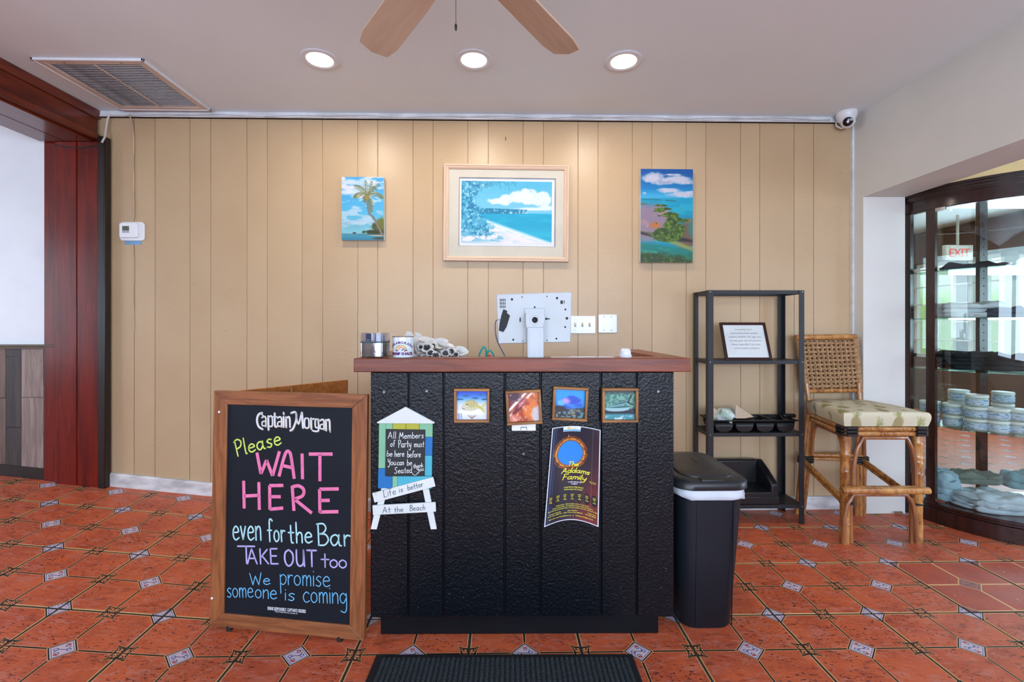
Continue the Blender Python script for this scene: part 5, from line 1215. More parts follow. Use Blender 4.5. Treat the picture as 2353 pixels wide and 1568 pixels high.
Ls = [(948, 786, .17, (.1, -.35, 1), .10, .018, 1.25, nap, 0, 'upright napkin roll rising tallest right behind the printed cup'),
      (985, 790, .20, (.15, -.5, 1), .10, .022, 1.35, nap, 0, 'wide open white napkin roll left of the dark handles'),
      (968, 800, .13, (-.2, -1, .5), .10, .020, 1.0, nap, 0, 'bulging plain napkin bundle just right of the cup'),
      (967.5, 798, .11, (-.1, -1, .35), .10, .010, 1.1, nap, 1, 'napkin roll half hidden by the cup, dark handle showing'),
      (969, 797, .12, (.05, -1, .35), .10, .013, 1.1, nap, 1, 'napkin roll with small oval dark handle, left of the pair'),
      (981, 799, .11, (.15, -1, .4), .10, .015, 1.2, nap, 2, 'napkin roll with the largest ribbed dark handles'),
      (990, 811, .10, (.4, -1, .35), .10, .013, 1.1, nap, 1, 'low napkin roll with slanting dark handle under the pair'),
      (996, 795, .15, (.1, -1, .5), .10, .012, 1.2, napc, 1, 'cream napkin roll with brown cutlery end in the heap middle'),
      (1012, 792, .16, (.2, -.8, .8), .10, .016, 1.3, nap, 0, 'napkin roll curled into a white rosette in the heap'),
      (1028, 797, .15, (.35, -.6, 1), .10, .015, 1.5, nap, 0, 'tall pointed napkin roll right of the rosette'),
      (1024, 812, .10, (.2, -1, .3), .10, .013, 1.1, nap, 1, 'napkin roll with grey oval handle, centre right'),
      (1037, 808, .11, (.5, -1, .45), .10, .013, 1.15, nap, 1, 'napkin roll with tilted square dark handle toward the right end'),
      (1058, 808, .13, (.7, -1, .5), .10, .014, 1.4, nap, 0, 'rightmost napkin roll with a flaring paper tip'),
      (1048, 815, .10, (.3, -1, .3), .10, .009, 1.1, nap, 2, 'small napkin roll with fork tines beside the right end'),
      (1001, 817, .095, (0, -1, .25), .10, .013, 1.1, nap, 2, 'bottom napkin roll showing a row of fork tines'),
      (960, 819, .095, (-.1, -1, .2), .10, .010, 1.05, nap, 0, 'flat napkin roll peeking over the ledge by the cup'),
      (975, 820, .095, (.1, -1, .2), .10, .010, 1.05, nap, 0, 'flat napkin roll peeking over the ledge, next to the first')]
for k, a in enumerate(Ls): roll(*a[:10], wob=.6 if not a[8] else .2)
def sheet(name, lab, cat, pts_px, d, mt, group=None, th_=.0008, fold=0.0):
    ps = [cp.hit(x, y, -d) for x, y in pts_px]; cx = sum(p[0] for p in ps) / len(ps); cz = sum(p[1] for p in ps) / len(ps)
    vs = [(p[0] - cx, fold * (k % 2), p[1] - cz) for k, p in enumerate(ps)]; n = len(vs)
    q = MB().add(vs + [(x, y + th_, z) for x, y, z in vs], [tuple(range(n))[::-1], tuple(range(n, 2 * n))] + [(i, (i + 1) % n, n + (i + 1) % n, n + i) for i in range(n)])
    o = q.build(name, mt); o.matrix_world = CM(cx, d, cz); return tag(o, lab, cat, group)
sheet('napkin_flap', 'white napkin flap with small red print standing behind the cup', 'napkin', [(928, 775), (935, 761), (947, 764), (958, 790), (950, 815), (935, 815)], .19, nap)
sheet('napkin_flap', 'tall curling white napkin flap above the cutlery heap', 'napkin', [(958, 792), (952, 763), (966, 767), (972, 776), (974, 795), (968, 815)], .21, nap, fold=.01)
sheet('napkin_flap', 'pointed white napkin corner in the right half of the heap', 'napkin', [(1022, 800), (1020, 788), (1026, 783), (1034, 792), (1038, 804), (1032, 818)], .17, nap, fold=.008)
sheet('menu_card', 'pale pinkish card lying at the right edge of the cutlery heap', 'card', [(1040, 822), (1052, 815), (1076, 813), (1072, 819), (1070, 823)], .2, napc)
# teal scissors standing handles up, with red insert
sc_ = thing('scissors', 'teal handled scissors standing upright behind the ledge', 'scissors', mat=CM(*((lambda t: (t[0], .16, t[1]))(cp.hit(1117, 812, -.16)))))
teal = plain('teal_plastic', (10, 150, 140), .35)
S_ = 1.9 / F
q = MB(); q.tube([(x * S_, 0, z * S_) for x, z in catmull([(-16, -22), (-15, -2), (-8, 12), (-5, 14), (-1, 10), (0, -4), (-1, -22)], 5)], .0035, 8); q.build('handle', teal, sc_, smooth=True)
q = MB(); q.tube([(x * S_, 0, z * S_) for x, z in catmull([(1, -22), (1, -5), (4, 4), (10, 6), (15, 0), (17, -8), (14, -22)], 5)], .0035, 8); q.build('handle', teal, sc_, smooth=True)
q = MB().box(3 * S_, 11 * S_, -.003, .003, -12 * S_, -4 * S_); q.build('red_insert', plain('red_plastic', (220, 40, 30), .4), sc_, bevel=.002)
q = MB().prism([(-5 * S_, -22 * S_), (6 * S_, -22 * S_), (2 * S_, -75 * S_), (0, -75 * S_)], -.0015, .0015, 'y'); q.build('blade', M['steel'], sc_)
# white cap and clear sleeve on the ledge
a = (cp.hit(1428, 812)[0] + cp.hit(1456, 812)[0]) / 2; hcp = cp.hit(1440, 802)[1] - LT
capm = plain('frosted_white', (218, 222, 228), .3, .03)
pc_ = thing('plastic_cap', 'frosted white plastic dome cap on the right end of the ledge', 'cap', mat=CM(a, .03, LT))
MB().lathe([(.0225, 0), (.0235, .003), (.0235, .010), (.021, .011)], 28).build('collar', capm, pc_, smooth=True, angle=30)
MB().lathe([(.0205, .011), (.020, hcp * .7), (.017, hcp * .92), (.013, hcp), (.0001, hcp)], 28).build('dome', capm, pc_, smooth=True, angle=50)
a0 = cp.hit(1266, 822)[0]; a1 = cp.hit(1414, 822)[0]
o = MB().prism([(0, 0), (a1 - a0, .004), (a1 - a0 - .005, .05), (.004, .054)], 0, .0015).build('clear_sleeve', plain('sleeve', (196, 180, 172), .08, .08)); o.matrix_world = CM(a0, .008, LT + .0002); tag(o, 'flat clear plastic sleeve lying on the ledge beside the monitor', 'plastic sleeve')
# ---------------------------------------------------------------- floor mat
M['mat'] = None
def mat_mat():
    m, nt, b = newmat('ribbed_mat'); v = coords(nt, (1, 1, 1)); n = noise(nt, v, 160, 3, .8)
    col = mix(nt, n.ss(.35, .75), (12, 16, 19), (62, 74, 80)); nt.links.new(col, b.inputs['Base Color']); b.inputs['Roughness'].default_value = .95
    bumpn(nt, b, n, .8, .004); return m
M['mat'] = mat_mat(); matb = plain('mat_border', (16, 17, 20), .7, .1, 30, .2, 80)
A_ = onZ(865, 1503, .008); B_ = onZ(1453, 1502, .008)
um = (B_ - A_).normalized(); mw_ = (B_ - A_).length; ML = .62
fm = thing('entrance_mat', 'charcoal ribbed floor mat with rubber border in front of the counter', 'floor mat', (A_.x, A_.y, .0), math.atan2(um.y, um.x))
MB().box(0, mw_, -ML, 0, 0.0005, .006).build('rubber_base', matb, fm, bevel=.002)
q = MB(); x = .028; 
prof = []
while x < mw_ - .028: prof += [(x, .0062), (x + .004, .0125), (x + .011, .0125), (x + .015, .0062)]; x += .0175
ny_ = 2
q.add([(a, y, z) for y in (-ML + .028, -.024) for a, z in prof], [(i, i + 1, len(prof) + i + 1, len(prof) + i) for i in range(len(prof) - 1)])
q.build('ribbed_pile', M['mat'], fm)

# ---------------------------------------------------------------- waste bin
bin_ = thing('waste_bin', 'tall slim black waste bin with white liner beside the counter', 'waste bin', (0, 0, 0))
zr = .548
Rf = P(1700, 1440, 1.79); bot_r = P(1700, 1445, 1.80).x; bl_x = .66
def section(x0, x1, y0, y1, r, n=6):
    r = min(r, (x1 - x0) / 2 - .002, (y1 - y0) / 2 - .002)
    return [((x0 + x1) / 2 + px_, (y0 + y1) / 2 + py_) for px_, py_ in rrect(x1 - x0, y1 - y0, r, n)]
by0 = 1.795; 
botp = dict(x0=.70, x1=.912, y0=1.795, y1=2.13, r=.06); topp = dict(x0=.682, x1=.955, y0=1.775, y1=2.19, r=.07)
cx_, cy_ = .80, 1.98; bin_.location = (cx_, cy_, 0)
def sec(k, grow=0, z=0):
    d = {a: botp[a] * (1 - k) + topp[a] * k for a in botp}
    return [(x - cx_, y - cy_, z) for x, y in section(d['x0'] - grow, d['x1'] + grow, d['y0'] - grow, d['y1'] + grow, d['r'])]
def loft(rings, cap=True):
    n = len(rings[0]); vs = [p for r in rings for p in r]
    fs = [(k * n + i, k * n + (i + 1) % n, (k + 1) * n + (i + 1) % n, (k + 1) * n + i) for k in range(len(rings) - 1) for i in range(n)]
    if cap: fs += [tuple(range(n))[::-1], tuple((len(rings) - 1) * n + i for i in range(n))]
    return MB().add(vs, fs)
bk = plain('bin_plastic', (20, 26, 34), .45, .15, 4, .15, 300, spec=.3)
lidm = plain('bin_lid', (40, 43, 47), .38, .3, 6, .1, 120, spec=.5)
loft([sec(0, -.004, 0), sec(0, 0, .008), sec(.5, 0, zr * .5), sec(1, 0, zr), sec(1, -.006, zr), sec(.3, -.006, .1)]).build('body', bk, bin_, smooth=True, angle=35)
for px in (1601, 1686):
    p1 = onY(px, 1200, 1.78); 
    x_ = p1.x - cx_
    MB().add([(x_ - .0015, 1.7785 - cy_, zr - .002), (x_ + .0015, 1.7785 - cy_, zr - .002), (x_ * .97 + .0015, 1.7945 - cy_, .012), (x_ * .97 - .0015, 1.7945 - cy_, .012)] + [(x_ - .0015, 1.774 - cy_, zr - .002), (x_ + .0015, 1.774 - cy_, zr - .002), (x_ * .97 + .0015, 1.791 - cy_, .012), (x_ * .97 - .0015, 1.791 - cy_, .012)], [(4, 7, 6, 5), (0, 4, 5, 1), (1, 5, 6, 2), (2, 6, 7, 3), (3, 7, 4, 0)]).build('rib', bk, bin_)
# liner skirt folded over the rim
def liner():
    rings = []
    for k, (g, z) in enumerate(((.004, zr + .002), (.007, zr - .012), (.006, zr - .028), (.003, zr - .030))):
        s = sec(1, g, z); rings.append([(x + .002 * math.sin(i * 1.7 + k), y + .002 * math.cos(i * 2.3 + k), z_ + (.006 * math.sin(i * .9) - .010 * max(0, (x) / .15)) * (k > 0)) for i, (x, y, z_) in enumerate(s)])
    return rings
loft(liner(), False).build('bin_liner', plain('liner_white', (206, 214, 222), .35, .06, 20, .3, 30), bin_, smooth=True, angle=60)
zl = zr + .004
loft([sec(1, .010, zl), sec(1, .014, zl + .004), sec(1, .013, zl + .026), sec(1, .004, zl + .036), sec(1, -.02, zl + .040)]).build('lid_rim', lidm, bin_, smooth=True, angle=50)
loft([sec(1, -.026, zl + .038), sec(1, -.027, zl + .043), sec(1, -.034, zl + .047), sec(1, -.085, zl + .052)]).build('lid_flap', lidm, bin_, smooth=True, angle=50)
MB().box(-.035, .055, topp['y0'] - cy_ - .006, topp['y0'] - cy_ + .028, zl + .030, zl + .043).build('latch', lidm, bin_, bevel=.005, seg=3)
MB().box(.028, .034, -.02, .05, zl + .0500, zl + .0530).build('lid_slot', bk, bin_, bevel=.001)

# ---------------------------------------------------------------- metal shelf
rk = plain('rack_black', (26, 29, 33), .45, .15, 20, .1, 100)
ty = 1.178; X0, X1 = 1.232, 1.83
fl_ = P(1852, 1205, 2.77); Yf = 2.72; Yb = 2.955
X1 = P(1852, 1000, 2.755).x; X0 = P(1629, 800, 2.75).x; Yf = (P(1852, 1205, 2.77)).y
rack = thing('shelf_rack', 'open black metal shelf rack with four shelves against the wall', 'shelf', ((X0 + X1) / 2, (Yf + Yb) / 2, 0))
hw_, hd_ = (X1 - X0) / 2, (Yb - Yf) / 2; TZ = P(1740, 667, 2.76).z
for sx in (-1, 1):
    for sy in (-1, 1):
        x_ = sx * hw_; y_ = sy * hd_; a = 0.032
        MB().prism([(x_, y_), (x_ - sx * a, y_), (x_ - sx * a, y_ - sy * .003), (x_ - sx * .003, y_ - sy * .003), (x_ - sx * .003, y_ - sy * a), (x_, y_ - sy * a)] if sx * sy > 0 else [(x_, y_), (x_, y_ - sy * a), (x_ - sx * .003, y_ - sy * a), (x_ - sx * .003, y_ - sy * .003), (x_ - sx * a, y_ - sy * .003), (x_ - sx * a, y_)], 0, TZ).build('leg', rk, rack)
def tray(z, nm='shelf', openf=False):
    q = MB()
    q.box(-hw_ + .004, hw_ - .004, -hd_ + .0035, -hd_ + .0065, z - .022, z); q.box(-hw_ + .004, hw_ - .004, hd_ - .0065, hd_ - .0035, z - .022, z)
    q.box(-hw_ + .004, -hw_ + .007, -hd_ + .006, hd_ - .006, z - .022, z); q.box(hw_ - .007, hw_ - .004, -hd_ + .006, hd_ - .006, z - .022, z)
    if not openf: q.box(-hw_ + .005, hw_ - .005, -hd_ + .005, hd_ - .005, z - .003, z - .0005)
    q.build(nm, rk, rack)
Z1_ = P(1740, 829, 2.76).z; Z2_ = P(1740, 996, 2.76).z; Z3_ = P(1790, 1162, 2.76).z
tray(TZ, 'top_frame', True); tray(Z1_); tray(Z2_); tray(Z3_)
for z in (TZ - .01, Z1_ - .01, Z2_ - .01, Z3_ - .01):
    for sx in (-1, 1): q = MB().disc((sx * (hw_ - .012), z, -hd_), .004, 10, 'y', .002); q.build('bolt', M['screw'], rack)
# framed notice leaning on the second shelf
nb = [P(1668, 824, 2.79), P(1775, 824, 2.79), P(1651, 741, 2.875)]
for p in nb[:2]: p.z = Z1_ + .001
npl = Pl(nb[0], nb[1] - nb[0], nb[2] - nb[0]); NW = npl.hit(1775, 823)[0]; NH = npl.hit(1651, 741)[1]
nf = thing('framed_notice', 'dark framed notice about undercooked food leaning on the upper shelf', 'framed notice', mat=npl.m)
fm_ = wood('frame_mahog', (52, 18, 16), (34, 12, 12), 'x', 1, .25, .05); e = .017
for pl_ in ([(0, 0), (NW, 0), (NW - e, e), (e, e)], [(e, NH - e), (NW - e, NH - e), (NW, NH), (0, NH)], [(0, 0), (e, e), (e, NH - e), (0, NH)], [(NW - e, e), (NW, 0), (NW, NH), (NW - e, NH - e)]):
    MB().prism(pl_, 0, .014, 'y').build('frame_rail', fm_, nf, bevel=.002)
MB().box(e - .003, NW - e + .003, .005, .012, e - .003, NH - e + .003).build('paper', plain('notice_paper', (206, 212, 212), .5, .03), nf)
q = MB()
for k, t_ in enumerate(('Consuming raw or', 'undercooked meats, poultry,', 'seafood, shellfish, and eggs may', 'increase your risk of food-born', 'illness, especially if you have', 'certain medical conditions.')):
    wv = {0: .42, 1: .68, 2: .80, 3: .78, 4: .70, 5: .64}[k] * (NW - 2 * e); zz = NH - e - .034 - k * .0245
    type_text(q, t_, (NW / 2 - wv / 2, zz), (NW / 2 + wv / 2, zz), .0125, ident, .0046, -.012)
q.build('notice_text', plain('notice_ink', (60, 64, 66), .7), nf)
# cutlery organiser
oz_ = Z2_ + .001; org = thing('cutlery_tray', 'black plastic cutlery organiser with four round bottomed bins on shelf', 'cutlery tray', ((X0 + X1) / 2 + .005, (Yf + Yb) / 2, oz_))
pk = plain('tray_plastic', (16, 17, 19), .3, .15, 10, .05, 80)
ow = hw_ - .03; od = hd_ - .012; rh = P(1740, 966, 2.78).z - oz_ 
q = MB(); q.box(-ow, ow, -od, -od + .014, rh - .008, rh).box(-ow, ow, od - .014, od, rh - .008, rh).box(-ow, -ow + .014, -od, od, rh - .008, rh).box(ow - .014, ow, -od, od, rh - .008, rh)
q.build('rim', pk, org, bevel=.003)
bw = (2 * ow - .02) / 4
for k in range(4):
    c_ = -ow + .01 + bw * (k + .5); rr_ = bw * .5 - .012
    ring_ = lambda y, s: [(c_ + rr_ * s * x, y, z) for x, z in [(-1.12, rh)] + [(-math.cos(PI * j / 12), rh * .42 - (rh * .42 - .0) * math.sin(PI * j / 12) * 1) for j in range(13)] + [(1.12, rh)]]
    n = 15; r0, r1 = ring_(-od + .012, 1), ring_(od - .012, 1)
    vs = r0 + r1; fs = [(i, i + 1, n + i + 1, n + i) for i in range(n - 1)] + [tuple(range(n)), tuple(range(2 * n - 1, n - 1, -1))]
    o = MB().add(vs, fs).build('bin', pk, org, smooth=True, angle=40); s_ = o.modifiers.new('s', 'SOLIDIFY'); s_.thickness = .002
    if k < 3: MB().box(c_ + bw / 2 - .009, c_ + bw / 2 + .009, -od + .01, od - .01, rh - .010, rh - .002).build('divider', pk, org, bevel=.003)
MB().lathe([(.012, 0), (.014, .006), (.013, .07), (.010, .075)], 16).build('handle_grip', pk, org, smooth=True).matrix_local = Matrix.Translation((ow - .05, -.02, rh + .012)) @ Matrix.Rotation(PI / 2, 4, 'Y') @ Matrix.Rotation(.0, 4, 'X')
# crumpled wrapper and napkins lying in it
def crumple(name, lab, loc, rx, ry, rz_, mt, seed, n=10, amp=.35, cat='paper'):
    rs_ = random.Random(seed); q = MB(); ph = [rs_.uniform(0, 6) for _ in range(8)]
    def f(u, v):
        th_ = u * 2 * PI; f_ = v * PI; w1 = 1 + amp * (math.sin(3 * th_ + ph[0]) * math.sin(2 * f_ + ph[1]) + .6 * math.sin(5 * th_ + ph[2] + 4 * f_) + .4 * math.sin(7 * f_ + ph[3] + th_)) * math.sin(f_) * .6
        return (rx * w1 * math.cos(th_) * math.sin(f_), ry * w1 * math.sin(th_) * math.sin(f_), max(0, rz_ + rz_ * w1 * -math.cos(f_)))
    q.grid(f, n * 3, n * 2); o = q.build(name, mt, smooth=True, angle=25); o.location = loc; return tag(o, lab, cat)
wr_m = plain('foil_wrap', (206, 212, 210), .35, .2, 26, .6, 40, c2=(150, 180, 160)); 
zc = oz_ + rh * .45
p = P(1668, 950, 2.8); crumple('crumpled_wrapper', 'crumpled shiny white and green wrapper in the cutlery tray', (p.x, p.y + .03, zc), .058, .05, .052, wr_m, 3, cat='wrapper')
tn = plain('tan_napkin', (206, 184, 158), .85, .06)
def leaf(name, lab, pp, d, mt, cat='napkin', bend=.03):
    ps = [P(x, y, d + dd) for x, y, dd in pp]; c = sum(ps, Vector()) / len(ps)
    vs = [p_ - c for p_ in ps]; n = len(vs)
    q = MB().add(vs + [v + Vector((0, .0015, 0)) for v in vs], [tuple(range(n))[::-1], tuple(range(n, 2 * n))] + [(i, (i + 1) % n, n + (i + 1) % n, n + i) for i in range(n)])
    o = q.build(name, mt); o.location = c; return tag(o, lab, cat)
leaf('paper_napkin', 'tan folded napkin at the left end of the cutlery tray', [(1636, 958, 0), (1636, 936, .05), (1648, 941, .06), (1656, 948, .03), (1650, 962, 0)], 2.80, tn)
leaf('paper_napkin', 'tan napkin fanned out right of the crumpled wrapper', [(1690, 962, .02), (1690, 930, .08), (1700, 938, .1), (1732, 958, .03), (1712, 962, .0)], 2.80, tn)
leaf('paper_napkin', 'white napkin corner tucked behind the wrapper', [(1688, 960, .07), (1686, 932, .09), (1696, 934, .1), (1704, 958, .07)], 2.80, nap)
# black booster seat on the lowest shelf
bs = thing('booster_seat', 'black moulded plastic booster seat on the lowest shelf', 'booster seat', ((X0 + X1) / 2 + .0, (Yf + Yb) / 2, Z3_ + .001))
bsm = plain('booster_plastic', (18, 20, 23), .35, .1, 10, .05, 80)
bx1 = P(1790, 1130, 2.77).x - (X0 + X1) / 2; bx0 = bx1 - .40; bd = hd_ - .005
def arm(xa_, xb_):
    pr = [(-bd, 0), (-bd, .12), (-bd + .02, .135), (-bd + .10, .185), (bd - .03, .225), (bd, .215), (bd, 0)]
    return MB().prism(pr, xa_, xb_, 'x')
arm(bx1 - .045, bx1).build('armrest', bsm, bs, bevel=.010, seg=3); arm(bx0, bx0 + .045).build('armrest', bsm, bs, bevel=.010, seg=3)
MB().box(bx0 + .04, bx1 - .04, bd - .05, bd, .02, .225).build('backrest', bsm, bs, bevel=.012, seg=3)
q = MB(); q.add([(bx0 + .04, -bd + .0, .075), (bx1 - .04, -bd, .075), (bx1 - .04, bd - .04, .085), (bx0 + .04, bd - .04, .085), (bx0 + .04, -bd, .01), (bx1 - .04, -bd, .01), (bx1 - .04, bd - .04, .01), (bx0 + .04, bd - .04, .01)], [(0, 1, 2, 3), (7, 6, 5, 4), (4, 5, 1, 0), (5, 6, 2, 1), (6, 7, 3, 2), (7, 4, 0, 3)]); q.build('seat', bsm, bs, bevel=.008)
MB().box(bx0 + .06, bx1 + .004, -bd - .004, -bd + .02, .0, .05).build('base_rim', bsm, bs, bevel=.006)

# ---------------------------------------------------------------- rattan bar stool
def bam():
    m, nt, b = newmat('bamboo'); v = coords(nt, (1, 1, 1), rnd=3); vz = coords(nt, (14, 14, 3), rnd=3)
    col = mix(nt, noise(nt, vz, 4, 4, .6).ss(.35, .68), (186, 124, 62), (128, 74, 34)); col = mix(nt, noise(nt, vz, 9, 5, .7, .5).ss(.52, .66) * .9, col, (60, 32, 18)); col = mix(nt, noise(nt, v, 6, 3).ss(.5, .75) * .5, col, (212, 164, 96))
    nt.links.new(col, b.inputs['Base Color']); b.inputs['Roughness'].default_value = .28; b.inputs['Coat Weight'].default_value = .3; bumpn(nt, b, noise(nt, vz, 8, 4), .25, .002); return m
M['bam'] = bam(); wrapm = plain('leather_wrap', (26, 20, 20), .45, .2, 60, .6, 120)
M['rattan'] = wood('thin_rattan', (160, 100, 56), (124, 72, 38), 'z', 1, .35, .1, .2)
sfl, sfr = P(1940, 1246, 2.53), P(2109, 1248, 2.53); sbl, sbr = P(1838, 1172, 2.93), P(1977, 1178, 2.90)
for p in (sfl, sfr, sbl, sbr): p.z = 0
sc0 = (sfl + sfr + sbl + sbr) / 4
stool = thing('bar_stool', 'rattan and bamboo bar stool with woven back and pineapple print cushion', 'bar stool', (sc0.x, sc0.y, 0))
L_ = lambda p: Vector(p) - Vector((sc0.x, sc0.y, 0))
def bamboo(mb, p0, p1, r, nodes=3, n=12, r1=None, seed=0):
    p0, p1 = Vector(p0), Vector(p1); rs_ = random.Random(seed + int(1000 * abs(p0.x + p1.y))); ts = [0]; L = (p1 - p0).length
    nd = sorted(rs_.uniform(.1, .9) for _ in range(nodes)); pr = [(0, 1)]
    for t in nd: pr += [(t - .010 / L, 1), (t - .003 / L, 1.10), (t, 1.03), (t + .003 / L, 1.10), (t + .010 / L, 1)]
    pr.append((1, 1)); pr = [pr[0]] + [x for i, x in enumerate(pr[1:-1]) if x[0] > .01 and x[0] < .99] + [pr[-1]]; pr.sort()
    r1 = r1 or r
    mb.tube([p0.lerp(p1, t) for t, s in pr], [(r + (r1 - r) * t) * s for t, s in pr], n)
SH_ = .655                      # top of the seat frame
cps = {'fl': (L_(sfl), L_(P(1944, 962, 2.50))), 'fr': (L_(sfr), L_(P(2106, 965, 2.50)))}
# seat corners (frame)
z_s = P(2030, 985, 2.50).z
Fl, Fr = L_(P(1944, 972, 2.515)), L_(P(2107, 972, 2.515)); Bl, Br = L_(P(1862, 935, 2.90)), L_(P(1978, 936, 2.90))
for p in (Fl, Fr, Bl, Br): p.z = z_s
for base, top, nm in ((L_(sfl), Fl, 0), (L_(sfr), Fr, 1)):
    q = MB(); bamboo(q, base, (top.x, top.y, z_s + .01), .0235, 4, seed=nm); q.build('leg', M['bam'], stool, smooth=True)
    q = MB(); s_ = 1 if nm == 0 else -1
    q.tube([base + Vector((s_ * .036, 0, 0)), base + Vector((s_ * .035, 0, .25))], .0115, 10); q.build('leg_brace', M['rattan'], stool, smooth=True)
    q = MB(); q.tube([base + Vector((.0 + .034 * s_ * math.cos(t) * .9 + s_ * .012, .027 * math.sin(t), .222 - nm * .004)) for t in [2 * PI * k / 16 for k in range(17)]], .006, 6, caps=False); q.build('leather_binding', wrapm, stool, smooth=True)
backtopL, backtopR = L_(P(1838, 776, 2.955)), L_(P(1966, 774, 2.95))
for base, seat_, top, nm in ((L_(sbl), Bl, backtopL, 2), (L_(sbr), Br, backtopR, 3)):
    for dx in (-.022, .0, .022):
        q = MB(); b0 = base + Vector((dx, 0, 0)); s0 = Vector((seat_.x + dx * .6, seat_.y, z_s)); 
        if dx == 0: q.tube([b0, b0.lerp(s0, .5), s0, s0.lerp(top, .40)], .014, 12)
        else: q.tube([b0, b0.lerp(s0, .5) + Vector((dx * .3, 0, 0)), s0], .0125, 10)
        q.build('leg', M['bam'], stool, smooth=True)
    q = MB()
    for z in (.335, .35, .365): c_ = base.lerp(Vector((seat_.x, seat_.y, z_s)), z / z_s); q.tube([c_ + Vector((.042 * math.cos(t), .024 * math.sin(t), 0)) for t in [2 * PI * k / 14 for k in range(15)]], .009, 6, caps=False)
    q.build('leather_binding', wrapm, stool, smooth=True)
# doubled seat rails with bindings
def rails(a, b, nm):
    for dz in (0, -.027):
        q = MB(); bamboo(q, a + Vector((0, 0, dz)), b + Vector((0, 0, dz)), .0135, 2, seed=nm); q.build('seat_rail', M['bam'], stool, smooth=True)
o1 = Vector((0, -.022, 0))
rails(Fl + o1 + Vector((-.03, 0, 0)), Fr + o1 + Vector((.03, 0, 0)), 1); rails(Fl + Vector((-.02, 0, 0)), Bl, 2); rails(Fr + Vector((.02, 0, 0)), Br + Vector((.02, 0, 0)), 3); rails(Bl, Br, 4)
for c_, s_ in ((Fl, -1), (Fr, 1)):
    q = MB()
    for dz in (.006, -.012, -.030):
        q.tube([c_ + Vector(p_) + Vector((s_ * 0, 0, dz)) for p_ in ((-s_ * .035, -.037, 0), (s_ * .02, -.037, 0), (s_ * .035, -.02, 0), (s_ * .030, .03, 0))], .009, 6)
    q.build('leather_binding', wrapm, stool, smooth=True)
# arched braces under the rails and footrest
def arch(a, b, z, drop, nm, r=.0095, ins=.04):
    a = Vector(a); b = Vector(b); d = (b - a).normalized(); q = MB()
    pts = [a + d * ins * .6 + Vector((0, 0, z - drop)), a + d * ins * .7 + Vector((0, 0, z - drop * .5)), a + d * ins * 1.1 + Vector((0, 0, z - drop * .2)), a + d * (ins * 1.9) + Vector((0, 0, z)), a.lerp(b, .5) + Vector((0, 0, z)),
           b - d * (ins * 1.9) + Vector((0, 0, z)), b - d * ins * 1.1 + Vector((0, 0, z - drop * .2)), b - d * ins * .7 + Vector((0, 0, z - drop * .5)), b - d * ins * .6 + Vector((0, 0, z - drop))]
    q.tube(pts, r, 8); q.build('arched_brace', M['rattan'], stool, smooth=True)
g = lambda p: Vector((p.x, p.y, 0))
arch(g(Fl) + Vector((0, -.02, 0)), g(Fr) + Vector((0, -.02, 0)), z_s - .05, .30, 0, .0105); arch(g(Fl), g(Bl), z_s - .05, .2, 1); arch(g(Fr), g(Br), z_s - .05, .2, 2)
zf = P(2030, 1125, 2.47).z
fa, fb = L_(P(1934, 1124, 2.45)), L_(P(2134, 1126, 2.45))
q = MB(); bamboo(q, (fa.x, fa.y, zf), (fb.x, fb.y, zf), .0185, 2, seed=5); q.build('footrest', M['bam'], stool, smooth=True)
q = MB(); bamboo(q, (fa.x + .03, fa.y + .03, zf + .004), (fb.x - .03, fb.y + .03, zf + .004), .012, 1, seed=6); q.build('footrest', M['bam'], stool, smooth=True)
arch(Vector((fa.x + .005, fa.y + .025, 0)), Vector((fb.x - .02, fb.y + .025, 0)), zf - .03, .26, 3, .0105)
for a, b, z0_, z1_, nm in ((L_(sfl), L_(sbl), .235, .36, 7), (L_(sfr), L_(sbr), .235, .36, 8), (L_(sbl), L_(sbr), .375, .375, 9)):
    for dz, r in ((0, .013), (-.024, .010)):
        q = MB(); bamboo(q, (a.x, a.y, z0_ + dz), (b.x, b.y, z1_ + dz), r, 2, seed=nm); q.build('stretcher', M['bam'], stool, smooth=True)
# cushion with pineapple print
def pine(U, V):
    p = Pt(U, V, (196, 188, 162)); p.put(sm(.4, .7, fbm(U * 9, V * 9, 3)) * .4, (206, 196, 166))
    k = 0
    for row in range(-1, 9):
        for col in range(-1, 8):
            cx_2 = (col + (.5 if row % 2 else 0)) * .19 + .03; cy_2 = row * .17; ang_ = (col * 7 + row * 3) % 5 * .35 - .6; k += 1
            if (col + row) % 2:
                p.ell(cx_2, cy_2, .048, .066, (160, 146, 104), .15, ang_); 
                d = 1 - sm(.9, 1, np.hypot((U - cx_2) / .045, (V - cy_2) / .06)); p.put(d * ((np.sin((U + V) * 260) > .3) | (np.sin((U - V) * 260) > .3)) * .5, (124, 112, 76))
            for a_ in (-.9, -.5, -.15, .2, .55, .95):
                x_, y_ = math.sin(a_ + ang_), math.cos(a_ + ang_)
                oy_ = .055 if (col + row) % 2 else 0
                p.line([(cx_2 - math.sin(ang_) * 0, cy_2 + oy_), (cx_2 + x_ * .055, cy_2 + oy_ + y_ * .06)], .0045, (134, 138, 84) if a_ > 0 else (160, 158, 104))
    return p
zc0 = z_s + .016
cq = [g(Fl) + Vector((-.035, -.035, 0)), g(Fr) + Vector((.03, -.035, 0)), g(Br) + Vector((.035, .0, 0)), g(Bl) + Vector((-.01, .0, 0))]
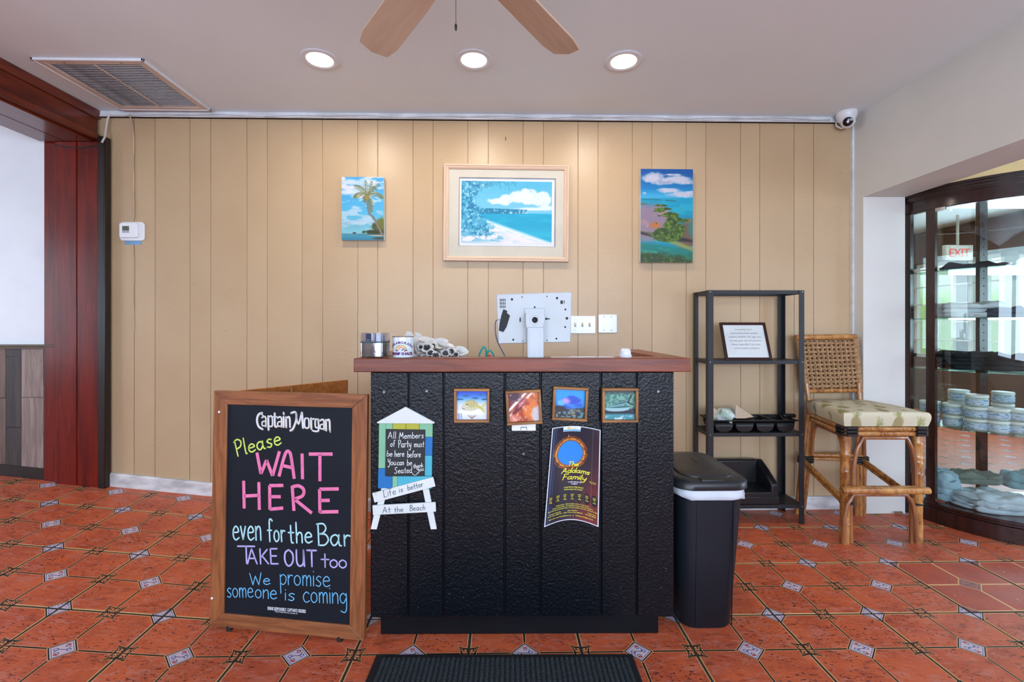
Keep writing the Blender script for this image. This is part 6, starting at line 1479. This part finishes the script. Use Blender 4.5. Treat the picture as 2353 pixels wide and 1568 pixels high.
def cush(s, t):
    # s across -> wraps over the sides, t front to back ; superellipse pillow
    u_ = s * 2 - 1; v_ = t * 2 - 1
    def sq(x): return math.copysign(1 - (1 - abs(x)) ** 2.6 if False else min(1, abs(x) * 1.28), x)
    a_, b_ = sq(u_), sq(v_)
    e_ = max(0, (abs(u_) - .78) / .22), max(0, (abs(v_) - .78) / .22); drop = max(e_)
    x_ = (a_ + 1) / 2; y_ = (b_ + 1) / 2
    P0 = cq[0].lerp(cq[1], x_).lerp(cq[3].lerp(cq[2], x_), y_)
    dome = (1 - abs(u_) ** 3) * (1 - abs(v_) ** 3); cen = (cq[0] + cq[1] + cq[2] + cq[3]) / 4
    if drop > 0: P0 = P0 + (P0 - cen) * (.045 * math.sin(PI * min(1, drop * 1.0)))
    sh = .012 * (max(0, abs(a_) - .9) / .1) * 0
    z = zc0 + .070 * (1 - drop ** 1.6) + .014 * dome
    return (P0.x, P0.y, z)
ck = printed('cushion', pine, 90, 90, vcol('pineapple_fabric', .85, .3, 0, .4, 500), stool, cush, 1)
# woven backrest panel
rope = wood('seagrass_rope', (176, 138, 98), (132, 98, 64), 'x', 3, .85, .8, rnd=4)
bt0, bt1 = L_(P(1836, 785, 2.95)), L_(P(1964, 783, 2.945)); bb0, bb1 = L_(P(1851, 893, 2.945)), L_(P(1973, 890, 2.94))
bt0, bt1, bb0, bb1 = [p_ + Vector((0, -.012, 0)) for p_ in (bt0, bt1, bb0, bb1)]
def bpnt(s, t, off): p_ = bb0.lerp(bb1, s).lerp(bt0.lerp(bt1, s), t); return p_ + Vector((0, off - .012 * math.sin(PI * s) * 0, 0))
nh, nv = 11, 12
back = MB().add([bpnt(0, 0, .012), bpnt(1, 0, .012), bpnt(1, 1, .012), bpnt(0, 1, .012), bpnt(0, 0, .018), bpnt(1, 0, .018), bpnt(1, 1, .018), bpnt(0, 1, .018)], [(0, 1, 2, 3), (7, 6, 5, 4), (0, 4, 5, 1), (1, 5, 6, 2), (2, 6, 7, 3), (3, 7, 4, 0)]).build('backrest', plain('weave_dark', (40, 26, 18), .9), stool)
for i in range(nh):
    t = (i + .5) / nh; q = MB(); q.tube([bpnt(s, t, -.005 * math.cos(PI * (s * nv - .5) + PI * (i % 2))) for s in [k / (nv * 4) for k in range(nv * 4 + 1)]], .0098, 6); q.build('woven_strand', rope, back, smooth=True)
for j in range(nv):
    s = (j + .5) / nv; q = MB(); q.tube([bpnt(s, t, .005 * math.cos(PI * (t * nh - .5) + PI * (j % 2))) for t in [k / (nh * 4) for k in range(nh * 4 + 1)]], .0094, 6); q.build('woven_strand', rope, back, smooth=True)
for A2, B2 in ((bb0, bt0), (bb1, bt1)):
    q = MB(); A2 = A2 + Vector((0, .012, -.0)); B2 = B2 + Vector((0, .012, .012)); n = 22
    q.tube([A2.lerp(B2, k / (n * 3)) for k in range(n * 3 + 1)], [.021 + .0022 * abs(math.sin(PI * k / 3)) for k in range(n * 3 + 1)], 10); q.build('wrapped_upright', rope, stool, smooth=True)
q = MB(); bamboo(q, backtopL + Vector((-.035, -.01, .0)), backtopR + Vector((-.01, -.01, 0)), .017, 1, seed=11); q.build('top_rail', M['bam'], stool, smooth=True)
q = MB(); bamboo(q, L_(P(1850, 899, 2.93)), L_(P(1980, 897, 2.93)), .014, 2, seed=12); q.build('lower_rail', M['bam'], stool, smooth=True)
# scraps on the floor by the wall end
p = onZ(2052, 1178, .003); q = MB(); q.tube([(p.x - .05, p.y, .004), (p.x - .02, p.y + .01, .006), (p.x + .02, p.y + .0, .010), (p.x + .06, p.y + .01, .004)], [.004, .006, .006, .003], 6); tag(q.build('power_cord', cabk, smooth=True), 'short black cord end lying on the floor by the wall end', 'cord')
p = onZ(2062, 1180, .012); q = MB().prism([(p.x - .02, p.y), (p.x + .03, p.y - .01), (p.x + .05, p.y + .02), (p.x + .0, p.y + .02)], .012, .015); tag(q.build('cardboard_scrap', plain('card_tan', (140, 108, 76), .8)), 'small tan scrap resting on the black cord', 'scrap')
# ---------------------------------------------------------------- bow fronted display cabinet
KX, KY, KR = 3.185, 2.93, .605
cabt = thing('display_cabinet', 'tall bow fronted mahogany display cabinet with curved glass in the opening', 'display cabinet', (KX, KY, 0))
cm = wood('cabinet_mahogany', (52, 24, 19), (32, 15, 13), 'z', .8, .22, .08, .3, rnd=0)
gl = glass('cabinet_glass', (240, 246, 244), 1.0); gs = glass('shelf_glass', (214, 234, 226), 1.0)
R_ = math.radians
def halfring(mb, r0, r1, z0, z1, a0=180, a1=360, n=36):
    vs = []
    for k in range(n + 1):
        a = R_(a0 + (a1 - a0) * k / n)
        for r, z in ((r0, z0), (r1, z0), (r1, z1), (r0, z1)): vs.append((r * math.cos(a), r * math.sin(a), z))
    fs = []
    for k in range(n):
        for q in range(4): fs.append((k * 4 + q, k * 4 + (q + 1) % 4, (k + 1) * 4 + (q + 1) % 4, (k + 1) * 4 + q))
    fs += [(3, 2, 1, 0), tuple(n * 4 + q for q in range(4))]
    return mb.add(vs, fs)
def halfdisc(mb, r, z0, z1, n=36, y0=0.0):
    pts = [(r * math.cos(R_(180 + 180 * k / n)), r * math.sin(R_(180 + 180 * k / n))) for k in range(n + 1)]
    if y0: pts = [(-r, y0)] + pts + [(r, y0)]; pts = [pts[0]] + pts[1:-1] + [pts[-1]]; pts = pts[1:] + [pts[0]] if False else pts
    return mb.prism(pts, z0, z1)
MB_ = lambda: MB()
q = MB(); halfdisc(q, KR + .004, 0, .085); halfdisc(q, KR - .006, .085, .10); halfdisc(q, KR - .001, .10, .118); q.build('base', cm, cabt, bevel=.003)
q = MB(); halfring(q, KR - .03, KR - .002, 1.90, 1.975); q.build('frieze', cm, cabt, smooth=True, angle=30)
q = MB()
for k, (dr, z0, z1) in enumerate(((.004, 1.905, 1.917), (.010, 1.975, 1.985), (.016, 1.985, 1.997), (.008, 1.997, 2.003), (.022, 2.003, 2.014), (.012, 2.014, 2.018), (.028, 2.018, 2.030), (.020, 2.030, 2.034))): halfring(q, KR - .04, KR + dr, z0, z1)
q.build('crown', cm, cabt, smooth=True, angle=30)
q = MB(); halfdisc(q, KR - .02, 2.02, 2.032); q.build('top_board', cm, cabt)
silver = plain('cabinet_ceiling', (150, 168, 176), .2, .3, 3, metal=.6, stretch=(1, 6, 1)); 
q = MB(); halfdisc(q, KR - .03, 1.955, 1.962); q.build('mirror_ceiling', silver, cabt)
for a0, a1 in ((180, 184.5), (193.5, 198), (342, 346.5), (355.5, 360)):
    q = MB(); halfring(q, KR - .028, KR - .003, .118, 1.905, a0, a1, 3); q.build('stile', cm, cabt, smooth=True, angle=30)
for a0, a1 in ((184.6, 193.4), (346.6, 355.4)):
    q = MB(); halfring(q, KR - .014, KR - .010, .118, 1.905, a0, a1, 4); q.build('side_glass', gl, cabt, smooth=True, angle=30)
q = MB(); halfring(q, KR - .014, KR - .010, .120, 1.903, 198.4, 270, 24); q.build('door', gl, cabt, smooth=True, angle=30)
q = MB(); halfring(q, KR - .014, KR - .010, .120, 1.903, 270.3, 341.6, 24); q.build('door', gl, cabt, smooth=True, angle=30)
for z in (1.885, .13):
    q = MB(); halfring(q, KR - .008, KR + .001, z, z + .02, 198.4, 203, 4); q.build('hinge_clip', M['steel'], cabt)
for x0, x1 in ((-.60, -.56), (-.13, -.075), (.25, .305), (.56, .60)):
    q = MB().box(x0, x1, -.028, -.002, .118, 1.99); o = q.build('back_post', cm, cabt, bevel=.002)
q = MB().box(-.56, .56, -.006, -.002, .118, 1.985); q.build('back_glass', gl, cabt)
pin = plain('pin_hole', (8, 6, 6), .8)
q = MB()
for k in range(34): z = .25 + k * .05; q.disc((-.103, z, -.028), .004, 8, 'y', .0006)
q.build('pin_holes', pin, cabt)['kind'] = 'stuff'
SZ = (.585, .93, 1.24, 1.53)
for z in SZ: q = MB(); halfdisc(q, KR - .035, z - .007, z); q.build('glass_shelf', gs, cabt)
# clothes folded on the shelves
def inside(x, y, m=.03):
    dx, dy = x - KX, min(y, KY - .035) - KY; r = math.hypot(dx, dy); k = min(1, (KR - m - .012) / r) if r > 0 else 1
    return KX + dx * k, KY + dy * k
def cloth(name, lab, x, y, z, w_, d_, h_, c, seed, grp=None, layers=3, rz=0, group=None, cat='shirt'):
    for it in range(60):
        bad = 0
        for k in range(24):
            a = 2 * PI * k / 24; X_, Y_ = (w_ / 2 + .015) * math.copysign(abs(math.cos(a)) ** .6, math.cos(a)), (d_ / 2 + .012) * math.copysign(abs(math.sin(a)) ** .6, math.sin(a))
            gx_, gy_ = x + X_ * math.cos(rz) - Y_ * math.sin(rz), y + X_ * math.sin(rz) + Y_ * math.cos(rz)
            if math.hypot(gx_ - KX, gy_ - KY) > KR - .035 or gy_ > KY - .03: bad = 1
        if not bad: break
        v_ = Vector((KX - .12 - x, KY - .24 - y, 0)); v_ = v_.normalized() * .008 if v_.length > .01 else v_ * 0; x += v_.x; y += v_.y; w_ *= .988; d_ *= .988
    t = thing(name, lab, cat, (x, y, z), rz, group); rs_ = random.Random(seed); cmx = plain('cloth_%d' % seed, c, .85, .12, 8, .25, 40, bd=.004)
    for k in range(layers):
        h = h_ / layers; q = MB(); ph = [rs_.uniform(0, 6.28) for _ in range(6)]; ox, oy = rs_.uniform(-.015, .015), rs_.uniform(-.012, .012)
        def f(u, v):
            a = u * 2 * PI; b = v * PI; ca, sa = math.cos(a), math.sin(a)
            sx = math.copysign(abs(ca) ** .6, ca); sy = math.copysign(abs(sa) ** .6, sa); rr = math.sin(b) ** .16 if 0 < v < 1 else 0
            wv = 1 + .04 * math.sin(3 * a + ph[0]) + .03 * math.sin(7 * a + ph[1]); 
            top = .5 - .5 * math.cos(b)
            zz = h * top * (1 + (.35 * math.sin(4 * sx * rr + ph[2]) * math.sin(5 * sy * rr + ph[3]) + .22 * math.sin(9 * (sx + sy) * rr + ph[4]) if v > .5 else 0))
            X_, Y_ = ox + w_ / 2 * sx * rr * wv, oy + d_ / 2 * sy * rr * wv
            return (X_, Y_, max(0, zz) + k * h * .80)
        q.grid(f, 40, 20); q.build('fold', cmx, t, smooth=True, angle=70)
    return t
def at_cab(px, d): p = P(px, 800, d); return p.x, p.y
x, y = at_cab(2190, 2.80); cloth('folded_shirt', 'black folded cloth arching along the topmost glass shelf', x + .06, y - .0, SZ[3],   .40, .2, .035, (10, 12, 16), 1, layers=1, rz=-.1)
x, y = at_cab(2200, 2.80); cloth('folded_shirt', 'pale grey folded shirts stacked on the second shelf from the top', x + .02, y, SZ[2], .34, .22, .10, (232, 234, 240), 2, layers=3, rz=-.3)
x, y = at_cab(2310, 2.70); cloth('folded_shirt', 'navy and grey folded shirts right of the pale ones on the same shelf', x, y, SZ[2], .24, .18, .06, (62, 74, 96), 3, layers=2, rz=.2)
x, y = at_cab(2180, 2.82); cloth('folded_shirt', 'black folded shirts stacked on the middle glass shelf', x, y, SZ[1], .30, .22, .12, (12, 16, 22), 4, layers=4, rz=-.1)
x, y = at_cab(2310, 2.72); cloth('folded_shirt', 'black shirt pile at the right on the middle shelf', x, y, SZ[1], .28, .2, .11, (16, 20, 26), 5, layers=3, rz=.1)
x, y = at_cab(2215, 2.76); cloth('folded_shirt', 'white folded shirts lying flat on the cabinet floor, left', x, y, .118, .32, .24, .10, (206, 218, 226), 6, layers=4, rz=-.2)
x, y = at_cab(2290, 2.66); cloth('folded_shirt', 'rolled white shirts on the cabinet floor in front', x, y, .118, .26, .16, .11, (214, 222, 232), 7, layers=3, rz=-.3)
x, y = at_cab(2345, 2.68); cloth('folded_shirt', 'white shirt with bunched sleeves on the cabinet floor at the right', x, y, .118, .2, .16, .085, (200, 210, 222), 8, layers=3, rz=.3)
x, y = at_cab(2230, 2.86); cloth('folded_shirt', 'grey green folded shirt on top of the white pile', x, y + .0, .225, .26, .12, .07, (120, 128, 118), 9, layers=2, rz=-.2)
x, y = at_cab(2345, 2.82); cloth('folded_shirt', 'aqua folded shirt at the back right of the cabinet floor', x, y, .21, .24, .12, .09, (110, 150, 156), 10, layers=2, rz=.1)
x, y = at_cab(2150, 2.87); cloth('folded_shirt', 'pale blue cloth behind the left stile on the cabinet floor', x, y, .118, .14, .14, .2, (168, 190, 204), 11, layers=4)
x, y = at_cab(2300, 2.585)
q = MB().prism([(0, 0), (.16, -.03), (.17, .03), (.02, .035)], 0, .006); o = q.build('printed_scarf', plain('scarf_print', (90, 70, 80), .6, .5, 30, c2=(160, 120, 60))); x, y = inside(x - .02, y, .10); o.location = (x, y + .02, .119); tag(o, 'brown and blue patterned cloth strip at the front of the cabinet floor', 'cloth')
# jars
lidw = plain('jar_lid', (236, 236, 230), .4, .05); jarg = plain('jar_glass', (184, 200, 192), .12, .2, 10, coat=.4)
def lab_mat():
    m, nt, b = newmat('jar_label'); tcx = nt.nodes.new('ShaderNodeTexCoord'); s_ = nt.nodes.new('ShaderNodeSeparateXYZ'); nt.links.new(tcx.outputs['Object'], s_.inputs[0])
    n = noise(nt, coords(nt, (1, 1, 6), rnd=3), 40, 3); z = E(nt, s_.outputs['Z'])
    col = mix(nt, n.ss(.52, .58), (206, 218, 230), (100, 146, 196)); nt.links.new(col, b.inputs['Base Color']); return m
labm = lab_mat(); tagm = plain('tag_tan', (196, 160, 122), .7)
def jar():
    t = thing('glass_jar', 'x', 'jar', (0, 0, 0), 0, 'labelled jars stacked on the lower glass shelf')
    MB().lathe([(.046, 0), (.050, .004), (.050, .050), (.047, .054)], 28).build('body', jarg, t, smooth=True, angle=40)
    MB().lathe([(.0505, .012), (.0508, .014), (.0508, .044), (.0505, .046)], 28, cap=False).build('label', labm, t, smooth=True)
    MB().lathe([(.0515, .054), (.0515, .066), (.049, .069), (.0001, .069)], 28).build('lid', lidw, t, smooth=True, angle=40)
    return t
J0 = jar(); first = True
jl = [(2191, 2.795, 2, 'far left front stack of jars, beside the wooden stile'), (2243, 2.68, 3, 'tallest stack of jars, three high'), (2292, 2.63, 2, 'jar stack just right of the tallest stack'), (2342, 2.60, 2, 'jar stack at the right picture edge'), (2127, 2.885, 2, 'jar stack seen through the narrow side glass'), (2196, 2.91, 3, 'rear jar stack behind the left front stack'), (2304, 2.80, 3, 'rear jar stack behind the middle')]
lev = {0: 'bottom', 1: 'second', 2: 'top'}
for px, d, n, lab in jl:
    p = P(px, 950, d); p.x, p.y = inside(p.x, min(p.y, KY - .09), .075)
    for k in range(n):
        o = J0 if first else copy_tree(J0); first = False
        o.location = (p.x + random.uniform(-.003, .003), p.y, SZ[0] + .0003 + k * .0695); o.rotation_euler = (0, 0, random.uniform(-1, 1)); o['label'] = '%s jar in the %s' % (lev[k], lab)
p = P(2282, 950, 2.565); p.x, p.y = inside(p.x, p.y, .05); q = MB().box(-.011, .011, -.002, 0, 0, .05); o = q.build('wooden_spoon', tagm, bevel=.001); o.location = (p.x, p.y, SZ[0] + .001); o.rotation_euler = (-.2, .5, 0); tag(o, 'small wooden spreader leaning on a jar in the cabinet', 'spreader')

# exit sign in the room beyond
ex = thing('exit_sign', 'lit exit sign with red letters hanging in the room beyond the cabinet', 'exit sign', (0, 0, 0))
p = P(2205, 580, 5.6); ex.location = p
MB().box(-.17, .17, 0, .05, -.09, .09).build('housing', plain('sign_cream', (190, 184, 170), .5), ex, bevel=.006)
mb = MB()
# the housing's letters read the right way round from the entrance
type_text(mb, 'EXIT', (-.125, -.055), (.125, -.055), .10, ident, -.004, .0); mb.build('letters', emit('exit_red', (255, 40, 22), 1.3), ex)
MB().box(-.01, .01, .015, .035, .09, CZ - p.z).build('stem', plain('sign_stem', (190, 184, 170), .5), ex)
# ---------------------------------------------------------------- ceiling: downlights, vent, fan
def downlight(px, py, lab):
    p = onZ(px, py, CZ)
    t = thing('downlight', lab, 'ceiling light', (p.x, p.y, CZ), 0, 'recessed ceiling lights in a row')
    MB().lathe([(.093, -.0005), (.094, -.004), (.088, -.007), (.070, -.006), (.064, -.003), (.064, -.001)], 40, cap=False).build('trim_ring', M['white'], t, smooth=True, angle=50)
    q = MB(); q.lathe([(.0001, -.0048), (.064, -.0048)], 32, cap=False); q.build('lens', emit('lamp_glow', (255, 252, 246), 9), t)
    l = bpy.data.lights.new('downlight_lamp', 'AREA'); l.shape = 'DISK'; l.size = .12; l.energy = 5.5; l.color = lin((255, 244, 226))[:3]
    o = bpy.data.objects.new('downlight_lamp', l); COL.objects.link(o); o.location = (p.x, p.y, CZ - .012)
downlight(735, 136, 'leftmost of three lit recessed ceiling lights'); downlight(1089, 137, 'middle recessed ceiling light, below the fan'); downlight(1433, 140, 'rightmost of three lit recessed ceiling lights')
vtl, vtr, vbr, vbl = [onZ(x, y, CZ) for x, y in ((70, 131), (333, 133), (485, 253), (272, 247))]
vx0, vx1 = (vtl.x + vbl.x) / 2, (vtr.x + vbr.x) / 2; vy0, vy1 = (vtl.y + vtr.y) / 2, (vbr.y + vbl.y) / 2
vent = thing('ceiling_vent', 'large white return air grille by the beam, slats greyer to the left', 'air vent', ((vx0 + vx1) / 2, (vy0 + vy1) / 2, CZ))
vw, vd = (vx1 - vx0) / 2, (vy1 - vy0) / 2; vf = plain('vent_frame', (214, 200, 186), .5, .08, 5)
for a in ((-vw, -vw + .012, -vd, vd), (vw - .012, vw, -vd, vd), (-vw, vw, -vd, -vd + .012), (-vw, vw, vd - .012, vd)):
    MB().box(*a, -.014, -.0005).build('outer_trim', M['white'], vent, bevel=.002)
for a in ((-vw + .013, -vw + .05, -vd + .013, vd - .013), (vw - .05, vw - .013, -vd + .013, vd - .013), (-vw + .05, vw - .05, -vd + .013, -vd + .045), (-vw + .05, vw - .05, vd - .045, vd - .013)):
    MB().box(*a, -.011, -.0005).build('frame', vf, vent, bevel=.003)
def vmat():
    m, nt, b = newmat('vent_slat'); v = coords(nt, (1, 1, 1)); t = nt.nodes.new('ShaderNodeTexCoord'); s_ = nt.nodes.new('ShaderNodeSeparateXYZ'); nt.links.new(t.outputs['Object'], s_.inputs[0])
    x = E(nt, s_.outputs['X']); d = (x + .06).ss(.12, -.14) * noise(nt, v, 9, 3).ss(.3, .7)  # slats turn patchily greyer towards the left
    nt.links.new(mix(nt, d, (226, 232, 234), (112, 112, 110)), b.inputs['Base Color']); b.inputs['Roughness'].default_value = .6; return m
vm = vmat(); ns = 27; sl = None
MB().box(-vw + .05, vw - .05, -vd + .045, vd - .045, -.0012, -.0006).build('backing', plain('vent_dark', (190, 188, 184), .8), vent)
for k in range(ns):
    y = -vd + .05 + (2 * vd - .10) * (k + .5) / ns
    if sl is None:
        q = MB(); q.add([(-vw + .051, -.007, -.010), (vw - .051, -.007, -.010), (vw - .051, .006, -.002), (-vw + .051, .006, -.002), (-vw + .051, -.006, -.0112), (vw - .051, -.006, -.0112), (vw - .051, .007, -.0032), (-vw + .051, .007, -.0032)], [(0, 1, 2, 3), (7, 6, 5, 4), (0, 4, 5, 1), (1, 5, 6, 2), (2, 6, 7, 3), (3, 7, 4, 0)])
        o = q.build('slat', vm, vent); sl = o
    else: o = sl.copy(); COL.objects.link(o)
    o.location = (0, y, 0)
MB().box(-.006, .006, -vd + .045, vd - .04, -.0135, -.011).build('mullion', vf, vent, bevel=.001)
for x, y in ((-.14, -vd + .03), (.15, -vd + .03)): q = MB(); q.lathe([(.0001, -.0125), (.006, -.0115)], 10, (x, y, 0), cap=False); q.build('screw', M['screw'], vent)
# fan
fx, fy = P(1050, 0, 1.30).x, P(1050, 0, 1.30).y
fan = thing('ceiling_fan', 'tan bladed ceiling fan at the top edge with a hanging pull chain', 'ceiling fan', (fx, fy, 0))
bz_ = plain('fan_bronze', (88, 70, 56), .4, .1, metal=.3); bl_m = wood('fan_blade', (206, 184, 158), (196, 172, 146), 'x', .6, .6, .05, rnd=0)
MB().lathe([(.06, CZ), (.065, CZ - .03), (.03, CZ - .06), (.012, CZ - .065), (.012, 2.40), (.05, 2.385), (.13, 2.36), (.15, 2.33), (.15, 2.28), (.12, 2.245), (.07, 2.235), (.06, 2.215), (.0001, 2.21)], 36, cap=False).build('motor', bz_, fan, smooth=True, angle=40)
bm1 = None
for k in range(5):
    a = R_(90 + 36 + 72 * k)
    q = MB(); pts = [(.17, -.055), (.30, -.064), (.58, -.070), (.65, -.058), (.67, 0), (.65, .058), (.58, .070), (.30, .064), (.17, .055)]
    q.prism(pts, -.004, .004); o = q.build('blade', bl_m, fan, bevel=.002); o.matrix_local = Matrix.Translation((0, 0, 2.285)) @ Matrix.Rotation(a, 4, 'Z') @ Matrix.Rotation(R_(11), 4, 'X')
    q = MB(); q.prism([(.10, -.02), (.20, -.035), (.24, 0), (.20, .035), (.10, .02)], -.010, -.005); o = q.build('blade_iron', bz_, fan, bevel=.002); o.matrix_local = Matrix.Translation((0, 0, 2.285)) @ Matrix.Rotation(a, 4, 'Z') @ Matrix.Rotation(R_(11), 4, 'X')
ce = P(1047.5, 66, 1.36); ctop = P(1047.5, -60, 1.36)
q = MB(); zc_ = ctop.z; cx0, cy0 = ce.x - fx, ce.y - fy
while zc_ > ce.z + .016:
    q.lathe([(.0004, .0018), (.0016, 0), (.0004, -.0018)], 6, (cx0, cy0, zc_)); zc_ -= .0042
q.tube([(cx0, cy0, 2.23), (cx0, cy0, ctop.z)], .001, 5); q.tube([(cx0, cy0, ctop.z), (cx0, cy0, ce.z + .01)], .0005, 5)
o = q.build('pull_chain', plain('chain_dark', (70, 62, 56), .35, metal=.6), fan); o['kind'] = 'stuff'
MB().lathe([(.0008, .016), (.003, .012), (.0038, .004), (.003, -.004), (.001, -.006)], 12, (cx0, cy0, ce.z)).build('chain_pull', plain('pull_dark', (28, 24, 22), .4), fan, smooth=True)
